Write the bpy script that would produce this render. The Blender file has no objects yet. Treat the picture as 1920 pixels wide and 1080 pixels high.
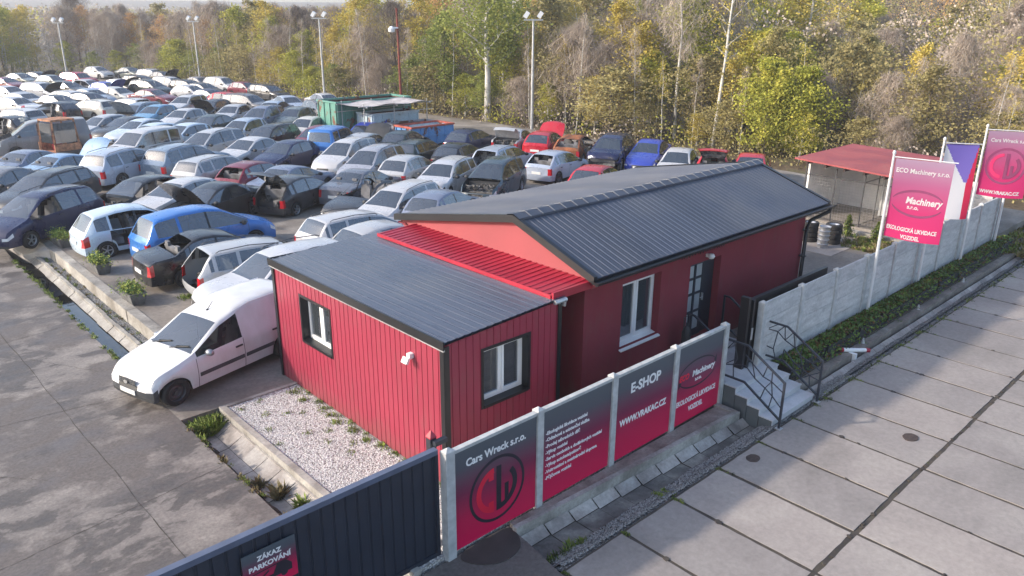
import bpy, math, random
import numpy as np
from math import sin, cos, pi, radians
from mathutils import Vector, Matrix, noise as mnoise
random.seed(7)
HAZE = True
R = random.Random(11)
scene = bpy.context.scene
COL = scene.collection

# ------------------------------------------------------------------ camera
cam_data = bpy.data.cameras.new("camera")
cam = bpy.data.objects.new("camera", cam_data)
COL.objects.link(cam)
CAM_POS = (-6.5824, -8.5433, 8.6000)
CR, CU, CF = (0.733269, -0.679911, 0.006104), (0.223639, 0.249648, 0.942158), (0.642107, 0.689491, -0.335113)
m = Matrix.Identity(4)
for i in range(3):
    m[i][0] = CR[i]; m[i][1] = CU[i]; m[i][2] = -CF[i]; m[i][3] = CAM_POS[i]
cam.matrix_world = m
cam_data.sensor_width = 36.0
cam_data.lens = 27.0955
cam_data.clip_start = 0.1
cam_data.clip_end = 4000
scene.camera = cam

# ------------------------------------------------------------------ light
SUNDIR = Vector((-1.7, 1.15, 1.0)).normalized()          # towards the sun
world = bpy.data.worlds.new("World"); scene.world = world
world.use_nodes = True
wn = world.node_tree.nodes; wl = world.node_tree.links
bg = wn["Background"]
sky = wn.new("ShaderNodeTexSky")
sky.sky_type = 'NISHITA'; sky.sun_disc = False
sky.sun_elevation = math.asin(SUNDIR.z)
sky.sun_rotation = math.atan2(SUNDIR.x, SUNDIR.y)
sky.air_density = 1.0; sky.dust_density = 2.0; sky.ozone_density = 1.2
wl.new(sky.outputs[0], bg.inputs[0]); bg.inputs[1].default_value = 0.15
sd = bpy.data.lights.new("sun", 'SUN'); sd.energy = 2.6; sd.angle = radians(2.0)
sd.color = (1.0, 0.89, 0.77)
sun = bpy.data.objects.new("sun", sd); COL.objects.link(sun)
sun.rotation_euler = SUNDIR.to_track_quat('Z', 'Y').to_euler()
sun.location = (-40, 30, 40)
scene.view_settings.view_transform = 'Standard'
scene.view_settings.look = 'None'
scene.view_settings.exposure = 1.12
scene.view_settings.gamma = 1.0
scene.render.engine = 'CYCLES'
scene.cycles.max_bounces = 5
scene.cycles.volume_bounces = 2
scene.cycles.transparent_max_bounces = 12

# ------------------------------------------------------------------ materials
MATS = {}
def _new(name):
    mt = bpy.data.materials.new(name); mt.use_nodes = True
    return mt, mt.node_tree.nodes, mt.node_tree.links, mt.node_tree.nodes["Principled BSDF"]
def _tex(n, l, kind, scale, detail=4.0, rough=0.55, obj=True, stretch=None):
    tc = n.new("ShaderNodeTexCoord"); mp = n.new("ShaderNodeMapping")
    l.new(tc.outputs["Object"], mp.inputs[0])
    if stretch: mp.inputs["Scale"].default_value = stretch
    if kind == 'noise':
        t = n.new("ShaderNodeTexNoise"); t.inputs["Scale"].default_value = scale
        t.inputs["Detail"].default_value = detail; t.inputs["Roughness"].default_value = rough
        out = t.outputs[0]
    else:
        t = n.new("ShaderNodeTexVoronoi"); t.inputs["Scale"].default_value = scale
        out = t.outputs["Distance"]
    l.new(mp.outputs[0], t.inputs["Vector"])
    return out, t
def _ramp(n, l, src, stops):
    r = n.new("ShaderNodeValToRGB"); e = r.color_ramp.elements
    while len(e) > 1: e.remove(e[0])
    e[0].position = stops[0][0]; e[0].color = (*stops[0][1], 1)
    for p_, c in stops[1:]:
        q = e.new(p_); q.color = (*c, 1)
    l.new(src, r.inputs[0]); return r.outputs[0]
def _mix(n, l, fac, a, b, mode='MIX'):
    mx = n.new("ShaderNodeMix"); mx.data_type = 'RGBA'; mx.blend_type = mode
    for sock, v in ((mx.inputs[0], fac), (mx.inputs[6], a), (mx.inputs[7], b)):
        if hasattr(v, 'links'): l.new(v, sock)
        elif isinstance(v, tuple): sock.default_value = (*v, 1)
        else: sock.default_value = v
    return mx.outputs[2]
def _bump(n, l, b, src, strength, dist):
    bp = n.new("ShaderNodeBump"); bp.inputs["Strength"].default_value = strength
    bp.inputs["Distance"].default_value = dist
    l.new(src, bp.inputs["Height"]); l.new(bp.outputs[0], b.inputs["Normal"])
def plain(name, col, rough=0.5, metal=0.0, var=0.12, scale=3.0, bump=0.0, bscale=40.0, spec=0.5, coat=0.0, stretch=None):
    if name in MATS: return MATS[name]
    mt, n, l, b = _new(name)
    o, _ = _tex(n, l, 'noise', scale, stretch=stretch)
    lo = tuple(max(0, c*(1-var*1.6)) for c in col); hi = tuple(min(1, c*(1+var)) for c in col)
    l.new(_ramp(n, l, o, [(0.3, lo), (0.7, hi)]), b.inputs["Base Color"])
    rr = n.new("ShaderNodeMapRange"); rr.inputs[3].default_value = max(0.02, rough*0.8); rr.inputs[4].default_value = min(1, rough*1.2)
    l.new(o, rr.inputs[0]); l.new(rr.outputs[0], b.inputs["Roughness"])
    b.inputs["Metallic"].default_value = metal
    b.inputs["Specular IOR Level"].default_value = spec
    if coat: b.inputs["Coat Weight"].default_value = coat; b.inputs["Coat Roughness"].default_value = 0.05
    if bump:
        o2, _ = _tex(n, l, 'noise', bscale, 5)
        _bump(n, l, b, o2, bump, 0.02)
    MATS[name] = mt; return mt
def patchy(name, stops, scale, detail=8, rough=(0.6, 0.95), fine=60, fineamt=0.25, bump=0.3, bdist=0.02, second=None, stretch=None, dist=0.6):
    """ground-like surface: big patches, a second layer, fine speckle"""
    if name in MATS: return MATS[name]
    mt, n, l, b = _new(name)
    o, t = _tex(n, l, 'noise', scale, detail, 0.6, stretch=stretch)
    t.inputs["Distortion"].default_value = dist
    c = _ramp(n, l, o, stops)
    if second:
        o2, t2 = _tex(n, l, 'noise', second[0], 6, 0.65)
        f2 = _ramp(n, l, o2, [(second[1], (0, 0, 0)), (second[2], (1, 1, 1))])
        c = _mix(n, l, f2, c, second[3])
    o3, _ = _tex(n, l, 'noise', fine, 3, 0.7)
    f3 = _ramp(n, l, o3, [(0.3, (1-fineamt,)*3), (0.7, (1+fineamt*0.3,)*3)])
    c = _mix(n, l, 1.0, c, f3, 'MULTIPLY')
    l.new(c, b.inputs["Base Color"])
    rr = n.new("ShaderNodeMapRange"); rr.inputs[1].default_value = 0.35; rr.inputs[2].default_value = 0.6
    rr.inputs[3].default_value = rough[0]; rr.inputs[4].default_value = rough[1]
    l.new(o, rr.inputs[0]); l.new(rr.outputs[0], b.inputs["Roughness"])
    if bump: _bump(n, l, b, o3, bump, bdist)
    MATS[name] = mt; return mt

def hexc(r, g, b):
    f = lambda c: ((c/255+0.055)/1.055)**2.4 if c > 10 else c/255/12.92
    return (f(r), f(g), f(b))

M_road = patchy('old_road', [(0.36, (0.085, 0.074, 0.068)), (0.47, (0.11, 0.096, 0.088)), (0.50, (0.20, 0.178, 0.163)), (0.64, (0.28, 0.252, 0.23))], 0.8, detail=14, stretch=(.8, 1.25, 1),
                rough=(0.45, 0.9), fine=14, fineamt=0.32, bump=0.25, second=(.35, 0.47, 0.54, (0.135, 0.118, 0.11)), dist=0.25)
M_yard = patchy('yard_concrete', [(0.34, (0.13, 0.112, 0.095)), (0.5, (0.23, 0.205, 0.18)), (0.66, (0.34, 0.31, 0.275))], 0.35, fine=10, second=(0.12, 0.48, 0.7, (0.17, 0.14, 0.115)), dist=1.0)
M_slab = patchy('lot_slab_concrete', [(0.3, (0.24, 0.215, 0.195)), (0.5, (0.315, 0.28, 0.26)), (0.7, (0.38, 0.345, 0.315))], 0.45, rough=(0.75, 0.95), fine=9, fineamt=0.16, bump=0.12, second=(1.7, 0.6, 0.78, (0.25, 0.23, 0.215)))
def roof_mat(name, c0, c1, rough, st):
    mt, n, l, b = _new(name)
    o, _ = _tex(n, l, 'noise', 1.3, 6, stretch=st); o2, _ = _tex(n, l, 'noise', 0.5, 5)
    c = _ramp(n, l, o, [(0.3, c0), (0.7, c1)])
    f = _ramp(n, l, o2, [(0.42, (0, 0, 0)), (0.72, (0.45, 0.45, 0.45))])
    c = _mix(n, l, f, c, (0.135, 0.135, 0.14))
    # sheet lengths of slightly different age
    tc = n.new("ShaderNodeTexCoord"); sx = n.new("ShaderNodeSeparateXYZ"); l.new(tc.outputs["Object"], sx.inputs[0])
    mu = n.new("ShaderNodeMath"); mu.operation = 'DIVIDE'; mu.inputs[1].default_value = 1.14; l.new(sx.outputs[0], mu.inputs[0])
    fl = n.new("ShaderNodeMath"); fl.operation = 'FLOOR'; l.new(mu.outputs[0], fl.inputs[0])
    wn_ = n.new("ShaderNodeTexWhiteNoise"); wn_.noise_dimensions = '1D'; l.new(fl.outputs[0], wn_.inputs["W"])
    g = _ramp(n, l, wn_.outputs["Value"], [(0, (.84, .84, .84)), (1, (1, 1, 1))])
    l.new(_mix(n, l, 1.0, c, g, 'MULTIPLY'), b.inputs["Base Color"])
    rr = n.new("ShaderNodeMapRange"); rr.inputs[3].default_value = rough[0]; rr.inputs[4].default_value = rough[1]
    l.new(o, rr.inputs[0]); l.new(rr.outputs[0], b.inputs["Roughness"]); MATS[name] = mt; return mt
M_joint = patchy('joint_dirt', [(0.4, (0.045, 0.036, 0.03)), (0.6, (0.085, 0.07, 0.055))], 3.0, fine=30)
M_concrete = patchy('kerb_concrete', [(0.3, (0.20, 0.18, 0.155)), (0.5, (0.33, 0.31, 0.28)), (0.7, (0.48, 0.46, 0.42))], 1.1, fine=14, fineamt=0.28, bump=0.2)
M_brownledge = patchy('stained_concrete', [(0.3, (0.12, 0.098, 0.082)), (0.5, (0.26, 0.22, 0.19)), (0.7, (0.38, 0.35, 0.31))], 1.4, fine=14, fineamt=0.3)
M_paver = patchy('gutter_paver', [(0.3, (0.07, 0.065, 0.06)), (0.5, (0.17, 0.16, 0.15)), (0.7, (0.36, 0.35, 0.31))], 1.1, fine=12, fineamt=0.3, rough=(0.35, 0.85))
M_gutwhite = patchy('ditch_paver', [(0.3, (0.20, 0.17, 0.15)), (0.5, (0.38, 0.34, 0.31)), (0.7, (0.55, 0.52, 0.48))], 1.0, fine=12, fineamt=0.25)
M_dirt = patchy('wet_dirt', [(0.3, (0.035, 0.028, 0.022)), (0.55, (0.075, 0.062, 0.05)), (0.75, (0.12, 0.10, 0.08))], 2.2, fine=20, fineamt=0.5, bump=0.5)
M_forestfloor = patchy('leaf_litter', [(0.3, (0.06, 0.042, 0.025)), (0.5, (0.12, 0.085, 0.05)), (0.7, (0.10, 0.11, 0.04))], 0.5, fine=6, fineamt=0.5, bump=0.5, bdist=0.1)
M_water = plain('ditch_water', (0.03, 0.028, 0.025), rough=0.03, var=0.2, spec=0.9)
M_darkhouse = None
def gravel_mat(name, lo, mid, hi, sc):
    mt, n, l, b = _new(name)
    tc = n.new("ShaderNodeTexCoord"); v = n.new("ShaderNodeTexVoronoi"); v.inputs["Scale"].default_value = sc
    l.new(tc.outputs["Object"], v.inputs["Vector"])
    sx = n.new("ShaderNodeSeparateColor"); l.new(v.outputs["Color"], sx.inputs[0])
    c = _ramp(n, l, sx.outputs[0], [(0.0, lo), (0.35, mid), (1.0, hi)])
    e = _ramp(n, l, v.outputs["Distance"], [(0.0, (1, 1, 1)), (0.75, (0.35, 0.34, 0.33))])
    l.new(_mix(n, l, 1.0, c, e, 'MULTIPLY'), b.inputs["Base Color"])
    b.inputs["Roughness"].default_value = 0.9
    inv = n.new("ShaderNodeMath"); inv.operation = 'MULTIPLY'; inv.inputs[1].default_value = -1
    l.new(v.outputs["Distance"], inv.inputs[0]); _bump(n, l, b, inv.outputs[0], 0.7, 0.03)
    MATS[name] = mt; return mt
M_gravel = gravel_mat('white_gravel', (0.36, 0.35, 0.34), (0.68, 0.67, 0.66), (0.90, 0.89, 0.88), 26)
M_gravel2 = gravel_mat('grey_gravel', (0.12, 0.12, 0.12), (0.24, 0.24, 0.24), (0.5, 0.5, 0.5), 26)

def dirty_wall(name, col, dirt, rough, hgt):
    mt, n, l, b = _new(name)
    o, _ = _tex(n, l, 'noise', 0.8, 5); c = _ramp(n, l, o, [(0.3, tuple(v*.90 for v in col)), (0.7, tuple(v*1.06 for v in col))])
    o2, _ = _tex(n, l, 'noise', 5.0, 6, stretch=(1, 1, .25))
    f = _ramp(n, l, o2, [(0.52, (0, 0, 0)), (0.80, (0.5, 0.5, 0.5))]); c = _mix(n, l, f, c, dirt)
    tc = n.new("ShaderNodeTexCoord"); sx = n.new("ShaderNodeSeparateXYZ"); l.new(tc.outputs["Object"], sx.inputs[0])
    ad = n.new("ShaderNodeMath"); ad.operation = 'MULTIPLY_ADD'; l.new(o2, ad.inputs[0]); ad.inputs[1].default_value = -.5; l.new(sx.outputs[2], ad.inputs[2])
    g = n.new("ShaderNodeMapRange"); g.inputs[1].default_value = -.25; g.inputs[2].default_value = hgt-.2; g.inputs[3].default_value = .55; g.inputs[4].default_value = 0
    l.new(ad.outputs[0], g.inputs[0]); c = _mix(n, l, g.outputs[0], c, dirt)
    l.new(c, b.inputs["Base Color"]); b.inputs["Roughness"].default_value = rough; b.inputs["Specular IOR Level"].default_value = .4
    o3, _ = _tex(n, l, 'noise', 2.0, 3); _bump(n, l, b, o3, .12, .04)
    MATS[name] = mt; return mt
M_redpanel = dirty_wall('red_cladding', (0.295, 0.033, 0.062), (0.20, 0.075, 0.075), 0.42, 0.45)
M_redplaster = dirty_wall('red_plaster', (0.215, 0.031, 0.045), (0.17, 0.065, 0.06), 0.9, 0.7)
M_pinkplaster = plain('gable_plaster', (0.32, 0.072, 0.080), rough=0.9, var=0.06, scale=0.8, bump=0.12, bscale=120)
M_redroof = plain('red_roof_sheet', (0.36, 0.012, 0.035), rough=0.35, var=0.08, scale=1.5)
M_black = plain('black_trim', (0.012, 0.013, 0.016), rough=0.35, var=0.1)
M_roof = roof_mat('anthracite_roof', (0.050, 0.061, 0.090), (0.070, 0.083, 0.115), (0.38, 0.62), (3, .4, 1))
M_roofwet = roof_mat('container_roof_sheet', (0.060, 0.071, 0.100), (0.088, 0.100, 0.135), (0.16, 0.42), (5, .3, 1))
M_anth = plain('anthracite_metal', (0.028, 0.034, 0.046), rough=0.4, var=0.12, scale=2)
M_gate = plain('gate_metal', (0.020, 0.027, 0.045), rough=0.45, var=0.1, scale=2)
M_gatetop = plain('gate_rail_paint', (0.10, 0.12, 0.18), rough=0.4, var=0.1)
M_white = plain('white_pvc', (0.80, 0.80, 0.80), rough=0.35, var=0.03)
M_galv = plain('galvanised_steel', (0.50, 0.51, 0.52), rough=0.42, metal=0.6, var=0.15, scale=4)
M_post = plain('post_concrete', (0.46, 0.47, 0.47), rough=0.85, var=0.14, scale=6, bump=0.2)
M_fence = patchy('fence_panel_concrete', [(0.3, (0.38, 0.385, 0.39)), (0.5, (0.52, 0.525, 0.53)), (0.7, (0.62, 0.625, 0.63))], 1.6, fine=18, fineamt=0.2, bump=0.35, bdist=0.03, stretch=(1, 1, 4))
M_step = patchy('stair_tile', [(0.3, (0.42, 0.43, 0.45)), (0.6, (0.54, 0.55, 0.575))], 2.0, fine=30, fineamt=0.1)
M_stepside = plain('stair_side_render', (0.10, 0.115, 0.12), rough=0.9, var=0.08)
def glass_mat(name, tint, clear, rough=0.03, refl=0.1):
    mt = bpy.data.materials.new(name); mt.use_nodes = True
    n = mt.node_tree.nodes; l = mt.node_tree.links; n.clear()
    out = n.new("ShaderNodeOutputMaterial")
    tr = n.new("ShaderNodeBsdfTransparent"); tr.inputs[0].default_value = (*tint, 1)
    df = n.new("ShaderNodeBsdfPrincipled"); df.inputs["Base Color"].default_value = (0.05, 0.06, 0.07, 1)
    df.inputs["Roughness"].default_value = rough; df.inputs["Specular IOR Level"].default_value = 0.9
    tc = n.new("ShaderNodeTexCoord"); nz = n.new("ShaderNodeTexNoise"); nz.inputs["Scale"].default_value = 1.5
    l.new(tc.outputs["Object"], nz.inputs["Vector"])
    dust = n.new("ShaderNodeMapRange"); dust.inputs[3].default_value = clear*0.8; dust.inputs[4].default_value = clear
    l.new(nz.outputs[0], dust.inputs[0])
    lw = n.new("ShaderNodeLayerWeight"); lw.inputs[0].default_value = 0.35
    mm = n.new("ShaderNodeMath"); mm.operation = 'MULTIPLY'
    inv = n.new("ShaderNodeMath"); inv.operation = 'SUBTRACT'; inv.inputs[0].default_value = 1
    l.new(lw.outputs["Fresnel"], inv.inputs[1]); l.new(inv.outputs[0], mm.inputs[0]); l.new(dust.outputs[0], mm.inputs[1])
    gl = n.new("ShaderNodeBsdfGlossy"); gl.inputs[0].default_value = (0.9, 0.93, 1.0, 1); gl.inputs["Roughness"].default_value = 0.06
    m0 = n.new("ShaderNodeMixShader"); m0.inputs[0].default_value = refl; l.new(df.outputs[0], m0.inputs[1]); l.new(gl.outputs[0], m0.inputs[2])
    mx = n.new("ShaderNodeMixShader"); l.new(mm.outputs[0], mx.inputs[0])
    l.new(m0.outputs[0], mx.inputs[1]); l.new(tr.outputs[0], mx.inputs[2]); l.new(mx.outputs[0], out.inputs[0])
    MATS[name] = mt; return mt
M_vanglass = glass_mat('van_glass', (0.5, 0.55, 0.55), 0.75, refl=0.0)
M_vanglass.node_tree.nodes['Principled BSDF'].inputs['Specular IOR Level'].default_value = 0.25
M_winglass = glass_mat('window_glass', (0.5, 0.55, 0.55), 0.35)
M_carglass = glass_mat('car_glass', (0.55, 0.62, 0.62), 0.45, refl=0.20)
M_tyre = plain('tyre_rubber', (0.022, 0.021, 0.021), rough=0.85, var=0.25, scale=8)
M_rim = plain('alloy_rim', (0.42, 0.43, 0.45), rough=0.35, metal=0.7, var=0.1)
M_steelrim = plain('steel_rim', (0.07, 0.07, 0.075), rough=0.5, metal=0.4, var=0.2)
M_plastic = plain('dark_plastic', (0.03, 0.032, 0.036), rough=0.6, var=0.2)
M_grey = plain('grey_plastic', (0.055, 0.06, 0.068), rough=0.5, var=0.15)
M_seat = plain('seat_fabric', (0.16, 0.16, 0.17), rough=0.9, var=0.3)
M_lampred = plain('tail_lamp_red', (0.45, 0.012, 0.02), rough=0.12, var=0.1, coat=0.6)
M_lampclear = plain('head_lamp_clear', (0.62, 0.64, 0.66), rough=0.12, var=0.15, coat=0.6)
M_engine = patchy('engine_clutter', [(0.35, (0.01, 0.01, 0.01)), (0.5, (0.10, 0.095, 0.09)), (0.7, (0.33, 0.32, 0.30))], 5.0, fine=14)
M_plate = plain('number_plate', (0.72, 0.72, 0.70), rough=0.4, var=0.05)
def paint_mat():
    mt, n, l, b = _new('car_paint')
    oi = n.new("ShaderNodeObjectInfo")
    o, _ = _tex(n, l, 'noise', 1.6, 6, 0.6)
    dirt = _ramp(n, l, o, [(0.45, (0, 0, 0)), (0.75, (0.12, 0.12, 0.12))])
    c = _mix(n, l, dirt, oi.outputs["Color"], (0.22, 0.20, 0.18))
    l.new(c, b.inputs["Base Color"])
    rr = n.new("ShaderNodeMapRange"); rr.inputs[1].default_value = 0.35; rr.inputs[2].default_value = 0.7
    rr.inputs[3].default_value = 0.22; rr.inputs[4].default_value = 0.45
    l.new(o, rr.inputs[0]); l.new(rr.outputs[0], b.inputs["Roughness"])
    b.inputs["Metallic"].default_value = 0.12
    b.inputs["Coat Weight"].default_value = 0.3; b.inputs["Coat Roughness"].default_value = 0.10
    return mt
M_paint = paint_mat()
def white_paint():
    mt, n, l, b = _new('white_van_paint')
    o, _ = _tex(n, l, 'noise', 2.0, 6, 0.6, stretch=(1, 1, 0.5))
    l.new(_ramp(n, l, o, [(0.35, (0.68, 0.68, 0.69)), (0.75, (0.54, 0.53, 0.52))]), b.inputs["Base Color"])
    b.inputs["Roughness"].default_value = 0.3; b.inputs["Coat Weight"].default_value = 0.4
    return mt
M_burnt = patchy('burnt_rust', [(0.3, (0.03, 0.022, 0.02)), (0.5, (0.26, 0.085, 0.03)), (0.7, (0.42, 0.16, 0.06))], 2.0, fine=10, fineamt=0.4)
M_rustpole = plain('rusty_red_steel', (0.20, 0.045, 0.03), rough=0.8, var=0.3, scale=3)

# ------------------------------------------------------------------ mesh builder
class MB:
    def __init__(s): s.v = []; s.f = []; s.m = []
    def add(s, vs, fs, mi=0):
        o = len(s.v); s.v += [tuple(v) for v in vs]
        for f in fs: s.f.append(tuple(o+i for i in f)); s.m.append(mi)
        return s
    def box(s, a, b, mi=0):
        x0, y0, z0 = a; x1, y1, z1 = b
        vs = [(x0, y0, z0), (x1, y0, z0), (x1, y1, z0), (x0, y1, z0), (x0, y0, z1), (x1, y0, z1), (x1, y1, z1), (x0, y1, z1)]
        return s.add(vs, [(0, 3, 2, 1), (4, 5, 6, 7), (0, 1, 5, 4), (1, 2, 6, 5), (2, 3, 7, 6), (3, 0, 4, 7)], mi)
    def obox(s, c, size, mat3, mi=0):
        sx, sy, sz = [q/2 for q in size]; c = Vector(c); vs = []
        for z in (-sz, sz):
            for x, y in ((-sx, -sy), (sx, -sy), (sx, sy), (-sx, sy)): vs.append(c + mat3 @ Vector((x, y, z)))
        return s.add(vs, [(0, 3, 2, 1), (4, 5, 6, 7), (0, 1, 5, 4), (1, 2, 6, 5), (2, 3, 7, 6), (3, 0, 4, 7)], mi)
    def bar(s, p, q, w, h, mi=0):
        p = Vector(p); q = Vector(q); d = q-p; L = d.length
        if L < 1e-6: return s
        return s.obox((p+q)/2, (w, h, L), d.to_track_quat('Z', 'Y').to_matrix(), mi)
    def tube(s, pts, r, n=8, mi=0, cap=True):
        pts = [Vector(p) for p in pts]; k = len(pts)
        rs = r if isinstance(r, (list, tuple)) else [r]*k
        o = len(s.v); up = None
        for i, p in enumerate(pts):
            d = (pts[min(i+1, k-1)]-pts[max(i-1, 0)])
            if d.length < 1e-9: d = Vector((0, 0, 1))
            d.normalize()
            if up is None: up = Vector((1, 0, 0)) if abs(d.x) < 0.8 else Vector((0, 1, 0))
            a = d.cross(up).normalized(); up = a.cross(d).normalized()
            for j in range(n):
                t = 2*pi*j/n; s.v.append(tuple(p + (a*cos(t)+up*sin(t))*rs[i]))
        for i in range(k-1):
            for j in range(n):
                s.f.append((o+i*n+j, o+i*n+(j+1) % n, o+(i+1)*n+(j+1) % n, o+(i+1)*n+j)); s.m.append(mi)
        if cap:
            s.f.append(tuple(o+j for j in range(n))[::-1]); s.m.append(mi)
            s.f.append(tuple(o+(k-1)*n+j for j in range(n))); s.m.append(mi)
        return s
    def lathe(s, prof, n=20, M=None, mi=0):
        """prof: (r, h) about local z"""
        o = len(s.v)
        for r, h in prof:
            for j in range(n):
                t = 2*pi*j/n; p = Vector((r*cos(t), r*sin(t), h)); s.v.append(tuple(M @ p if M else p))
        for i in range(len(prof)-1):
            for j in range(n):
                s.f.append((o+i*n+j, o+i*n+(j+1) % n, o+(i+1)*n+(j+1) % n, o+(i+1)*n+j)); s.m.append(mi)
        return s
    def prism(s, poly, z0, z1, mi=0):
        n = len(poly); vs = [(x, y, z0) for x, y in poly]+[(x, y, z1) for x, y in poly]
        return s.add(vs, [tuple(range(n))[::-1], tuple(range(n, 2*n))]+[(i, (i+1) % n, n+(i+1) % n, n+i) for i in range(n)], mi)
    def mesh(s, name, mats, smooth=False, angle=None):
        me = bpy.data.meshes.new(name); me.from_pydata(s.v, [], s.f)
        for mt in (mats if isinstance(mats, (list, tuple)) else [mats]): me.materials.append(mt)
        if any(s.m): me.polygons.foreach_set('material_index', s.m)
        if smooth: me.polygons.foreach_set('use_smooth', [True]*len(s.f))
        me.update()
        if smooth and angle:
            try: me.set_sharp_from_angle(angle=radians(angle))
            except Exception: pass
        return me
    def build(s, name, mats, parent=None, smooth=False, angle=35, **k):
        return put(name, s.mesh(name, mats, smooth, angle), parent, **k)
def put(name, me, parent=None, loc=None, rot=None):
    o = bpy.data.objects.new(name, me); COL.objects.link(o)
    if parent: o.parent = parent
    if loc: o.location = loc
    if rot: o.rotation_euler = rot
    return o
def tag(o, label=None, cat=None, group=None, kind=None):
    if label: o['label'] = label
    if cat: o['category'] = cat
    if group: o['group'] = group
    if kind: o['kind'] = kind
    return o
def thing(name, label, cat, loc=(0, 0, 0), rz=0.0, group=None):
    o = bpy.data.objects.new(name, None); COL.objects.link(o)
    o.empty_display_size = 0.2
    o.location = loc; o.rotation_euler = (0, 0, rz)
    return tag(o, label, cat, group)
def struct(o): o['kind'] = 'structure'; return o
def copy_tree(o, parent=None):
    c = o.copy(); COL.objects.link(c); c.parent = parent
    for ch in list(o.children): copy_tree(ch, c)
    return c
def setcol(o, rgb):
    o.color = (*rgb, 1)
    for ch in o.children: setcol(ch, rgb)
def text_mesh(txt, size, width=None, bold=0.0, align='CENTER', shear=0.0, depth=0.0015):
    cu = bpy.data.curves.new('t', 'FONT'); cu.body = txt; cu.size = size; cu.align_x = align; cu.align_y = 'CENTER'
    cu.offset = bold; cu.extrude = depth; cu.shear = shear; cu.resolution_u = 3
    ob = bpy.data.objects.new('t', cu); COL.objects.link(ob)
    bpy.context.view_layer.update()
    me = bpy.data.meshes.new_from_object(ob)
    COL.objects.unlink(ob); bpy.data.objects.remove(ob); bpy.data.curves.remove(cu)
    if width:
        xs = [v.co.x for v in me.vertices]
        if xs:
            w = max(xs)-min(xs); k = width/w
            for v in me.vertices: v.co.x *= k
    return me
def text_on(mb, txt, size, x, z, y=0.0, width=None, bold=0.0, align='CENTER', shear=0.0, mi=0):
    """lettering facing -Y, at local (x, z)"""
    me = text_mesh(txt, size, width, bold, align, shear)
    mb.add([(v.co.x+x, y-v.co.z, v.co.y+z) for v in me.vertices], [tuple(p.vertices) for p in me.polygons], mi)
    bpy.data.meshes.remove(me)
def island_tone(mt, lo, hi):
    n = mt.node_tree.nodes; l = mt.node_tree.links; b = n["Principled BSDF"]
    src = b.inputs["Base Color"].links[0].from_socket
    g = n.new("ShaderNodeNewGeometry"); c = _ramp(n, l, g.outputs["Random Per Island"], [(0, (lo, lo*1.01, lo*1.02)), (1, (hi, hi*.985, hi*.965))])
    l.new(_mix(n, l, 1.0, src, c, 'MULTIPLY'), b.inputs["Base Color"])
island_tone(M_slab, .86, 1.08); island_tone(M_paver, .7, 1.15); island_tone(M_gutwhite, .8, 1.1); island_tone(M_fence, .9, 1.06)

# ------------------------------------------------------------------ ground
YZ = 0.35            # level of the car yard
def hill(x, y):
    s = lambda t: max(0, min(1, t))**2*(3-2*max(0, min(1, t)))
    h = 26*s((x-40)/230)*s((150-y)/120)
    h += 40*s((x-230)/500)*s((420-y)/300)
    h += 22*s((math.hypot(x, y)-480)/700)
    return h
def base_h(x, y):
    if x > 34 or y > 112 or (y > 60 and x > 27):
        return 0.1 + hill(x, y)
    return -0.7
gm = MB()
xs = sorted(set([-900, -500, -300, -200, -120, -80, -50, -30] + list(range(-20, 140, 4)) + list(range(140, 400, 14)) + list(range(400, 1700, 60))))
ys = sorted(set([-900, -500, -300, -200, -120, -80, -50, -30] + list(range(-20, 160, 4)) + list(range(160, 500, 16)) + list(range(500, 1700, 60))))
for y in ys:
    for x in xs: gm.v.append((x, y, base_h(x, y)+(0.3*mnoise.noise(Vector((x*.05, y*.05, 0))) if base_h(x, y) > 0 else 0)))
nx = len(xs)
for j in range(len(ys)-1):
    for i in range(nx-1):
        gm.f.append((j*nx+i, j*nx+i+1, (j+1)*nx+i+1, (j+1)*nx+i)); gm.m.append(0)
struct(gm.build('ground', M_forestfloor, smooth=True, angle=60))

def sheet(name, rows, mat, step=None):
    mb = MB(); n = len(rows[0])
    for r_ in rows: mb.v += [tuple(p) for p in r_]
    for j in range(len(rows)-1):
        for i in range(n-1):
            mb.f.append((j*n+i, j*n+i+1, (j+1)*n+i+1, (j+1)*n+i)); mb.m.append(0)
    return struct(mb.build(name, mat))
# left road, ramping up to the yard level
rows = []
for y, z in ((-1.2, 0), (10, 0), (23.5, 0), (25, .12), (28, YZ-.012), (60, YZ-.012), (116, YZ-.012)):
    rows.append([(-60, y, z), (-20, y, z), (-1.62, y, z)])
sheet('road', rows, M_road)
mb = MB(); mb.box((-60, -1.2, -.7), (-1.62, 23.5, -.012)); struct(mb.build('road_base', M_dirt))
# yard
mb = MB()
mb.prism([(-0.45, 10.55), (5.0, 10.55), (5.0, 3.3), (8.0, 3.3), (8.0, 0.1), (33.5, 0.1), (34.5, 20), (35, 38), (33.5, 60), (31, 112), (-1.62, 112), (-1.62, 28), (-1.2, 25.0), (-0.45, 24.2)], -.7, YZ)
struct(mb.build('yard', M_yard))
# drive slab under the van
mb = MB(); mb.box((-1.62, 7.62, -.28), (5.0, 10.55, 0.0)); struct(mb.build('driveway', M_yard))
# gravel bed beside the container office
mb = MB(); mb.box((-.60, 0.05, -.5), (5.0, 7.5, -.005)); struct(mb.build('gravel_bed', M_gravel))
# service strip behind the sign fence
mb = MB(); mb.box((5.0, 0.06, -.5), (8.0, 3.3, 0.0)); struct(mb.build('path', M_yard))
# kerb of the gravel bed
k = MB()
for i in range(8): k.box((-.75, .02+i*.95, -.5), (-.605, .02+i*.95+.942, .03))
k.box((-.60, 7.505, -.3), (1.19, 7.615, .03))
struct(k.build('kerb', M_concrete))
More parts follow.
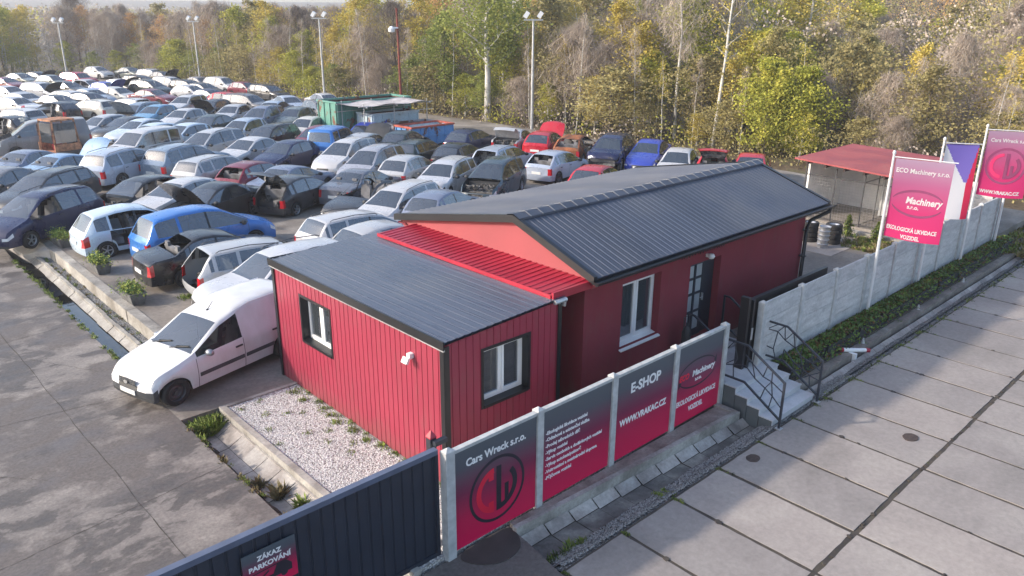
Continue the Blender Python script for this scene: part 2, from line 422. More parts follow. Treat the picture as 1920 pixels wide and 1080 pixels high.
# ditch pavers left of the bed
k = MB()
for i in range(13):
    y0 = -.3+i*.6; y1 = y0+.585; j = R.uniform(-.012, .012)
    k.add([(-.755, y0, -.12), (-.755, y1, -.12), (-1.13, y1, -.30+j), (-1.13, y0, -.30+j)], [(0, 3, 2, 1)], 0)
    k.add([(-1.135, y0, -.305+j), (-1.135, y1, -.305+j), (-1.40, y1, -.33+j), (-1.40, y0, -.33+j)], [(0, 3, 2, 1)], 0)
k.box((-.80, -.3, -.6), (-.755, 7.5, -.12))
struct(k.build('ditch_pavers', M_gutwhite))
k = MB()
for i in range(40):
    y0 = -1+i*.22; w = R.uniform(-.06, .06)
    k.add([(-1.38+w, y0, -.325), (-1.38+w, y0+.22, -.325), (-1.64, y0+.22, -.005), (-1.64, y0, -.005)], [(0, 3, 2, 1)])
k.box((-1.45, -1.2, -.7), (-.7, 7.6, -.34))
struct(k.build('ditch_bank', M_dirt))
# water ditch beyond the drive
k = MB(); k.box((-1.70, 10.56, -.7), (-.45, 24.5, -.30)); 
for i in range(58):
    y0 = 10.56+i*.24; w = R.uniform(-.07, .07)
    k.add([(-1.5+w, y0, -.26), (-1.5+w, y0+.24, -.26), (-1.66, y0+.24, -.004), (-1.66, y0, -.004)], [(0, 3, 2, 1)])
struct(k.build('ditch', M_dirt))
k = MB(); k.add([(-1.58, 10.58, -.2), (-.93, 10.58, -.2), (-.93, 22.6, -.2), (-1.58, 22.6, -.2)], [(0, 1, 2, 3)])
struct(k.build('water', M_water))
k = MB()
y = 10.6
while y < 24.2:
    j = R.uniform(-.015, .015); L = .96
    k.box((-.93+j, y, -.4), (-.82+j, y+L, .02+R.uniform(-.01, .01)))
    k.add([(-1.12+j, y, -.17), (-.935+j, y, -.05), (-.935+j, y+L, -.05), (-1.12+j, y+L, -.17)], [(0, 1, 2, 3)])
    y += .985
struct(k.build('kerb_line', M_concrete))
k = MB(); k.box((-.82, 10.6, -.4), (-.45, 24.2, -.03)); struct(k.build('gravel_strip', M_gravel2))
# ledge wall of the yard
mb = MB()
for i in range(7):
    y0 = 10.6+i*1.95; mb.box((-.53+R.uniform(-.02, .02), y0, -.3), (-.25, y0+1.93, YZ+.02))
struct(mb.build('ledge_wall', M_concrete))
mb = MB(); mb.add([(-1.2, 24.0, .03), (-.5, 22.9, .32), (-.5, 25, .362), (-1.7, 26, .2)], [(0, 1, 2, 3)]); 
mb.add([(-1.2, 24.0, .03), (-1.7, 26, .2), (-1.7, 26, -.3), (-1.2, 24.0, -.3)], [(0, 1, 2, 3)])
mb.add([(-1.2, 24.0, .03), (-1.2, 24.0, -.3), (-.5, 22.9, -.3), (-.5, 22.9, .32)], [(0, 1, 2, 3)])
struct(mb.build('mortar_ramp', plain('pale_mortar', (.5, .46, .42), rough=.9, var=.15)))

# ---- right lot
SZ = -0.10
mb = MB(); mb.box((1.0, -60, -.7), (90, -1.46, SZ-.011)); struct(mb.build('joint_bed', M_joint))
mb = MB(); sl = R
ypos = [-1.46]
while ypos[-1] > -34: ypos.append(ypos[-1]-2.85)
for jy in range(len(ypos)-1):
    y1 = ypos[jy]; y0 = ypos[jy+1]
    x = 1.19-1.53*4 if jy else 1.19
    while x < 60:
        a = [R.uniform(-.006, .006) for _ in range(4)]; g = .027+R.uniform(0, .018); q = R.uniform(-.012, .012)
        x0, x1, ya, yb = x+g, x+1.53-g, y0+g*1.3+q, y1-g*1.3+q
        if x < 24:
            # slightly uneven edges, as old slabs have
            nE = 7; pts = []
            for i_ in range(nE): pts.append((x0+(x1-x0)*i_/nE, ya+R.uniform(-.006, .01)))
            for i_ in range(nE*2): pts.append((x1+R.uniform(-.01, .006), ya+(yb-ya)*i_/(nE*2)))
            for i_ in range(nE): pts.append((x1-(x1-x0)*i_/nE, yb+R.uniform(-.01, .006)))
            for i_ in range(nE*2): pts.append((x0+R.uniform(-.006, .01), yb-(yb-ya)*i_/(nE*2)))
            mb.prism(pts, SZ-.1, SZ+a[0])
        else:
            mb.box((x0, ya, SZ-.1), (x1, yb, SZ+a[0]))
        x += 1.53
struct(mb.build('concrete_lot', M_slab))
mb = MB()
def blob(x, y, r_):
    pts = [(x+r_*cos(q*pi/5)*R.uniform(.6, 1.2), y+r_*sin(q*pi/5)*R.uniform(.6, 1.2)) for q in range(10)]; mb.prism(pts, SZ-.02, SZ+.009)
for k_ in range(28):
    for jy in range(4):
        x = 1.19+1.53*k_
        if R.random() < .8: blob(x+R.uniform(-.02, .02), ypos[jy]-R.uniform(.95, 1.2), R.uniform(.03, .075))
        for q in range(2):
            if R.random() < .5: blob(x+R.uniform(-.03, .03), ypos[jy]-R.uniform(.1, 2.8), R.uniform(.02, .05))
        if jy == 1:
            for q in range(3): blob(x+R.uniform(0, 1.5), ypos[1]+R.uniform(-.03, .03), R.uniform(.03, .06))
struct(mb.build('joint_dirt', M_joint))
# apron in front of the gate
mb = MB(); mb.prism([(-30, -30), (1.1, -30), (1.1, -1.5), (1.25, -.55), (1.3, -.02), (-30, -.02)], -.7, -.07)
struct(mb.build('apron', M_road))
mb = MB(); pp = [(.05, -.06), (.2, -.45), (.55, -.70), (1.0, -.66), (1.25, -.40), (1.33, .0), (.6, .02)]
for _ in range(3): pp = [q for a, b in zip(pp, pp[1:]+pp[:1]) for q in ((a[0]*.75+b[0]*.25, a[1]*.75+b[1]*.25), (a[0]*.25+b[0]*.75, a[1]*.25+b[1]*.75))]
mb.prism(pp, -.3, -.055); struct(mb.build('asphalt_patch', plain('asphalt_patch_brown', (.055, .045, .043), rough=.85, var=.2, bump=.3)))
# ledge wall below the signs, with end return
mb = MB()
mb.prism([(1.33, -.03), (1.33, -.16), (7.82, -.50), (7.82, -.06)], -.6, 0.0, 0)
mb.prism([(1.27, -.165), (1.27, -.27), (7.97, -.62), (7.97, -.505)], -.6, .03, 1)
mb.prism([(7.83, -.03), (7.83, -.50), (7.97, -.50), (7.97, -.03)], -.6, .035, 1)
struct(mb.build('ledge_kerb', [M_brownledge, M_concrete]))
# gutter pavers
mb = MB()
for i in range(44):
    x0 = 1.3+i*.62; x1 = x0+.605
    if 8.1 < x0 < 9.9: continue
    yk = -.27-.052*(x0-1.3) if x0 < 8 else -.92
    j = R.uniform(-.01, .01)
    mb.add([(x0, yk-.02, -.17), (x1, yk-.03, -.17), (x1, yk-.22, -.29+j), (x0, yk-.22, -.29+j)], [(0, 3, 2, 1)], 1)
    mb.add([(x0, yk-.235, -.295+j), (x1, yk-.235, -.295+j), (x1, min(yk-.5, -1.0), -.29+j), (x0, min(yk-.5, -1.0), -.29+j)], [(0, 3, 2, 1)], 0)
mb.box((1.1, -1.2, -.7), (60, -.05, -.315), 2)
struct(mb.build('gutter', [M_paver, M_gutwhite, M_dirt]))
mb = MB()
n = 70
for i in range(n):
    x0 = 1.2+i*.4; x1 = x0+.4; w0 = -1.02+.05*sin(i*1.3); w1 = -1.02+.05*sin((i+1)*1.3)
    mb.add([(x0, w0, -.26), (x0, -1.47, -.125), (x1, -1.47, -.125), (x1, w1, -.26)], [(0, 1, 2, 3)])
    mb.add([(x0, w0-.12, -.20), (x0, -1.30, -.115), (x1, -1.30, -.115), (x1, w1-.12, -.20)], [(0, 1, 2, 3)])
struct(mb.build('gravel_edge', M_gravel2))
# planted bank at the right
mb = MB(); mb.prism([(10.12, -.05), (34, -.05), (34, -.62), (10.12, -.62)], -.6, .02, 0)
mb.prism([(10.12, -.63), (34, -.63), (34, -.86), (10.12, -.86)], -.6, -.03, 1)
struct(mb.build('bank', [M_dirt, M_brownledge]))
# stones on top of the gravel
def stones(name, n, fn, mat, smin, smax):
    mb = MB()
    for _ in range(n):
        x, y, z = fn(); s = R.uniform(smin, smax)
        a = R.uniform(0, pi); c, d = cos(a)*s, sin(a)*s; h = s*R.uniform(.5, 1)
        mb.add([(x+c, y+d, z), (x-d*.8, y+c*.8, z), (x-c, y-d, z), (x+d*.9, y-c*.9, z), (x+R.uniform(-.4, .4)*s, y+R.uniform(-.4, .4)*s, z+h)],
               [(0, 1, 4), (1, 2, 4), (2, 3, 4), (3, 0, 4)])
    o = mb.build(name, mat); tag(o, kind='stuff'); return o
st = plain('pale_stone', (.62, .61, .60), rough=.9, var=.25, scale=30)
o = stones('gravel', 9000, lambda: (R.uniform(-.60, 1.16), R.uniform(.1, 7.5), -.006), st, .012, .026)
tag(o, 'loose white gravel beside the red container office', 'gravel')
st2 = plain('grey_stone', (.27, .27, .27), rough=.9, var=.45, scale=30)
def gs():
    x = R.uniform(1.3, 12); y = R.uniform(-1.42, -1.06); return (x, y, -.125-(y+1.30 < 0 and 0 or (y+1.30)*.35)-.005)
o = stones('gravel', 6000, gs, st2, .012, .028); tag(o, 'grey gravel strip between gutter and concrete slabs', 'gravel')
def gs2(): return (R.uniform(-.82, -.54), R.uniform(10.6, 24), -.032)
o = stones('gravel', 3000, gs2, st2, .012, .03); tag(o, 'dirty gravel strip below the yard ledge', 'gravel')

# grass tufts as ground cover
M_grass = plain('grass_blades', (.17, .22, .035), rough=.8, var=.35, scale=4)
M_drygrass = plain('dry_grass', (.20, .16, .07), rough=.9, var=.3, scale=4)
M_moss = plain('moss_green', (.05, .075, .015), rough=.95, var=.4, scale=6)
def tuft(mb, x, y, z, h, n, spread, mi=0):
    for _ in range(n):
        a = R.uniform(0, 2*pi); r = R.uniform(0, spread); px = x+cos(a)*r; py = y+sin(a)*r
        b = R.uniform(0, 2*pi); lean = R.uniform(.2, .9)*h; w = h*.10+.004; hh = h*R.uniform(.5, 1)
        dx, dy = cos(b), sin(b)
        mb.add([(px-dy*w, py+dx*w, z), (px+dy*w, py-dx*w, z), (px+dx*lean*.5+dy*w*.6, py+dy*lean*.5-dx*w*.6, z+hh*.7), (px+dx*lean, py+dy*lean, z+hh)], [(0, 1, 2), (0, 2, 3)], mi)
g = MB()
for i in range(34):                     # along the container foot
    y = 7.3-5.9*(i/34)**1.1+R.uniform(-.1, .1); tuft(g, 1.19-R.uniform(.03, .35)*(1 if y > 3.8 else .4), y, 0, R.uniform(.04, .08), 40, .14)
for x, y in ((.3, 6.3), (.55, 6.1), (-.1, 6.6), (.2, 5.2), (.6, 5.0), (.35, 4.6), (-.35, 5.9), (-.4, 7.2), (.1, 7.3), (-.5, 5.2), (.7, 4.2), (.45, 3.9)):
    tuft(g, x, y, 0, .05, 34, .13)
for i in range(46): tuft(g, -1.6+R.uniform(-.03, .05), R.uniform(-.5, 7.4), -.03, R.uniform(.04, .14), 14, .07, R.choice((0, 1)))
for x, y, hh in ((-1.15, 3.9, .3), (-1.0, 3.3, .25), (-1.3, 4.5, .22), (-1.05, 2.6, .2), (-1.35, 2.9, .2)): tuft(g, x, y, -.32, hh, 70, .14, R.choice((0, 1)))
for i in range(30): tuft(g, R.uniform(-1.5, -.85), R.uniform(7.1, 7.5), -.3, .3, 30, .12)
for i in range(120): tuft(g, -1.63+R.uniform(-.05, .06), R.uniform(10.7, 24), -.02, R.uniform(.03, .12), 16, .08)
for i in range(70): tuft(g, -.55+R.uniform(-.25, .03), R.uniform(10.7, 24), -.03, R.uniform(.04, .11), 10, .08, R.choice((0, 1)))
for x, y in ((.1, 11.3), (.3, 11.6), (-.1, 11.1), (1.2, 14.4), (1.6, 14.2), (2.0, 14.5), (.9, 17.2), (1.3, 17.0)):
    tuft(g, x, y, YZ, .13, 90, .28)
o = g.build('grass', [M_grass, M_drygrass]); tag(o, 'weeds and grass tufts growing along kerbs, ditch and gravel', 'grass', kind='stuff')
g = MB()
for jy in range(3):
    for k_ in range(34):
        x = 1.19+1.53*k_
        if jy == 0:
            for q in range(9): tuft(g, x+R.uniform(-.05, .05), -1.46-abs(R.gauss(0, .22)), SZ-.01, R.uniform(.02, .05), 14, .05, R.choice((0, 0, 2)))
        for q in range(3):
            yy = ypos[jy]-R.uniform(.2, 2.8)
            for w_ in range(2): tuft(g, x+R.uniform(-.02, .02), yy+R.uniform(-.1, .1), SZ-.03, .035, 9, .05, 2)
for q in range(360): tuft(g, R.uniform(1, 40), ypos[1]+R.uniform(-.025, .025), SZ-.03, .035, 7, .05, 2)
for q in range(150): tuft(g, R.uniform(9.8, 30), -1.46+R.uniform(-.12, .1), SZ-.02, .06, 12, .09, R.choice((0, 2)))
for q in range(26): tuft(g, R.uniform(1.3, 2.1), R.uniform(-1.5, -.95), -.25, .12, 26, .1, R.choice((0, 2)))
for q in range(8): tuft(g, R.uniform(4.1, 4.4), R.uniform(-1.4, -1.1), -.15, .07, 20, .06, 0)
o = g.build('grass', [M_grass, M_drygrass, M_moss]); tag(o, 'moss and grass growing in the joints of the concrete slabs', 'grass', kind='stuff')
mb = MB()
for x, y, r_ in ((6.62, -1.77, .17), (9.95, -3.65, .19)):
    cx = MB(); pts = [(x+r_*cos(t*pi/10)*(1+R.uniform(-.06, .06)), y+r_*.8*sin(t*pi/10)*(1+R.uniform(-.06, .06))) for t in range(20)]
    c = MB(); c.prism(pts, SZ-.02, SZ+.012)
    o = c.build('drain_cover', plain('rusty_iron', (.07, .05, .042), rough=.8, var=.3, scale=12, bump=.4))
    tag(o, 'round rusty iron cover in the slab nearest the gravel strip' if x < 8 else 'round rusty iron cover in a slab farther out on the lot', 'drain cover', 'iron covers in the slabs')

# cracks, seams and wet marks on the old road
mb = MB()
def crack(p0, p1, w, n=60, j=.018):
    p0 = Vector((*p0, 0)); p1 = Vector((*p1, 0)); d = (p1-p0); s = Vector((-d.y, d.x, 0)).normalized(); pts = []; o_ = 0
    for i in range(n+1):
        o_ = o_*.8+R.uniform(-j, j); pts.append(p0+d*(i/n)+s*o_)
    for i in range(n):
        a, b_ = pts[i], pts[i+1]; w0, w1 = w*R.uniform(.15, .7), w*R.uniform(.15, .7)
        mb.add([a-s*w0+Vector((0, 0, .004)), b_-s*w1+Vector((0, 0, .004)), b_+s*w1+Vector((0, 0, .004)), a+s*w0+Vector((0, 0, .004))], [(0, 3, 2, 1), (0, 1, 2, 3)][:1])
for a, b_, w in (((-3.3, 1.5), (-3.6, 23), .016), ((-6.2, 1.0), (-6.0, 24), .02), ((-1.7, 5.2), (-6.1, 4.6), .012), ((-1.7, 9.6), (-6.1, 10.2), .013), ((-1.7, 15.4), (-6.1, 14.7), .013), ((-2.2, 11.5), (-3.4, 13.6), .010), ((-4.4, 7), (-5.9, 8.6), .010), ((-1.7, 19.8), (-6, 20.3), .014)):
    crack(a, b_, w)
struct(mb.build('road_crack', M_joint))

# ------------------------------------------------------------------ wall with openings
def wall_grid(mb, O, U, N, W, H, holes, reveal, mi=0, mir=None, top=None):
    """front face with holes and reveals going inwards (-N). top: optional fn(u)->z max"""
    O = Vector(O); U = Vector(U); N = Vector(N); Z = Vector((0, 0, 1)); mir = mi if mir is None else mir
    us = sorted(set([0, W]+[h[0] for h in holes]+[h[1] for h in holes])); zs = sorted(set([0, H]+[h[2] for h in holes]+[h[3] for h in holes]))
    flip = U.cross(Z).dot(N) < 0
    def q(p):
        return p if not flip else p[::-1]
    for i in range(len(us)-1):
        for j in range(len(zs)-1):
            uc = (us[i]+us[i+1])/2; zc = (zs[j]+zs[j+1])/2
            if any(h[0] < uc < h[1] and h[2] < zc < h[3] for h in holes): continue
            mb.add([O+U*us[i]+Z*zs[j], O+U*us[i+1]+Z*zs[j], O+U*us[i+1]+Z*zs[j+1], O+U*us[i]+Z*zs[j+1]], [q((0, 1, 2, 3))], mi)
    for (a, b, c, d) in holes:
        P = [O+U*a+Z*c, O+U*b+Z*c, O+U*b+Z*d, O+U*a+Z*d]; Q = [p-N*reveal for p in P]
        for i in range(4):
            k = (i+1) % 4
            mb.add([P[i], P[k], Q[k], Q[i]], [q((0, 1, 2, 3))], mir)
def ribbed(mb, O, U, N, W, H, pitch, groove, depth, holes=(), mi=0, top=None, zbreak=True):
    """cladding with narrow vertical grooves; top(u) gives the height there"""
    O = Vector(O); U = Vector(U); N = Vector(N); Z = Vector((0, 0, 1))
    pts = [(0, 0)]; u = pitch
    while u < W-groove:
        pts += [(u-groove/2, 0), (u-groove*.25, -depth), (u+groove*.25, -depth), (u+groove/2, 0)]; u += pitch
    pts.append((W, 0))
    ed = sorted(set([h[0] for h in holes]+[h[1] for h in holes]))
    for e in ed: pts.append((e, 0))
    pts = sorted(pts)
    flip = U.cross(Z).dot(N) < 0
    for i in range(len(pts)-1):
        (a, da), (b, db) = pts[i], pts[i+1]
        if b-a < 1e-5: continue
        segs = [(0, None)]; mid = (a+b)/2
        for h in holes:
            if h[0] < mid < h[1]: segs = [(0, h[2]), (h[3], None)]
        for z0, z1 in segs:
            za = z1 if z1 is not None else (top(a) if top else H); zb = z1 if z1 is not None else (top(b) if top else H)
            f = (0, 1, 2, 3) if not flip else (3, 2, 1, 0)
            mb.add([O+U*a+N*da+Z*z0, O+U*b+N*db+Z*z0, O+U*b+N*db+Z*zb, O+U*a+N*da+Z*za], [f], mi)
def roof_sheet(mb, A, B, D, pitch, rib, depth, mi=0, thick=.03):
    """sheet from edge A->B (eave) to edge shifted by D (up the slope); ribs run along D"""
    A = Vector(A); B = Vector(B); D = Vector(D); U = (B-A); W = U.length; U.normalize()
    N = U.cross(D).normalized()
    if N.z < 0: N = -N
    pts = [(0, 0)]; u = pitch/2
    while u < W-rib:
        pts += [(u-rib/2, 0), (u-rib*.25, depth), (u+rib*.25, depth), (u+rib/2, 0)]; u += pitch
    pts.append((W, 0))
    n = len(pts); o = len(mb.v)
    for s_ in (0, 1):
        for u, d in pts: mb.v.append(tuple(A+U*u+N*d+D*s_))
    up = (B-A).cross(D).z > 0
    for i in range(n-1):
        f = (o+i, o+i+1, o+n+i+1, o+n+i); mb.f.append(f if up else f[::-1]); mb.m.append(mi)
    # underside
    mb.add([A-N*thick, B-N*thick, B+D-N*thick, A+D-N*thick], [(3, 2, 1, 0) if up else (0, 1, 2, 3)], mi)
def window(parent, O, U, N, W, H, reveal, nsash=2, frame_m=None, fw=.07, name='window', inner_back=True):
    """white frame, glass, dark room behind. O = lower left of opening on wall face."""
    O = Vector(O)-Vector(N)*reveal; U = Vector(U); N = Vector(N); Z = Vector((0, 0, 1)); frame_m = frame_m or M_white
    fr = MB()
    B3 = Matrix((U, N, Z)).transposed()
    def bx(u0, u1, z0, z1, d0, d1, mb=fr):
        c = O+U*((u0+u1)/2)+Z*((z0+z1)/2)+N*((d0+d1)/2)
        mb.obox(c, (u1-u0, abs(d1-d0), z1-z0), B3)
    bx(0, fw, 0, H, 0, .06); bx(W-fw, W, 0, H, 0, .06); bx(fw, W-fw, 0, fw, 0, .06); bx(fw, W-fw, H-fw, H, 0, .06)
    sw = (W-2*fw)/nsash
    for s_ in range(1, nsash): bx(fw+sw*s_-fw*.35, fw+sw*s_+fw*.35, fw, H-fw, 0, .055)
    g = MB()
    for s_ in range(nsash):
        a = fw+sw*s_+(fw*.35 if s_ else 0); b = fw+sw*(s_+1)-(fw*.35 if s_ < nsash-1 else 0); q = .055
        bx(a, a+q, fw, H-fw, .005, .078); bx(b-q, b, fw, H-fw, .005, .078); bx(a+q, b-q, fw, fw+q, .005, .078); bx(a+q, b-q, H-fw-q, H-fw, .005, .078)
        bx(a+q, b-q, fw+q, H-fw-q, .03, .042, g)
    f = fr.build(name, frame_m, parent)
    g.build('pane', M_winglass, f)
    return f

# ------------------------------------------------------------------ container office
CX0, CX1, CY0, CY1 = 1.19, 4.20, 1.60, 8.24
off = thing('container_office', 'low red clad container office with dark sheet roof, beside the white gravel', 'container office', (CX0, CY0, 0))
def L(x, y, z): return (x-CX0, y-CY0, z)
topL = lambda x: 2.98+(x-CX0)/(CX1-CX0)*.13
mb = MB()
ribbed(mb, L(CX0, CY0, 0), (0, 1, 0), (-1, 0, 0), CY1-CY0, 2.95, .172, .022, .014, holes=[(5.67-CY0, 6.97-CY0, 1.36, 2.45)])
ribbed(mb, L(CX0, CY0, 0), (1, 0, 0), (0, -1, 0), CX1-CX0, 3.0, .172, .022, .014, holes=[(2.12-CX0, 3.33-CX0, 1.40, 2.58)], top=lambda u: topL(CX0+u)-.03)
ribbed(mb, L(CX1, CY0, 0), (0, 1, 0), (1, 0, 0), CY1-CY0, 3.08, .172, .022, .014)
ribbed(mb, L(CX0, CY1, 0), (1, 0, 0), (0, 1, 0), CX1-CX0, 3.0, .172, .022, .014, top=lambda u: topL(CX0+u)-.03)
mb.build('wall', M_redpanel, off)
mb = MB(); roof_sheet(mb, L(CX0-.05, CY0-.07, 3.045), L(CX1+.1, CY0-.07, 3.175), (0, CY1-CY0+.14, -.02), .19, .07, .009)
mb.build('roof', M_roofwet, off)
mb = MB()
mb.box(L(CX0-.075, CY0-.075, 2.90), L(CX0-.045, CY1+.09, 3.07)); mb.box(L(CX0-.045, CY1+.075, 2.90), L(CX1+.1, CY1+.10, 3.06))
mb.box(L(CX0-.03, CY0-.03, 0), L(CX0-.015, CY0+.09, 2.90)); mb.box(L(CX0-.015, CY0-.035, 0), L(CX0+.10, CY0-.018, 2.94))
mb.box(L(CX0-.03, CY1-.08, 0), L(CX0-.015, CY1+.03, 2.90)); mb.box(L(CX0-.015, CY1+.016, 0), L(CX0+.10, CY1+.03, 2.90))
mb.box(L(CX1-.06, CY0-.035, 0), L(CX1+.02, CY0-.018, 3.06)); mb.box(L(CX1+.021, CY0-.035, 0), L(CX1+.04, CY0+.10, 3.06))
mb.build('corner_trim', M_black, off)
mb = MB(); mb.box(L(CX0-.062, CY0-.06, 2.865), L(CX0-.02, CY1+.06, 2.898)); mb.build('drip_edge', M_galv, off)
mb = MB(); mb.box(L(CX0-.05, CY0-.04, -.2), L(CX1+.02, CY1+.02, -.001)); mb.build('base', M_concrete, off)
def black_reveal(parent, O, U, N, W, H, depth, flange=.05):
    U = Vector(U); N = Vector(N); O = Vector(O); Z = Vector((0, 0, 1)); B3 = Matrix((U, N, Z)).transposed(); mb = MB()
    def bx(u0, u1, z0, z1, d0, d1):
        mb.obox(O+U*((u0+u1)/2)+Z*((z0+z1)/2)+N*((d0+d1)/2), (u1-u0, abs(d1-d0), z1-z0), B3)
    f = flange
    bx(-f, .012, -f, H+f, -depth, .012); bx(W-.012, W+f, -f, H+f, -depth, .012)
    bx(.012, W-.012, -f, .012, -depth, .03); bx(.012, W-.012, H-.012, H+f, -depth, .012)
    return mb.build('frame', M_black, parent)
w = window(off, L(CX0, 5.67, 1.36), (0, 1, 0), (-1, 0, 0), 1.30, 1.09, .24)
black_reveal(w, L(CX0, 5.67, 1.36), (0, 1, 0), (-1, 0, 0), 1.30, 1.09, .24)
w = window(off, L(2.12, CY0, 1.40), (1, 0, 0), (0, -1, 0), 1.21, 1.18, .24)
black_reveal(w, L(2.12, CY0, 1.40), (1, 0, 0), (0, -1, 0), 1.21, 1.18, .24)
# interiors: dark floor and pale back wall so the panes look into a room
mb = MB(); mb.box(L(CX0+.35, CY0+.35, .05), L(CX1-.1, CY1-.1, .1)); mb.box(L(CX1-.12, CY0+.3, .1), L(CX1-.1, CY1-.2, 2.8)); mb.box(L(CX0+.4, 4.6, .1), L(CX1-.2, 4.7, 2.8)); mb.box(L(CX0+.3, CY0+.3, 2.8), L(CX1-.1, CY1-.1, 2.85))
mb.build('room', plain('room_wall', (.25, .24, .23), rough=.9), off)
lamp = MB(); lamp.box((-.10, -.05, -.05), (0, .05, .05)); lamp.obox((-.16, 0, -.07), (.05, .17, .12), Matrix.Rotation(.5, 3, 'Y'))
o = lamp.build('floodlight', M_white, None, loc=(CX0-.0, 2.59, 2.45)); tag(o, 'small white floodlight on the red cladding of the container office', 'lamp')

# ------------------------------------------------------------------ house
HX0, HX1, HY0, HY1 = 5.19, 14.92, 1.80, 8.25
RY, RZ = 3.90, 4.26             # ridge
EZ = 3.40                        # eave height
house = thing('house', 'single storey dark red plastered building with dark ribbed gable roof', 'house', (HX0, HY0, 0))
def H(x, y, z): return (x-HX0, y-HY0, z)
wb = .0; WH = 3.22
mb = MB()
holes = [(6.48-HX0, 7.93-HX0, 1.25, 2.84), (9.13-HX0, 10.50-HX0, .62, 2.72)]
wall_grid(mb, H(HX0, HY0, 0), (1, 0, 0), (0, -1, 0), HX1-HX0, WH, holes, .26)
wall_grid(mb, H(HX1, HY0, 0), (0, 1, 0), (1, 0, 0), HY1-HY0, WH, [], .2)
wall_grid(mb, H(HX1, HY1, 0), (-1, 0, 0), (0, 1, 0), HX1-HX0, WH, [], .2)
wall_grid(mb, H(HX0, HY1, 0), (0, -1, 0), (-1, 0, 0), HY1-HY0, 3.05, [], .2)
mb.add([H(HX1, HY0, WH), H(HX1, HY1, WH), H(HX1, RY, RZ-.12)], [(0, 1, 2)])
mb.build('wall', M_redplaster, house)
# lighter gable: thin render field above the lean-to, wall thickness overhanging to the roof edge
mb = MB()
gp = [(HY0-.30, 3.20), (HY0-.22, 3.10), (HY0, 3.06), (HY1+.0, 3.06), (HY1+.30, 3.20), (HY1+.30, 3.36), (RY, RZ-.05), (HY0-.30, 3.30)]
n = len(gp)
f1 = [H(HX0-.035, y, z) for y, z in gp]; f2 = [H(HX0+.10, y, z) for y, z in gp]
mb.add(f1+f2, [tuple(range(n))[::-1], tuple(range(n, 2*n))]+[(i, (i+1) % n, n+(i+1) % n, n+i) for i in range(n)])
mb.build('gable', M_pinkplaster, house)
# roof
EY0 = 1.40; EY1 = 8.66; RX0, RX1 = 5.04, 15.50
mb = MB()
roof_sheet(mb, H(RX0, EY0, EZ), H(RX1, EY0, EZ), (0, RY-EY0, RZ-EZ), .19, .055, .013)
roof_sheet(mb, H(RX1, EY1, EZ), H(RX0, EY1, EZ), (0, RY-EY1, RZ-EZ), .19, .055, .016)
rf = mb.build('roof', M_roof, house)
mb = MB()
nseg = 27
for i in range(nseg):
    x0 = RX0-.02+(RX1-RX0+.04)*i/nseg; x1 = RX0-.02+(RX1-RX0+.04)*(i+1)/nseg
    for s_, (yy, zz) in ((1, (RY-.20, RZ-.035)), (-1, (RY+.20, RZ+.000))):
        P = [H(x0, yy, zz+.03), H(x1, yy, zz+.03), H(x1, RY, RZ+.075), H(x0, RY, RZ+.075)]
        mb.add(P, [(0, 1, 2, 3) if s_ == 1 else (3, 2, 1, 0)], 0)
        Q = [(p[0], p[1], p[2]-.05) for p in (P[0], P[1])]
        mb.add([P[0], P[1], Q[1], Q[0]], [(0, 3, 2, 1) if s_ == 1 else (0, 1, 2, 3)], 0)
    for yy, zz in ((RY-.205, RZ-.03), (RY+.205, RZ+.005)):
        mb.bar(H(x1, yy, zz+.02), H(x1, RY, RZ+.082), .035, .02, 1)
mb.build('ridge_cap', [M_roof, plain('ridge_joint', (.16, .165, .18), rough=.35)], rf)
mb = MB()   # verge flashing
for a, b in (((RX0, EY0, EZ), (RX0, RY, RZ)), ((RX0, RY, RZ), (RX0, EY1, EZ)), ((RX1, EY0, EZ), (RX1, RY, RZ)), ((RX1, RY, RZ), (RX1, EY1, EZ))):
    dx = -.03 if a[0] == RX0 else .03
    A, B = Vector(H(*a)), Vector(H(*b))
    mb = MB(); mb.add([A+Vector((dx, 0, .045)), B+Vector((dx, 0, .045)), B+Vector((dx, 0, -.13)), A+Vector((dx, 0, -.13)),
            A+Vector((-dx*2.6, 0, .045)), B+Vector((-dx*2.6, 0, .045)), B+Vector((dx*.3, 0, -.13)), A+Vector((dx*.3, 0, -.13))],
           [(0, 1, 2, 3), (4, 5, 1, 0), (3, 2, 6, 7), (7, 6, 5, 4), (0, 3, 7, 4), (1, 5, 6, 2)])
    mb.build('verge_trim', M_black, rf)
# gutter + downpipe
mb = MB(); o_ = len(mb.v); n = 9
for x in (RX0-.04, RX1+.12):
    for j in range(n):
        t = pi*j/(n-1); mb.v.append(H(x, EY0-.07-.075*cos(t), EZ-.06-.085*sin(t)))
for j in range(n-1): mb.f.append((o_+j, o_+j+1, o_+n+j+1, o_+n+j)); mb.m.append(0)
mb.f.append(tuple(range(o_, o_+n))); mb.m.append(0)
mb.tube([H(RX0-.04, EY0-.145, EZ-.055), H(RX1+.12, EY0-.145, EZ-.055)], .013, 6)
mb.box(H(RX0, EY0-.0, EZ-.14), H(RX1, EY0+.03, EZ-.03))
mb.build('gutter', M_black, house)
mb = MB(); mb.tube([H(RX1-.05, EY0-.07, EZ-.12), H(RX1-.06, EY0-.05, EZ-.24), H(15.05, HY0-.09, EZ-.52), H(14.88, HY0-.10, EZ-.72), H(14.86, HY0-.10, .35)], .055, 10)
for z in (.8, 1.8, 2.6): mb.box(H(14.79, HY0-.17, z), H(14.93, HY0, z+.04))
mb.build('downpipe', M_black, house, smooth=True)
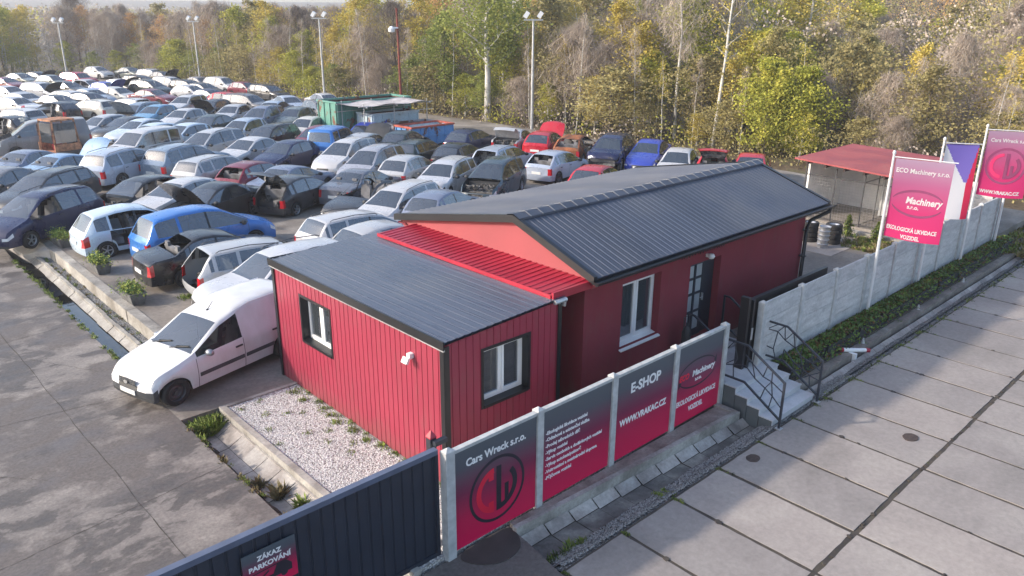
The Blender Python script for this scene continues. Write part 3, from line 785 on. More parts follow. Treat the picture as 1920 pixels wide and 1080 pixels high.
mb = MB(); mb.box(H(RX0+.06, EY0+.05, 3.20), H(RX1-.06, HY0, 3.23)); mb.build('soffit', M_redplaster, house); mb = MB(); mb.box(H(RX0+.06, HY1, 3.20), H(RX1-.06, EY1-.05, 3.23)); mb.build('soffit', M_redplaster, house)
# window with white outside sill
w = window(house, H(6.50, HY0, 1.27), (1, 0, 0), (0, -1, 0), 1.42, 1.55, .26)
mb = MB(); mb.add([H(6.46, HY0-.07, 1.215), H(7.95, HY0-.07, 1.215), H(7.95, HY0+.2, 1.285), H(6.46, HY0+.2, 1.285), H(6.46, HY0-.07, 1.185), H(7.95, HY0-.07, 1.185), H(7.95, HY0+.2, 1.25), H(6.46, HY0+.2, 1.25)],
       [(0, 1, 2, 3), (4, 7, 6, 5), (0, 4, 5, 1), (1, 5, 6, 2), (3, 7, 4, 0)])
mb.build('sill', M_white, w)
mb = MB(); mb.box(H(HX0+.3, 4.6, .4), H(HX1-.3, 4.7, 2.9)); mb.box(H(HX0+.3, HY0+.4, .3), H(HX1-.3, 4.6, .4)); mb.box(H(HX0+.3, HY0+.3, 2.9), H(HX1-.3, 4.7, 2.95))
mb.box(H(8.4, HY0+.3, .4), H(8.5, 4.6, 2.9)); mb.box(H(7.0, 3.0, .4), H(8.2, 3.6, 1.15)); mb.build('room', plain('room_red', (.22, .10, .09), rough=.9), house)
# door
dr = MB(); DX0, DX1, DZ0, DZ1 = 9.16, 10.02, .62, 2.70; dy = HY0+.20
def dbx(x0, x1, z0, z1, y0=dy-.05, y1=dy+.01, mb=dr): mb.box(H(x0, y0, z0), H(x1, y1, z1))
dbx(DX0, DX0+.11, DZ0, DZ1); dbx(DX1-.11, DX1, DZ0, DZ1); dbx(DX0+.11, DX1-.11, DZ0, DZ0+.20); dbx(DX0+.11, DX1-.11, DZ1-.10, DZ1)
xm = (DX0+DX1)/2; dbx(xm-.035, xm+.035, DZ0+.2, DZ1-.1, dy-.06)
zr = [DZ0+.20, DZ0+.70, DZ0+1.2, DZ0+1.62]
for z in zr[1:]: dbx(DX0+.11, DX1-.11, z-.035, z+.035, dy-.045)
dbx(10.02, 10.50, DZ0, DZ1, dy-.0, dy+.02)
door = dr.build('door', M_anth, house)
mb = MB(); mb.box(H(DX0+.11, dy-.03, DZ0+.2), H(DX1-.11, dy-.02, DZ1-.1)); mb.build('pane', plain('frosted_glass', (.42, .45, .46), rough=.18, var=.1, spec=.8), door)
mb = MB(); mb.box(H(DX1-.07, dy-.10, DZ0+.95), H(DX1-.05, dy-.05, DZ0+1.15)); mb.tube([H(DX1-.06, dy-.10, DZ0+1.05), H(DX1-.19, dy-.10, DZ0+1.05)], .011, 6); mb.build('handle', M_galv, door)
mb = MB(); mb.box(H(DX0-.05, HY0-.02, .50), H(10.52, HY0+.26, .615)); mb.build('threshold', M_step, house)
# lamp above the door and house number strip
mb = MB(); mb.lathe([(0.0, -.07), (.06, -.06), (.095, 0), (.06, .06), (0, .07)], 12, Matrix.Translation((9.80, HY0-.14, 2.86))); mb.box((9.76, HY0-.10, 2.82), (9.84, HY0, 2.90))
o = mb.build('wall_lamp', M_white, smooth=True); tag(o, 'round white lamp on the red wall above the glazed door', 'lamp')
# dark raised lettering strip, illegible in the picture
mb = MB()
x = 8.72
while x < 10.65:
    w_ = R.uniform(.05, .10); hh = R.uniform(.07, .11)
    mb.box((x, HY0-.016, 3.0-hh/2), (x+w_*.3, HY0-.003, 3.0+hh/2)); mb.box((x+w_*.34, HY0-.016, 3.0+hh/2-.03), (x+w_, HY0-.003, 3.0+hh/2)); x += w_+.03
o = mb.build('wall_sign', M_black); tag(o, 'line of dark cut out strokes fixed on the wall above the door lamp', 'sign')

# lean-to roof between container office and house
lt = thing('link_roof', 'bright red ribbed sheet roof sloping between the dark container roof and the pink gable', 'roof', (4.0, 1.6, 0))
mb = MB(); roof_sheet(mb, (0, 0.03, 3.24), (0, 6.30, 3.24), (1.16, 0, .05), .19, .045, .018)
mb.box((-.02, -.03, 3.13), (1.16, .028, 3.30)); mb.box((-.045, .03, 3.16), (-.02, 6.3, 3.25))
mb.build('roof_sheet', M_redroof, lt)
mb = MB(); mb.box((.22, .9, 0), (1.18, 1.0, 3.14)); mb.box((.22, 6.0, 0), (1.18, 6.1, 3.1)); mb.build('wall', M_redplaster, lt)
mb = MB(); mb.tube([(-.05, -.10, 3.12), (.28, -.10, 3.12)], .05, 8); mb.tube([(.25, -.1, 3.12), (.25, -.1, 3.0), (.25, .5, 2.9), (.25, .6, 0.0)], .035, 8)
mb.build('drain_pipe', M_galv, lt)

# ------------------------------------------------------------------ sign fence
def sign_mat():
    mt, n, l, b = _new('printed_gradient')
    tc = n.new("ShaderNodeTexCoord"); sx = n.new("ShaderNodeSeparateXYZ"); l.new(tc.outputs["Object"], sx.inputs[0])
    mr = n.new("ShaderNodeMapRange"); mr.inputs[1].default_value = 0.0; mr.inputs[2].default_value = 1.0
    l.new(sx.outputs["Z"], mr.inputs[0])
    # generated z runs 0..1 over each board
    l.new(tc.outputs["Generated"], sx.inputs[0])
    c = _ramp(n, l, mr.outputs[0], [(0.0, hexc(215, 18, 78)), (0.28, hexc(190, 22, 74)), (0.55, hexc(120, 38, 72)), (0.82, hexc(78, 82, 92)), (1.0, hexc(78, 88, 96))])
    l.new(c, b.inputs["Base Color"]); b.inputs["Roughness"].default_value = 0.35
    return mt
M_print = sign_mat()
M_letter = plain('white_lettering', (.80, .80, .80), rough=.5, var=.03)
M_ink = plain('black_ink', (.02, .018, .03), rough=.4, var=.1)
M_redink = plain('red_ink', (.72, .012, .05), rough=.4, var=.05)
fence = thing('sign_fence', 'pale concrete posts and top rail carrying the four advertising boards', 'fence', (0, 0, 0))
PX = [0.0, 2.05, 4.10, 6.13, 8.02]
for i, x in enumerate(PX):
    mb = MB(); w_ = .075 if i else .09
    mb.box((x-w_, -.06, -.1), (x+w_, .10, 2.0)); mb.add([(x-w_, -.06, 2.0), (x+w_, -.06, 2.0), (x+w_, .10, 2.0), (x-w_, .10, 2.0), (x, .02, 2.06)], [(0, 1, 4), (1, 2, 4), (2, 3, 4), (3, 0, 4)])
    mb.build('post', M_post, fence)
mb = MB()
for i in range(4): mb.box((PX[i]+.08, -.045, 1.925), (PX[i+1]-.08, .055, 1.985))
mb.build('top_rail', M_post, fence)
mb = MB()
for i in range(4):
    for z in (.02, .5, .98, 1.46): mb.box((PX[i]+.08, -.005, z), (PX[i+1]-.08, .05, z+.475 if z < 1.4 else 1.92))
mb.build('panel', M_fence, fence)
def sign(i, label):
    x0, x1 = PX[i]+.085, PX[i+1]-.08
    t = thing('sign_board', label, 'sign board', (x0, -.008, .03), 0, 'advertising boards on the sign fence')
    mb = MB(); mb.box((0, -.012, 0), (x1-x0, 0, 1.885)); mb.build('board', M_print, t)
    return t, x1-x0
def ring(mb, cx, cz, ro, ri, y, a0=0, a1=2*pi, n=48, mi=0, sx=1.0):
    vs = []
    for i in range(n+1):
        t = a0+(a1-a0)*i/n
        for r_ in (ri, ro): vs.append((cx+cos(t)*r_*sx, y, cz+sin(t)*r_))
    mb.add(vs, [(2*i, 2*i+1, 2*i+3, 2*i+2) for i in range(n)], mi)
def quad2(mb, pts, y, mi=0): mb.add([(x, y, z) for x, z in pts], [tuple(range(len(pts)))], mi)
def cw_logo(parent, cx, cz, s, y, ringm=M_ink, cm=M_redink, wm=M_ink, rg=True):
    if rg:
        mb = MB(); ring(mb, cx, cz, s, s*.91, y, n=64); mb.build('emblem_ring', ringm, parent)
    mb = MB(); a = radians(100)
    ring(mb, cx-.06*s, cz, s*.70, s*.53, y-.001, radians(97), radians(263), 40)
    quad2(mb, [(cx-.06*s-.30*s, cz+.70*s*.90), (cx-.145*s, cz+.70*s*.99), (cx-.145*s, cz+.33*s), (cx-.33*s, cz+.33*s), (cx-.33*s, cz+.46*s)], y-.002)
    quad2(mb, [(cx-.36*s, cz-.62*s), (cx-.33*s, cz-.46*s), (cx-.33*s, cz-.33*s), (cx-.145*s, cz-.33*s), (cx-.145*s, cz-.695*s)], y-.002)
    mb.build('letter_mark', cm, parent)
    mb = MB()
    quad2(mb, [(cx-.05*s, cz+.70*s), (cx-.05*s, cz-.70*s), (cx+.13*s, cz-.69*s), (cx+.13*s, cz+.69*s)], y-.001)
    quad2(mb, [(cx+.25*s, cz-.52*s), (cx+.25*s, cz+.05*s), (cx+.40*s, cz+.05*s), (cx+.40*s, cz-.36*s)], y-.0015)
    ring(mb, cx+.02*s, cz, s*.70, s*.53, y-.002, radians(-88), radians(42), 34)
    quad2(mb, [(cx+.10*s, cz-.52*s), (cx+.10*s, cz-.69*s), (cx+.34*s, cz-.60*s), (cx+.34*s, cz-.46*s)], y-.0025)
    mb.build('letter_mark', wm, parent)
t, w_ = sign(0, 'board reading Cars Wreck s.r.o. with a round CW emblem, nearest the gate')
mb = MB(); text_on(mb, 'Cars Wreck s.r.o.', .20, w_*.50, 1.60, -.014, width=1.36, bold=.006); mb.build('lettering', M_letter, t)
cw_logo(t, w_*.51, .82, .64, -.0145)
t, w_ = sign(1, 'board listing eight services in small white lines')
mb = MB()
for k_, ln in enumerate(['-Ekologická likvidace vozidel', '-Odtahová a asistenční služba', '-Prodej náhradních dílů', '-Výkup vozidel', '-Servis osobních a dodávkových vozidel', '-Výkup autokatalyzátorů', '-Vnitrostátní a mezinárodní doprava', '-Půjčovna vozidel']):
    text_on(mb, ln, .098, .08, 1.42-k_*.135, -.014, bold=.0035, align='LEFT')
mb.build('lettering', M_letter, t)
t, w_ = sign(2, 'board reading E-SHOP with a web address below')
mb = MB(); text_on(mb, 'E-SHOP', .30, w_*.50, 1.50, -.014, width=.98, bold=.010); text_on(mb, 'WWW.VRAKAC.CZ', .20, w_*.49, .80, -.014, width=1.55, bold=.008)
mb.build('lettering', M_letter, t)
def eco(parent, cx, cz, s, y, red=M_redink, ink=None, eco_w=True):
    ink = ink or M_ink; mb = MB()
    # two swooshes, thick in the middle, pointed at the ends
    for a0, a1 in ((radians(20), radians(172)), (radians(-165), radians(-12))):
        n_ = 36; vs = []
        for i in range(n_+1):
            q = i/n_; t_ = a0+(a1-a0)*q; th = .012+.085*sin(pi*q)
            for r_ in (1-th, 1+th*.3): vs.append((cx+cos(t_)*s*r_, y, cz+sin(t_)*s*.47*r_))
        mb.add(vs, [(2*i, 2*i+1, 2*i+3, 2*i+2) for i in range(n_)])
    quad2(mb, [(cx-.99*s, cz-.33*s), (cx-.99*s, cz-.02*s), (cx-.85*s, cz-.15*s)], y-.0006)
    quad2(mb, [(cx+.99*s, cz+.33*s), (cx+.99*s, cz+.02*s), (cx+.85*s, cz+.15*s)], y-.0006)
    mb.build('emblem_swoosh', ink, parent)
    mb = MB()
    if eco_w: text_on(mb, 'ECO', .26*s, cx-.72*s, cz, y-.001, width=.50*s, bold=.008, shear=.2)
    if eco_w: mb.build('lettering', red, parent)
    mb = MB(); text_on(mb, 'Machinery', .27*s, cx+.30*s, cz, y-.0015, width=1.22*s, bold=.007, shear=.15)
    text_on(mb, 's.r.o.', .17*s, cx+.05*s, cz-.22*s, y-.0015, bold=.005)
    mb.build('lettering', M_letter, parent)
t, w_ = sign(3, 'board with swoosh emblem reading ECO Machinery s.r.o., next to the stairs')
eco(t, w_*.46, 1.12, .72, -.014)
mb = MB(); text_on(mb, 'EKOLOGICKÁ LIKVIDACE', .17, w_*.47, .52, -.014, width=1.50, bold=.006); text_on(mb, 'VOZIDEL', .17, w_*.47, .28, -.014, width=.56, bold=.006)
mb.build('lettering', M_letter, t)

# ------------------------------------------------------------------ sliding gate
gate = thing('sliding_gate', 'dark blue ribbed sheet sliding gate with grey blue top rail', 'gate', (-.12, .14, 0))
mb = MB(); ribbed(mb, (-7.5, 0, .08), (1, 0, 0), (0, -1, 0), 7.48, 1.86, .20, .05, .018); ribbed(mb, (-7.5, .05, .08), (1, 0, 0), (0, 1, 0), 7.48, 1.86, .20, .05, .018)
mb.build('sheet', M_gate, gate)
mb = MB(); mb.box((-7.52, -.03, 1.94), (0, .08, 2.03)); mb.build('top_rail', M_gatetop, gate)
mb = MB(); mb.box((-7.52, -.03, .0), (0, .08, .08)); mb.box((-.06, -.032, .08), (0, .082, 1.94)); mb.build('frame', M_gate, gate)
gp_ = thing('gate_post', 'square grey metal gate post with small red lamp cap beside the first concrete post', 'post', (-.02, .42, 0))
mb = MB(); mb.box((-.06, -.06, 0), (.06, .06, 2.08)); mb.box((-.03, -.16, 1.98), (.22, -.07, 2.06)); mb.build('shaft', M_anth, gp_)
mb = MB(); mb.add([(-.065, -.065, 2.1), (.065, -.065, 2.1), (.065, .065, 2.1), (-.065, .065, 2.1), (0, 0, 2.22)], [(0, 1, 4), (1, 2, 4), (2, 3, 4), (3, 0, 4), (3, 2, 1, 0)]); mb.box((-.065, -.065, 2.082), (.065, .065, 2.1)); mb.build('cap', M_redroof, gp_)
np_ = thing('parking_sign', 'red and grey sign reading ZÁKAZ PARKOVÁNÍ with black tow truck, on the gate', 'sign', (-3.45, .085, 1.08))
mb = MB(); mb.box((0, 0, 0), (.78, .012, .66)); mb.build('board', M_print, np_)
mb = MB(); text_on(mb, 'ZÁKAZ', .105, .39, .53, -.002, width=.36, bold=.004); text_on(mb, 'PARKOVÁNÍ', .105, .39, .40, -.002, width=.62, bold=.004); mb.build('lettering', M_letter, np_)
mb = MB(); quad2(mb, [(.10, .14), (.10, .19), (.42, .19), (.48, .32), (.62, .32), (.70, .24), (.70, .13), (.36, .13)], -.002); quad2(mb, [(.12, .30), (.12, .32), (.66, .34), (.66, .325)], -.0025); quad2(mb, [(.18, .19), (.36, .29), (.36, .26), (.24, .19)], -.003)
ring(mb, .22, .13, .05, .0, -.0035, n=16); ring(mb, .58, .13, .05, .0, -.0035, n=16); mb.build('pictogram', M_ink, np_)

# ------------------------------------------------------------------ stairs with railings
SX0, SX1 = 8.12, 10.02
stp = thing('outer_stairs', 'grey tiled outdoor steps leading from the concrete lot up to the gate opening', 'stairs', (SX0, 0, 0))
ys_ = [0.10, -.38, -.70, -1.02, -1.34]; hs = [.50, .35, .20, .05]; y_end = -1.34
prof = []
steps = [(.62, .12, -.42, ), (0, 0, 0)]
mb = MB(); W_ = SX1-SX0
tops = [(0.70, -.36, .50), (-.36, -.68, .35), (-.68, -1.00, .20), (-1.00, -1.34, .05)]
for (ya, yb, z) in tops:
    mb.box((0, yb-.02, z-.03), (W_+.02, ya, z))
for k_, (ya, yb, z) in enumerate(tops):
    mb.box((.012, yb, z-.15 if k_ < 3 else SZ), (W_+.008, yb+.012, z-.03))
mb.build('tread', M_step, stp)
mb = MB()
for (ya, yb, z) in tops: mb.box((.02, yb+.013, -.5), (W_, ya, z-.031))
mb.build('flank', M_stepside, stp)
# inner flight up to the door
st2_ = thing('door_stairs', 'short grey step flight inside the fence rising to the glazed door', 'stairs', (9.0, .7, 0))
mb = MB(); mb.box((-.6, 0, 0), (1.9, .25, .499))
mb.box((-.2, .25, .0), (1.5, 1.075, .56))
mb.box((-.9, -.55, 0), (-.3, .25, .25)); mb.box((-.3, .9, 0), (-.2, 1.08, .4)); mb.build('flight', M_step, st2_)
def railing(name, label, loc, pts_top, pts_bot, legs, cells=True, seed=1, group=None):
    t = thing(name, label, 'railing', loc, 0, group)
    mb = MB(); q = lambda p: (0, p[0], p[1])
    for pts in (pts_top, pts_bot):
        for i in range(len(pts)-1): mb.bar(q(pts[i]), q(pts[i+1]), .042, .042)
    for (y, z0, z1) in legs: mb.bar((0, y, z0), (0, y, z1), .046, .046)
    mb.build('frame', M_anth, t)
    mb = MB(); rr = random.Random(seed)
    def top(y):
        for i in range(len(pts_top)-1):
            (a, b), (c, d) = pts_top[i], pts_top[i+1]
            if min(a, c) <= y <= max(a, c): return b+(d-b)*(y-a)/(c-a)
    def bot(y):
        for i in range(len(pts_bot)-1):
            (a, b), (c, d) = pts_bot[i], pts_bot[i+1]
            if min(a, c) <= y <= max(a, c): return b+(d-b)*(y-a)/(c-a)
    y0, y1 = pts_top[0][0], pts_top[-1][0]
    if cells:
        n_ = 6; nodes = []
        for i in range(n_+1):
            y = y0+(y1-y0)*i/n_; col = []
            for k_ in range(4):
                f = (0, .34, .67, 1)[k_]; yy = y+(rr.uniform(-.07, .07) if 0 < i < n_ else 0)
                yy = max(min(yy, max(y0, y1)), min(y0, y1)); ff = f+(rr.uniform(-.11, .11) if 0 < k_ < 3 else 0)
                b_, t_ = bot(yy), top(yy); col.append((yy, b_+(t_-b_)*ff))
            nodes.append(col)
        for i in range(n_):
            for k_ in range(1, 3):
                if rr.random() < .93: mb.bar(q(nodes[i][k_]), q(nodes[i+1][k_]), .020, .020)
            for k_ in range(3):
                if i > 0 and rr.random() < .85: mb.bar(q(nodes[i][k_]), q(nodes[i][k_+1]), .020, .020)
                if rr.random() < .35: mb.bar(q(nodes[i][k_]), q(nodes[i+1][k_+1]), .020, .020)
        mb.build('infill_rods', M_anth, t)
    mb = MB()
    for (y, z0, z1) in legs: mb.box((-.07, y-.07, z0-.004), (.07, y+.07, z0+.012))
    mb.build('base_plate', M_galv, t)
    return t
railing('stair_railing', 'dark angular mosaic railing on the left of the outdoor steps beside the sign boards', (SX0+.03, 0, 0),
        [(.02, 1.60), (-.54, 1.60), (-1.50, 1.02)], [(.02, .70), (-.54, .70), (-1.50, .10)], [(.02, .50, 1.62), (-1.50, SZ, 1.04)], seed=3, group='railings on the outdoor steps')
railing('stair_railing', 'dark angular mosaic railing on the right of the outdoor steps in front of the planters', (SX1-.02, 0, 0),
        [(.02, 1.54), (-.50, 1.54), (-1.46, .96)], [(.02, .64), (-.50, .64), (-1.46, .06)], [(.02, .50, 1.56), (-1.46, SZ, .98)], seed=8, group='railings on the outdoor steps')
t = railing('door_railing', 'plain dark handrail at the right of the inner steps near the gate leaf', (10.62, 1.60, 0),
        [(.05, 1.60), (-.12, 1.60), (-1.0, 1.05)], [(.05, .75), (-.12, .75), (-1.0, .28)], [(.05, .5, 1.62), (-1.0, .1, 1.07)], cells=False)
t = railing('door_railing', 'plain dark handrail at the left of the inner steps below the glazed door', (9.02, 1.60, 0),
        [(.05, 1.50), (-.12, 1.50), (-1.0, .98)], [(.05, .75), (-.12, .75), (-1.0, .28)], [(.05, .5, 1.52), (-1.0, .1, 1.0)], cells=False)
# gas bottle trolley under the left handrail
mb = MB(); mb.lathe([(0, 0), (.11, .01), (.12, .1), (.12, .55), (.07, .68), (.03, .72), (.03, .8), (0, .8)], 14, Matrix.Translation((0, 0, .02)))
mb.tube([(-.14, 0, 0), (-.14, 0, 1.0), (.14, 0, 1.0), (.14, 0, 0)], .015, 6)
o = mb.build('gas_bottle', M_plastic, smooth=True, loc=(8.62, 1.42, .62)); tag(o, 'black bottle on a small trolley below the glazed door', 'gas bottle')
mb = MB(); mb.box((8.2, 1.08, 0), (9.0, 1.78, .6)); o = mb.build('landing', M_stepside); tag(o, 'grey landing block below the house wall beside the inner steps', 'landing')

# gate leaf in the opening, behind the right fence
gl = thing('gate_leaf', 'narrow anthracite slab gate parked open behind the concrete fence', 'gate', (9.32, .17, 0))
mb = MB(); mb.box((0, 0, .42), (3.9, .10, 2.20)); mb.build('leaf', M_black, gl)
mb = MB(); mb.box((-.26, -.10, .35), (-.16, .12, 2.34)); mb.box((-.10, -.14, .35), (-.02, .10, 2.26)); mb.build('gate_upright', M_black, gl)
mb = MB(); mb.box((-.09, -.16, 1.25), (-.03, -.14, 1.55)); mb.build('handle', M_galv, gl)
mb = MB(); mb.box((13.0, .7, .35), (13.62, 1.15, 1.42)); mb.box((12.98, .68, 1.42), (13.64, 1.17, 1.46)); o = mb.build('cabinet', M_white); tag(o, 'white metal cabinet behind the gate leaf at the foot of the downpipe', 'cabinet')

# ------------------------------------------------------------------ concrete fence on the right
cf = thing('concrete_fence', 'long pale grey concrete panel fence behind the flagpoles and planters', 'fence', (9.62, 0, 0))
nP = 10; pitch = 1.915
for i in range(nP):
    x = i*pitch; mb = MB(); mb.box((x-.075, -.07, -.3), (x+.075, .09, 2.13)); mb.add([(x-.075, -.07, 2.13), (x+.075, -.07, 2.13), (x+.075, .09, 2.13), (x-.075, .09, 2.13), (x, .01, 2.18)], [(0, 1, 4), (1, 2, 4), (2, 3, 4), (3, 0, 4)])
    mb.build('post', M_post, cf)
    if i < nP-1:
        mb = MB()
        for z in (-.2, .27, .73, 1.19, 1.65): mb.box((x+.077, -.022, z), (x+pitch-.077, .03, z+.452 if z < 1.6 else 2.10))
        mb.build('panel', M_fence, cf)
# cross fence at the far end
cf = thing('concrete_fence', 'plain grey concrete panel wall standing behind the flags at the far corner', 'fence', (27.2, .3, 0))
for i in range(2):
    mb = MB()
    for z in (0, .62, 1.24, 1.86): mb.box((0, i*2.1, z), (.06, i*2.1+2.0, z+.605))
    mb.build('panel', M_fence, cf)
    mb = MB(); mb.box((-.04, i*2.1+2.005, 0), (.1, i*2.1+2.095, 2.6)); mb.build('post', M_post, cf)

# ------------------------------------------------------------------ planters with ivy
M_planter = plain('dark_planter', (.035, .038, .042), rough=.85, var=.35, scale=5, bump=.4)
M_ivy = patchy('ivy_leaf', [(0.3, (.05, .09, .016)), (0.55, (.13, .22, .035)), (0.75, (.28, .33, .07))], 3.0, fine=9, fineamt=.5, bump=0, rough=(.5, .8))
M_ivyb = patchy('brown_leaf', [(0.3, (.09, .04, .015)), (0.7, (.16, .09, .03))], 3.0, fine=9)
def leafball(mb, fn, n, s0, s1, mats=(0,)):
    for _ in range(n):
        p = Vector(fn()); s = R.uniform(s0, s1)
        d = Vector((R.gauss(0, 1), R.gauss(0, 1), R.gauss(.8, 1))).normalized(); a = d.orthogonal().normalized(); b = d.cross(a)
        q = R.uniform(0, pi); a, b = a*cos(q)+b*sin(q), b*cos(q)-a*sin(q)
        mb.add([p+a*s, p+b*s*.6, p-a*s, p-b*s*.6], [(0, 1, 2, 3)], R.choice(mats))
order = ['nearest the stairs', 'second from the stairs', 'third from the stairs', 'fourth from the stairs', 'fifth from the stairs', 'sixth from the stairs', 'seventh from the stairs', 'last but one before the far corner', 'farthest from the stairs']
for i in range(9):
    x = 10.35+i*1.96; t = thing('planter_box', 'dark stone planter with ivy below the concrete fence, '+order[i], 'planter', (x, -.32, .02), 0, 'ivy planters along the fence')
    mb = MB(); w_ = 1.72
    A = [(0, -.22), (w_, -.22), (w_, .20), (0, .20)]; B = [(-.05, -.27), (w_+.05, -.27), (w_+.05, .24), (-.05, .24)]
    mb.add([(a, b, 0) for a, b in A]+[(a, b, .34) for a, b in B]+[(a*.97+.02, b*.85, .34) for a, b in B]+[(a*.97+.02, b*.85, .26) for a, b in B],
           [(0, 1, 5, 4), (1, 2, 6, 5), (2, 3, 7, 6), (3, 0, 4, 7)]+[(4+j, 4+(j+1) % 4, 8+(j+1) % 4, 8+j) for j in range(4)]+[(8+j, 8+(j+1) % 4, 12+(j+1) % 4, 12+j) for j in range(4)]+[(12, 13, 14, 15)])
    mb.build('box', M_planter, t)
    mb = MB()
    def fn():
        u = R.uniform(-.1, w_+.1); v = R.gauss(0, .17); h = .36+.20*max(0, 1-abs(v)/.3)*R.uniform(.1, 1.1)*(.7+.3*sin(u*5+i)); return (u, v-.02, h-(.3 if v < -.24 else 0)*R.random())
    leafball(mb, fn, 1500 if i < 5 else 800, .028, .06, (0, 0, 0, 0, 1))
    mb.build('ivy', [M_ivy, M_ivyb], t)
# fallen red and white road pole in the gutter
mb = MB(); 
for k_ in range(4):
    a = k_*.25; b = a+.25; mb.tube([(0, -a, 0), (0, -b, 0)], .055, 10, mi=0)
o = MB(); o.tube([(13.05, -.62, .06), (13.75, -1.02, -.03)], .058, 12, 0); o.tube([(13.02, -.60, .062), (13.08, -.638, .058)], .064, 12, 1); o.tube([(13.70, -.99, -.022), (13.80, -1.05, -.035)], .064, 12, 1); o.box((13.2, -.95, -.29), (13.3, -.75, -.02), 0)
o = o.build('drain_pipe', [M_white, M_redroof], smooth=True); tag(o, 'short white pipe with red rims sticking out over the gutter', 'pipe')
# small white cones between planters
for i in (2, 4, 6):
    mb = MB(); mb.lathe([(0, .16), (.02, .15), (.055, 0), (0, 0)], 8); x = 10.35+i*1.96-.12
    o = mb.build('stone_marker', M_post, loc=(x, -.72, -.03)); tag(o, 'small pale marker stone on the kerb in the gap after the %s planter' % {2: 'second', 4: 'fourth', 6: 'sixth'}[i], 'marker stone')

# ------------------------------------------------------------------ flags
M_pole = plain('white_flagpole', (.66, .67, .68), rough=.35, var=.08, metal=.2)
def flag_mat(name, stops):
    mt, n, l, b = _new(name)
    tc = n.new("ShaderNodeTexCoord"); sx = n.new("ShaderNodeSeparateXYZ"); l.new(tc.outputs["Generated"], sx.inputs[0])
    l.new(_ramp(n, l, sx.outputs["Z"], stops), b.inputs["Base Color"]); b.inputs["Roughness"].default_value = .8
    tl = n.new("ShaderNodeBsdfTranslucent"); l.new(_ramp(n, l, sx.outputs["Z"], stops), tl.inputs[0])
    ms = n.new("ShaderNodeMixShader"); ms.inputs[0].default_value = .45
    l.new(b.outputs[0], ms.inputs[1]); l.new(tl.outputs[0], ms.inputs[2]); l.new(ms.outputs[0], n["Material Output"].inputs[0]); return mt
FS = [(0.0, hexc(215, 45, 110)), (0.35, hexc(205, 50, 112)), (0.7, hexc(180, 95, 135)), (1.0, hexc(175, 145, 168))]
M_flag = flag_mat('banner_fabric', FS)
M_flagink = plain('faded_ink', hexc(120, 50, 88), rough=.8, var=.1)
M_flagink2 = plain('faded_ring_ink', hexc(130, 55, 95), rough=.8, var=.1)
def banner_shape(w, h, az, curl):
    """grid (u along the arm, v down) -> local point; az = arm heading"""
    ux, uy = cos(az), sin(az)
    def P(u, v, off=0.0):
        s = u*w; side = curl*sin(u*3.1+v*2.2)*(.25+.75*v)+off
        lift = .10*u*v*w
        return (ux*s-uy*side, uy*s+ux*side, h*(1-v)-lift*0-(.05*sin(u*2.8))*v)
    return P
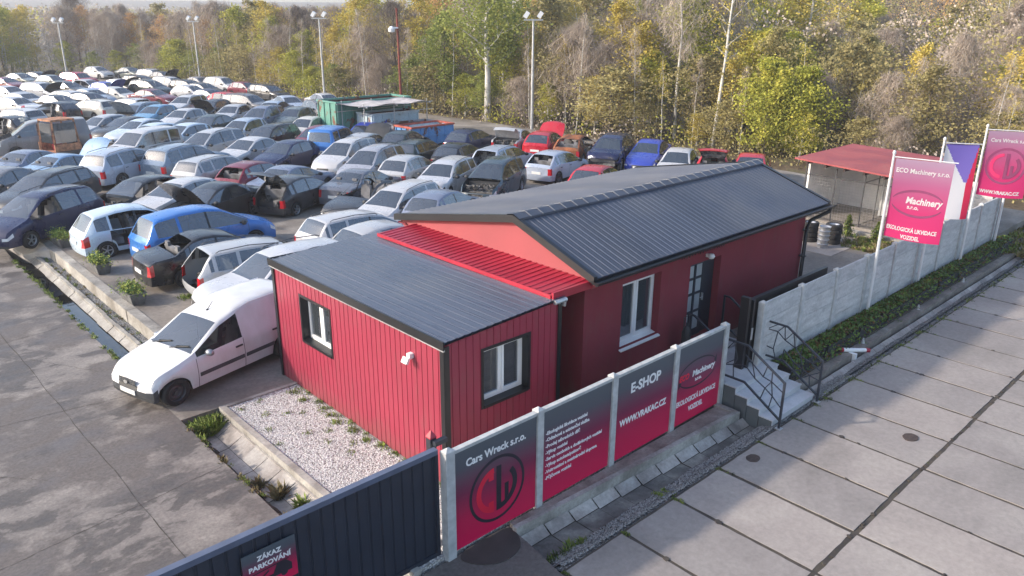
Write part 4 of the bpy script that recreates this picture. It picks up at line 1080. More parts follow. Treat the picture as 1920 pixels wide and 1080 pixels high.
def flagpole(label, flabel, x, y, top, kind, w=1.50, h=2.18, az=-pi/2+.12, curl=.07):
    t = thing('flagpole', label, 'flagpole', (x, y, .02), 0, 'flagpoles along the concrete fence')
    mb = MB(); mb.tube([(0, 0, 0), (0, 0, 2.5), (0, 0, top)], [.05, .045, .032], 10); mb.build('pole', M_pole, t, smooth=True)
    mb = MB(); mb.lathe([(0, .12), (.035, .10), (.05, .05), (.035, 0), (0, 0)], 10, Matrix.Translation((0, 0, top))); mb.build('finial', M_pole, t, smooth=True)
    if kind is None: return
    mb = MB(); mb.tube([(0, 0, top-.06), (cos(az)*(w+.08), sin(az)*(w+.08), top-.06-.01)], .016, 6); mb.build('cross_arm', M_pole, t)
    f = thing('flag', flabel, 'flag', (x, y, .02+top-.10-h), 0, 'flags on the poles')
    P = banner_shape(w, h, az, curl); NU, NV = 14, 28
    u0 = .07/w
    def grid(u0, u1, v0, v1, nu, nv, off=0.0):
        mb = MB(); vs = []
        for j in range(nv+1):
            for i in range(nu+1): vs.append(P(u0+(u1-u0)*i/nu, v0+(v1-v0)*j/nv, off))
        mb.add(vs, [(j*(nu+1)+i, (j+1)*(nu+1)+i, (j+1)*(nu+1)+i+1, j*(nu+1)+i+1) for j in range(nv) for i in range(nu)]); return mb
    if kind != 'national':
        grid(u0, 1, 0, 1, NU, NV).build('cloth', M_flag, f, smooth=True, angle=None)
    def wrap(mb, name, mat, cx, cz, sc, off=-.004):
        out = MB(); out.f = mb.f; out.m = mb.m
        out.v = [P(min(.995, max(u0, (cx+v[0]*sc)/w)), 1-(cz+v[2]*sc)/h, off) for v in mb.v]
        out.build(name, mat, f)
    for off in (-.008, ):
        if kind == 'eco':
            mb = MB(); text_on(mb, 'ECO Machinery s.r.o.', .17, 0, 0, 0, width=1.32, bold=.004); wrap(mb, 'lettering', M_letter, w*.52, h*.86, 1, off)
            mb = MB()
            for a0, a1 in ((radians(20), radians(165)), (radians(-165), radians(-20))):
                vs = []; n_ = 28
                for i in range(n_+1):
                    q = i/n_; t_ = a0+(a1-a0)*q; th = .02+.12*sin(pi*q)
                    for r_ in (1-th, 1+th*.3): vs.append((cos(t_)*.66*r_, 0, sin(t_)*.36*r_))
                mb.add(vs, [(2*i, 2*i+1, 2*i+3, 2*i+2) for i in range(n_)])
            wrap(mb, 'emblem_swoosh', M_flagink, w*.52, h*.47, 1, off)
            mb = MB(); text_on(mb, 'Machinery', .25, 0, 0, 0, width=.92, bold=.008, shear=.15); wrap(mb, 'lettering', M_letter, w*.62, h*.50, 1, off-.003)
            mb = MB(); text_on(mb, 's.r.o.', .15, 0, 0, 0, bold=.005); wrap(mb, 'lettering', M_letter, w*.46, h*.42, 1, off-.003)
            mb = MB(); text_on(mb, 'EKOLOGICKÁ LIKVIDACE', .15, 0, 0, 0, width=1.28, bold=.006); text_on(mb, 'VOZIDEL', .15, 0, -.2, 0, width=.5, bold=.006); wrap(mb, 'lettering', M_letter, w*.5, h*.13, 1, off)
        if kind == 'cars':
            mb = MB(); text_on(mb, 'Cars Wreck s.r.o.', .17, 0, 0, 0, width=1.15, bold=.004); wrap(mb, 'lettering', M_letter, w*.52, h*.86, 1, off)
            mb = MB(); ring(mb, 0, 0, .60, .53, 0, n=48); wrap(mb, 'emblem_ring', M_flagink2, w*.52, h*.48, 1, off)
            mb = MB(); ring(mb, -.04, 0, .42, .32, 0, radians(97), radians(263), 30); wrap(mb, 'letter_mark', plain('faded_red', hexc(205, 42, 98), rough=.8), w*.52, h*.48, 1, off-.002)
            mb = MB(); quad2(mb, [(-.02, .42), (-.02, -.42), (.08, -.42), (.08, .42)], 0); ring(mb, .02, 0, .42, .32, 0, radians(-80), radians(42), 24); quad2(mb, [(.15, -.32), (.15, .03), (.24, .03), (.24, -.26)], 0); wrap(mb, 'letter_mark', M_flagink, w*.52, h*.48, 1, off-.004)
            mb = MB(); text_on(mb, 'WWW.VRAKAC.CZ', .15, 0, 0, 0, width=1.18, bold=.008); wrap(mb, 'lettering', M_letter, w*.5, h*.07, 1, off)
    if kind == 'national':
        # vertical tricolour: blue wedge at the top, white left, red right
        vs = []; NU2, NV2 = 40, 80
        mb = MB()
        for j in range(NV2+1):
            for i in range(NU2+1): mb.v.append(P(u0+(1-u0)*i/NU2, j/NV2, 0))
        for j in range(NV2):
            for i in range(NU2):
                u = (i+.5)/NU2; v = (j+.5)/NV2
                mi = 2 if (v < .5 and v/.5*.74 < u < 1-v*.36) else (0 if u < .80 else 1)
                mb.f.append((j*(NU2+1)+i, (j+1)*(NU2+1)+i, (j+1)*(NU2+1)+i+1, j*(NU2+1)+i+1)); mb.m.append(mi)
        fm = lambda n_, c: flag_mat(n_, [(0, c), (1, c)])
        mb.build('cloth', [fm('flag_white', (.72, .72, .74)), fm('flag_red', (.62, .02, .08)), fm('flag_blue', (.20, .15, .52))], f, smooth=True, angle=None)
flagpole('white flagpole carrying the pink machinery banner, nearest the stairs', 'pink banner with dark swoosh reading ECO Machinery s.r.o.', 15.45, -.20, 5.02, 'eco', az=-1.38)
flagpole('white flagpole carrying the blue, white and red flag', 'vertical blue, white and red flag half hidden behind the machinery banner', 19.15, -.20, 5.02, 'national', w=1.0, h=2.25, az=-.95, curl=.12)
flagpole('white flagpole carrying the banner with the round emblem', 'pink banner with round dark ring emblem reading Cars Wreck s.r.o.', 23.0, -.20, 5.08, 'cars', az=-1.15, w=1.45)
flagpole('white flagpole without a visible flag, farthest along the fence', '', 26.7, -.20, 3.6, None)
# ------------------------------------------------------------------ red roofed shed
shed = thing('open_shed', 'open red roofed shed with mesh cage walls behind the concrete fence', 'shed', (24.4, 2.0, YZ))
mb = MB(); mb.box((.1, 0, 0), (5.0, 4.8, .12)); mb.build('floor', M_yard, shed)
mb = MB()
A0, B0, C0, D0 = (-.3, 5.05, 2.65), (5.25, 5.1, 2.65), (5.4, -.1, 2.45), (-.2, -.6, 2.36)
mb.add([A0, B0, C0, D0]+[(p[0], p[1], p[2]-.06) for p in (A0, B0, C0, D0)], [(3, 2, 1, 0), (4, 5, 6, 7), (0, 1, 5, 4), (1, 2, 6, 5), (2, 3, 7, 6), (3, 0, 4, 7)])
mb.build('roof', patchy('faded_red_roof', [(0.35, (.27, .055, .06)), (0.6, (.36, .085, .085)), (0.75, (.33, .11, .10))], .7, fine=6, fineamt=.12, bump=.1), shed)
mb = MB()
for i in range(7): mb.box((-.2, -.3+i*.8, 2.19+(i*.8)*.05), (5.2, -.22+i*.8, 2.28+(i*.8)*.05))
mb.build('rafter', plain('dark_timber', (.06, .035, .03), rough=.9, var=.2), shed)
mb = MB(); mb.box((3.7, 0, .1), (3.78, 4.7, 2.42)); mb.box((.5, 4.7, .1), (3.78, 4.78, 2.4)); mb.build('wall', plain('whitewashed_panels', (.86, .85, .82), rough=.9, var=.08, bump=.3, scale=2), shed)
mb = MB()
for y in (0, 1.1, 2.2, 3.4, 4.7): mb.tube([(.2, y, .1), (.2, y, 2.35)], .028, 6)
for x in (1.6, 3.2): mb.tube([(x, 2.2, .1), (x, 2.2, 2.4)], .022, 6); mb.tube([(x, 0, .1), (x, 0, 2.4)], .022, 6)
for y in (-.5,): mb.tube([(-.3, y, -.1), (-.3, y, 2.3)], .022, 6)
for z in (.2, 1.95): mb.tube([(.2, 0, z), (.2, 4.7, z)], .02, 6); mb.tube([(.2, 2.2, z), (4.7, 2.2, z)], .02, 6); mb.tube([(.2, 0, z), (4.7, 0, z)], .02, 6)
mb.build('cage_frame', M_steelrim, shed)
mb = MB()
for i in range(39): mb.bar((.2, .06+i*.118, .2), (.2, .06+i*.118, 1.95), .0035, .0035)
for i in range(15): mb.bar((.2, 0, .3+i*.118), (.2, 4.7, .3+i*.118), .0035, .0035)
for i in range(38): mb.bar((.3+i*.12, 2.2, .2), (.3+i*.12, 2.2, 1.95), .0035, .0035)
for i in range(15): mb.bar((.2, 2.2, .3+i*.118), (4.7, 2.2, .3+i*.118), .0035, .0035)
mb.build('mesh', M_galv, shed)
mb = MB(); mb.box((20.2, 3.2, 0), (24.0, 7.9, YZ+.015)); struct(mb.build('shed_pad', M_slab))
mb = MB(); mb.box((23.7, .6, YZ), (23.95, 7.2, YZ+.16)); struct(mb.build('pad_kerb', M_concrete))
# tyre and rim stacks
def tyre_mb(mb, z, r=.31, w=.19, jx=0, jy=0, mi=0):
    mb.lathe([(r*.62, 0), (r*.92, .0), (r, .03), (r, w-.03), (r*.92, w), (r*.62, w), (r*.60, w*.5), (r*.62, 0)], 22, Matrix.Translation((jx, jy, z)), mi)
def rim_mb(mb, z, r=.19, w=.16, jx=0, jy=0, mi=0, cap=True):
    mb.lathe([(r, 0), (r*.9, .02), (r*.86, w*.5), (r*.9, w-.02), (r, w), (r*.93, w-.01), (r*.8, w-.05), (r*.3, w-.03), (0, w-.025)], 20, Matrix.Translation((jx, jy, z)), mi)
def stack(label, x, y, n, kind, cat):
    # every tyre / rim of a stack is its own thing
    for i in range(n):
        mb = MB(); jx, jy = R.uniform(-.02, .02), R.uniform(-.02, .02)
        if kind == 'tyre':
            t = thing('tyre', label % ['bottom', 'second', 'third', 'fourth', 'top'][i if i < n-1 else 4], 'tyre', (x+jx, y+jy, YZ+i*.195), 0, 'stacked tyres by the house corner')
            tyre_mb(mb, 0); mb.build('rubber', M_tyre, t, smooth=True)
            mb = MB(); rim_mb(mb, .015); mb.build('rim', M_rim, t, smooth=True)
        else:
            rim_mb(mb, 0, .215, .165); o = mb.build('wheel_rim', M_rim, loc=(x+jx, y+jy, YZ+i*.168), smooth=True)
            tag(o, label % ['bottom', 'second', 'third', 'fourth', 'top'][i if i < n-1 else 4], 'wheel rim', 'stacked bare rims by the house corner')
stack('black tyre with rim, %s of the left stack beside the house corner', 21.55, 4.75, 4, 'tyre', 'tyre')
stack('black tyre with rim, %s of the right stack behind the bare rims', 21.9, 3.98, 4, 'tyre', 'tyre')
stack('bare silver rim, %s of its stack in front of the tyres', 21.05, 3.95, 5, 'rim', 'rim')
# two young conifers and rough planting before the shed
for k_, (x, y, hh, lb) in enumerate(((23.2, 4.0, .85, 'young yellow green conifer nearer the tyre stacks'), (23.3, 2.9, .75, 'young yellow green conifer nearer the concrete fence'))):
    t = thing('young_conifer', lb, 'shrub', (x, y, YZ))
    mb = MB(); leafball(mb, lambda: (lambda h_: (R.gauss(0, .13*(1.1-h_)), R.gauss(0, .13*(1.1-h_)), .05+h_*hh))(R.random()), 800, .03, .06, (0, 0, 1)); mb.build('foliage', [plain('conifer_green', (.16, .20, .03), rough=.8, var=.4), plain('conifer_dark', (.05, .08, .02), rough=.8)], t)
    mb = MB(); mb.tube([(0, 0, 0), (0, 0, hh*.8)], .02, 6); mb.build('stem', M_rustpole, t)
g = MB()
for i in range(420): tuft(g, 22.3+R.uniform(-.6, 1.3), 1.8+R.uniform(-1.2, 1.9), YZ, R.uniform(.06, .22), 12, .1, R.choice((0, 1, 1)))
for i in range(160): tuft(g, R.uniform(13.5, 20), R.uniform(.3, 1.3), YZ, R.uniform(.04, .10), 9, .1, R.choice((0, 1)))
for i in range(420): tuft(g, R.uniform(27, 33), R.uniform(-1.5, .6), -.1, R.uniform(.1, .35), 14, .16, R.choice((0, 1)))
o = g.build('grass', [M_grass, M_drygrass]); tag(o, 'rough grass between tyre stacks, shed and far fence corner', 'grass', kind='stuff')

# ------------------------------------------------------------------ yard planters on the ledge
M_mum = plain('planter_flowers', (.30, .34, .06), rough=.8, var=.4, scale=6)
M_mum2 = plain('planter_leaves', (.12, .20, .04), rough=.8, var=.4, scale=6)
for x, y, rz, lb in ((-.05, 23.1, .1, 'grey stone planter with yellow green plants at the navy minivan'), (0.05, 18.9, .0, 'grey stone planter with bushy plants behind the pale blue hatchback'), (-.1, 15.2, .05, 'grey stone planter with plants below the black saloon')):
    t = thing('stone_planter', lb, 'planter', (x, y, YZ), rz, 'stone planters on the yard ledge')
    mb = MB(); A = [(-.17, -.42), (.17, -.42), (.17, .42), (-.17, .42)]; B = [(-.25, -.52), (.25, -.52), (.25, .52), (-.25, .52)]
    mb.add([(a, b, 0) for a, b in A]+[(a, b, .36) for a, b in B]+[(a*.85, b*.9, .36) for a, b in B]+[(a*.85, b*.9, .28) for a, b in B],
           [(0, 1, 5, 4), (1, 2, 6, 5), (2, 3, 7, 6), (3, 0, 4, 7)]+[(4+j, 4+(j+1) % 4, 8+(j+1) % 4, 8+j) for j in range(4)]+[(8+j, 8+(j+1) % 4, 12+(j+1) % 4, 12+j) for j in range(4)]+[(12, 13, 14, 15)])
    mb.build('box', plain('grey_planter', (.13, .13, .13), rough=.9, var=.35, scale=5, bump=.5), t)
    mb = MB(); leafball(mb, lambda: (R.gauss(0, .14), R.gauss(0, .30), .34+abs(R.gauss(0, .12))), 1400, .02, .045, (0, 1)); mb.build('plants', [M_mum, M_mum2], t)

# ------------------------------------------------------------------ cars
SPEC = {
 'hatch': dict(L=4.02, W=.865, H=1.47, cowl=1.02, rf=1.80, rr=3.42, rgb=3.88, top=[(0, .56), (.06, .68), (.35, .80), (1.02, .96), (1.80, 1.38), (2.35, 1.465), (2.9, 1.46), (3.42, 1.38), (3.88, .98), (4.02, .84)],
               belt=[(0, .54), (.35, .74), (1.02, .87), (2.4, .92), (3.6, .96), (4.02, .82)], fw=.78, rw=3.30, R=.31, pil=[(2.30, 2.37), (3.15, 3.30)], wend=3.50),
 'estate': dict(L=4.55, W=.875, H=1.48, cowl=1.12, rf=1.90, rr=4.12, rgb=4.42, top=[(0, .56), (.06, .68), (.35, .80), (1.12, .95), (1.90, 1.37), (2.45, 1.46), (3.2, 1.47), (4.12, 1.42), (4.42, 1.0), (4.55, .84)],
               belt=[(0, .54), (.35, .74), (1.12, .87), (2.4, .91), (4.2, .96), (4.55, .82)], fw=.86, rw=3.52, R=.31, pil=[(2.42, 2.49), (3.32, 3.42), (4.02, 4.12)], wend=4.22),
 'sedan': dict(L=4.60, W=.88, H=1.43, cowl=1.20, rf=1.98, rr=3.22, rgb=3.82, top=[(0, .55), (.06, .67), (.35, .78), (1.20, .94), (1.98, 1.33), (2.5, 1.42), (2.9, 1.42), (3.22, 1.36), (3.82, 1.02), (4.45, .95), (4.60, .84)],
               belt=[(0, .53), (.35, .72), (1.20, .86), (2.4, .90), (3.7, .94), (4.45, .92), (4.60, .82)], fw=.88, rw=3.62, R=.31, pil=[(2.48, 2.55), (3.36, 3.40)], wend=3.52),
 'suv': dict(L=4.60, W=.93, H=1.72, cowl=1.18, rf=1.86, rr=4.12, rgb=4.40, top=[(0, .72), (.06, .86), (.3, .98), (1.18, 1.12), (1.86, 1.60), (2.4, 1.71), (3.2, 1.71), (4.12, 1.64), (4.40, 1.16), (4.60, 1.0)],
             belt=[(0, .70), (.3, .90), (1.18, 1.02), (2.4, 1.07), (4.2, 1.10), (4.60, .96)], fw=.90, rw=3.62, R=.37, pil=[(2.42, 2.49), (3.34, 3.44)], wend=4.15, zs=.34),
 'mpv': dict(L=4.50, W=.90, H=1.68, cowl=.92, rf=1.82, rr=4.08, rgb=4.38, top=[(0, .60), (.06, .74), (.35, .88), (.92, 1.05), (1.82, 1.56), (2.35, 1.66), (3.2, 1.67), (4.08, 1.58), (4.38, 1.05), (4.50, .90)],
             belt=[(0, .58), (.35, .82), (.92, .96), (2.4, 1.01), (4.2, 1.04), (4.50, .88)], fw=.84, rw=3.55, R=.32, pil=[(2.36, 2.43), (3.32, 3.42)], wend=4.12),
 'tallhatch': dict(L=3.88, W=.845, H=1.55, cowl=.80, rf=1.62, rr=3.42, rgb=3.74, top=[(0, .58), (.06, .72), (.3, .84), (.80, .99), (1.62, 1.45), (2.15, 1.545), (2.7, 1.53), (3.42, 1.42), (3.74, .98), (3.88, .80)],
             belt=[(0, .56), (.3, .78), (.80, .90), (2.2, .93), (3.5, .97), (3.88, .78)], fw=.74, rw=3.22, R=.30, pil=[(2.06, 2.14), (2.94, 3.02)], wend=3.44),
 'vanmid': dict(L=4.40, W=.90, H=1.84, cowl=.95, rf=1.66, rr=4.22, rgb=4.34, top=[(0, .68), (.06, .84), (.3, .96), (.95, 1.13), (1.66, 1.70), (2.1, 1.82), (3.2, 1.84), (4.22, 1.80), (4.34, 1.1), (4.40, .95)],
             belt=[(0, .66), (.3, .90), (.95, 1.04), (2.4, 1.08), (4.2, 1.08), (4.40, .93)], fw=.84, rw=3.48, R=.32, pil=[(2.22, 2.30), (3.30, 3.40)], wend=4.10),
 'vanbig': dict(L=4.80, W=.97, H=1.98, cowl=.85, rf=1.62, rr=4.66, rgb=4.75, top=[(0, .80), (.06, .98), (.3, 1.10), (.85, 1.28), (1.62, 1.86), (2.1, 1.97), (3.2, 1.98), (4.66, 1.95), (4.75, 1.2), (4.80, 1.0)],
             belt=[(0, .78), (.3, 1.04), (.85, 1.18), (2.4, 1.20), (4.6, 1.20), (4.80, .98)], fw=.90, rw=3.90, R=.34, pil=[], wend=2.35),
 'paneller': dict(L=4.45, W=.87, H=1.84, cowl=1.22, rf=2.00, rr=4.28, rgb=4.38, top=[(0, .62), (.05, .76), (.30, .87), (1.22, 1.08), (2.00, 1.58), (2.32, 1.68), (2.55, 1.77), (2.9, 1.83), (3.6, 1.84), (4.28, 1.80), (4.38, 1.1), (4.45, .95)],
             belt=[(0, .60), (.30, .80), (1.22, .97), (2.0, 1.00), (2.7, 1.03), (4.2, 1.05), (4.45, .93)], fw=.80, rw=3.68, R=.325, pil=[], wend=2.50, zs=.24),
}
SPEC['mpvs'] = dict(SPEC['mpv'], L=4.5)
def interp(pts, x):
    if x <= pts[0][0]: return pts[0][1]
    for (a, b), (c, d) in zip(pts, pts[1:]):
        if x <= c:
            return b+(d-b)*(x-a)/(c-a)
    return pts[-1][1]
def smooth_pts(pts, L, n=90, k=2):
    """sample the polyline and round its corners a little"""
    xs_ = [L*i/n for i in range(n+1)]; ys_ = [interp(pts, x) for x in xs_]
    for _ in range(k):
        ys_ = [ys_[0]]+[(ys_[i-1]+2*ys_[i]+ys_[i+1])/4 for i in range(1, n)]+[ys_[-1]]
    return list(zip(xs_, ys_))
CARCACHE = {}
def wheel_meshes(R_, kind='alloy'):
    key = ('wheel', round(R_, 2), kind)
    if key in CARCACHE: return CARCACHE[key]
    M90 = Matrix.Rotation(pi/2, 4, 'X')   # axis along y; outer side is -y
    w = .19; ri = R_*.64
    t = MB(); t.lathe([(ri, -w/2+.01), (R_*.9, -w/2), (R_*.98, -w/2+.025), (R_, -w*.2), (R_, w*.2), (R_*.98, w/2-.025), (R_*.9, w/2), (ri, w/2-.01)], 24, M90)
    r_ = MB(); r_.lathe([(ri, w/2-.012), (ri*.93, w/2-.025), (ri*.88, w/2-.07)], 24, M90, 0)
    if kind == 'alloy':
        r_.lathe([(ri*.88, w/2-.075), (0, w/2-.08)], 24, M90, 1)
        for q in range(5):
            a = 2*pi*q/5; d = Vector((cos(a), 0, sin(a)))
            r_.bar(Vector((0, -(w/2-.03), 0)), d*ri*.93+Vector((0, -(w/2-.035), 0)), .05, .03, 0)
        r_.lathe([(ri*.25, w/2-.03), (ri*.22, w/2-.012), (0, w/2-.01)], 12, M90, 0)
    else:
        r_.lathe([(ri*.88, w/2-.07), (ri*.72, w/2-.05), (ri*.6, w/2-.045), (ri*.42, w/2-.075), (ri*.25, w/2-.07), (ri*.22, w/2-.03), (0, w/2-.028)], 24, M90, 0)
    m1 = t.mesh('tyre', M_tyre, True, 50); m2 = r_.mesh('rim', [M_rim if kind == 'alloy' else M_steelrim, M_black], True, 40)
    CARCACHE[key] = (m1, m2); return m1, m2
q_ = SPEC['paneller']
sh = lambda x: x-.24 if x > .5 else (x if x < .2 else x-.08)
for k_ in ('top', 'belt'): q_[k_] = [(sh(x), z) for x, z in q_[k_]]
for k_ in ('L', 'cowl', 'rf', 'rr', 'rgb', 'fw', 'rw', 'wend'): q_[k_] = q_[k_]-.24
for k_ in ('fw',): q_[k_] -= .08
def car_parts(kind, fl):
    key = (kind, tuple(sorted(fl)))
    if key in CARCACHE: return CARCACHE[key]
    S = SPEC[kind]; L = S['L']; W = S['W']; zs = S.get('zs', .22); Rw = S['R']; fw, rw = S['fw'], S['rw']
    top = smooth_pts(S['top'], L); belt = smooth_pts(S['belt'], L)
    xs_ = set(L*i/44 for i in range(45))
    for c in (fw, rw):
        for i in range(-8, 9): xs_.add(round(c+i*(Rw+.06)/8, 3))
    gaps = []
    d1 = S['cowl']+.12; d2 = (S['pil'][0][0]+S['pil'][0][1])/2 if S['pil'] else S['wend']
    d3 = min(S['pil'][1][1] if len(S['pil']) > 1 else d2+1.0, rw+.10)
    gaps = [d1, d2, d3] if kind != 'paneller' else [1.02, 2.26, 3.40]
    key_x = [S['cowl'], S['rf'], S['rr'], S['rgb'], S['wend'], .06, L-.06]+[p for q in S['pil'] for p in q]
    for x in key_x: xs_.add(round(x, 3))
    for g in gaps: xs_.add(round(g-.007, 3)); xs_.add(round(g+.007, 3))
    xs_ = sorted(x for x in xs_ if 0 <= x <= L); out = [xs_[0]]
    for x in xs_[1:]:
        if x-out[-1] > .012 or any(abs(x-(g+s)) < .001 for g in gaps for s in (-.007, .007)): out.append(x)
    if out[-1] < L: out.append(L)
    xs_ = out; N = len(xs_)
    Hmax = max(z for _, z in S['top'])
    FR = [1, .8, .45, 0]
    roofless = 'roofless' in fl
    crush = 'nofront' in fl
    rs = random.Random(hash(kind) % 1000+len(fl)*7 if False else sum(ord(c) for c in kind)+len(fl)*7)
    def wplan(x):
        w = W
        if x < .7: w *= 1-.13*((.7-x)/.7)**2.2
        if x > L-.6: w *= 1-.10*((x-L+.6)/.6)**2.2
        return w
    def arch(x):
        z = zs+.02*sin(0)
        for c in (fw, rw):
            r = Rw+.055
            if abs(x-c) < r: z = max(z, Rw-.02+math.sqrt(max(0, r*r-(x-c)**2))*.98)
        if x < .3: z = max(z, zs-.04+.0)
        return z
    def section(x):
        w = wplan(x); zt = interp(top, x); zb = min(interp(belt, x), zt-.015); z0 = arch(x); hg = zt-zb
        pts = [(0, z0), (w*.72, z0), (w*.955, z0)]
        for t, b in ((.22, .985), (.48, 1.0), (.74, .992), (1.0, .968)): pts.append((w*b, z0+(zb-z0)*t))
        tum = (W*.94-W*.66)/(Hmax-1.0 if Hmax > 1.1 else .45)
        tum = .44 if kind not in ('vanmid', 'vanbig', 'paneller') else .22
        g0 = min(.02, hg*.2); yb = w*.955
        pts.append((yb-tum*g0, zb+g0))
        zw = zb+hg*.87 if hg > .15 else zb+hg*.6
        pts.append((yb-tum*(zw-zb)-(.02 if hg > .15 else .01), zw))
        zr = zb+hg*.955; yr = yb-tum*(zr-zb)-(.05 if hg > .15 else .03); pts.append((yr, zr))
        yi = yr-(.06 if hg > .15 else .05); pts.append((yi, zt-.008 if hg > .15 else zt-.006))
        cr = .022
        pts.append((yi*.8, zt+cr*.4)); pts.append((yi*.45, zt+cr*.8)); pts.append((0, zt+cr))
        return pts
    NR = 14
    verts = []; idx = {}
    A_f = {'vanbig': .10, 'vanmid': .10, 'paneller': .055}.get(kind, .16); A_r = .07
    def deform(x, y, z):
        w = wplan(x); q = 1-min(1, abs(y)/w)**2
        x2 = x
        if x < .9: x2 = x-A_f*q*(1-x/.9)
        if x > L-.5: x2 = x+A_r*q*(x-L+.5)/.5
        if crush and x < .95:
            k = (1-x/.95)
            n3 = mnoise.noise_vector(Vector((x*3, y*3, z*3+len(kind))))
            x2 += .30*k+.13*k*n3.x; y += .12*k*n3.y; z += (.12*n3.z+.05)*k
        return (L/2-x2, y, z)      # forward = +x
    for i, x in enumerate(xs_):
        for j, (y, z) in enumerate(section(x)):
            verts.append(deform(x, y, z)); idx[(i, j, 1)] = len(verts)-1
            if y == 0: idx[(i, j, -1)] = idx[(i, j, 1)]
            else: verts.append(deform(x, -y, z)); idx[(i, j, -1)] = len(verts)-1
    faces = {}
    def addf(part, f): faces.setdefault(part, []).append(f)
    van = kind in ('vanbig', 'paneller')
    side_missing = {}
    zb_at = lambda x: interp(belt, x)
    for i in range(N-1):
        xm = (xs_[i]+xs_[i+1])/2; isgap = any(abs(xm-g) < .0071 for g in gaps)
        hg = interp(top, xm)-zb_at(xm)
        for j in range(NR-1):
            for s in (1, -1):
                a, b, c, d = idx[(i, j, s)], idx[(i+1, j, s)], idx[(i+1, j+1, s)], idx[(i, j+1, s)]
                f = (a, b, c, d) if s == 1 else (d, c, b, a)
                f = tuple(dict.fromkeys(f))
                if len(f) < 3: continue
                zmid = sum(verts[v][2] for v in f)/len(f)
                if j < 2: part = 'underbody'
                elif j < 7:
                    part = 'body'
                    indoor = gaps[0]-.01 < xm < gaps[2]+.01 and not van
                    if kind == 'paneller': indoor = False
                    if xm < .42: part = 'bumper' if zmid < .50*(Hmax/1.45)**.5 else 'body'
                    if xm > L-.35: part = 'bumper' if zmid < .48*(Hmax/1.45)**.5 else 'body'
                    if xm < .20 and (j == 5 or (kind == 'paneller' and j == 6)): part = 'head_lamp'
                    if xm > L-.11 and j in (4, 5): part = 'tail_lamp'
                    if kind == 'tallhatch' and xm > L-.22 and j in (4, 5, 6): part = 'tail_lamp'
                    if isgap and j < 6 and gaps[0]-.02 < xm < gaps[2]+.02 and zmid > zs+.05: part = 'seam'
                    elif indoor and j < 6 and part == 'body':
                        part = 'door_front%d' % s if xm < gaps[1] else 'door_rear%d' % s
                        if xm > gaps[1] and zmid < arch(xm): part = 'body'
                    if j == 2 and part.startswith('door'): part = 'body'
                elif j == 7:
                    part = 'side%d_%d' % (s, sum(1 for p in S['pil'] if xm > p[0])) if (hg > .13 and S['cowl']+.10 < xm < S['wend'] and not any(p[0] < xm < p[1] for p in S['pil'])) else 'body'
                    if any(p[0] < xm < p[1] for p in S['pil'][:1]): part = 'seam'
                elif j < 10:
                    part = 'body'
                    if xm < S['cowl'] and j == 9: part = 'bonnet'
                else:
                    if xm < S['cowl']: part = 'bonnet'
                    elif xm < S['rf']: part = 'windscreen'
                    elif xm < S['rr']: part = 'roof'
                    elif xm < S['rgb']: part = 'rear_window'
                    else: part = 'boot_lid'
                addf(part, f)
    # end caps
    for end in (0, 1):
        i = 0 if end == 0 else N-1; x = xs_[i]; sec = section(x); rows_ = []
        for j in range(2, 11):
            y, z = sec[j]; row = []
            for c in (1, .8, .45, 0, -.45, -.8, -1):
                if abs(c) == 1: row.append(idx[(i, j, 1 if c > 0 else -1)]); continue
                if j == 10:
                    jj = {.8: 11, .45: 12, 0: 13}[abs(c)]; row.append(idx[(i, jj, 1 if c >= 0 else -1)]); continue
                bump = .055*math.exp(-((z-.42*(Hmax/1.45)**.5)/.13)**2)
                px, py, pz = deform(x, y*c, z)
                px += bump*(1 if end == 0 else -1); verts.append((px, py, pz)); row.append(len(verts)-1)
            rows_.append(row)
        for a in range(len(rows_)-1):
            for b in range(6):
                f = (rows_[a][b], rows_[a][b+1], rows_[a+1][b+1], rows_[a+1][b])
                if end == 1: f = f[::-1]
                zm = sum(verts[v][2] for v in f)/4; outer = b in (0, 5); sc = (Hmax/1.45)**.5
                j = a+2
                if end == 0:
                    if zm < .30: part = 'lower_grille'
                    elif j <= (4 if kind == 'paneller' else 3): part = 'bumper'
                    elif outer and (j == 5 or (kind == 'paneller' and j == 6)): part = 'head_lamp'
                    elif b in (1, 2, 3, 4) and j in (4, 5) : part = 'grille' if not (outer) and b in (2, 3) or kind in ('suv', 'vanbig') else 'body'
                    else: part = 'bonnet' if j > 8 and False else 'body'
                else:
                    if zm < .28: part = 'lower_grille'
                    elif j <= 3: part = 'bumper'
                    elif outer and (j in (4, 5) or (kind == 'tallhatch' and j == 6)): part = 'tail_lamp'
                    else: part = 'boot_lid'
                addf(part, f)
    BL = {'body': M_paint, 'bonnet': M_paint, 'roof': M_paint, 'boot_lid': M_paint, 'bumper': M_paint, 'windscreen': M_carglass, 'rear_window': M_carglass,
          'head_lamp': M_lampclear, 'tail_lamp': M_lampred, 'grille': M_plastic, 'lower_grille': M_plastic, 'underbody': M_plastic, 'seam': M_black}
    if kind == 'paneller': BL['bumper'] = M_grey; BL['rear_window'] = M_white
    skip = set()
    if 'nofrontglass' in fl: skip |= {'side1_0', 'side-1_0'}
    if 'norearglass' in fl: skip |= {'rear_window'}
    if 'notailgate' in fl or 'openboot' in fl: skip |= {'rear_window', 'boot_lid'}
    if 'nobonnet' in fl: skip |= {'bonnet', 'grille'}
    if 'nodoors' in fl: skip |= {'door_front1', 'door_front-1', 'door_rear1', 'door_rear-1', 'side1_0', 'side-1_0', 'side1_1', 'side-1_1'}
    if 'norear_door' in fl: skip |= {'door_rear-1', 'side-1_1', 'side-1_0'}
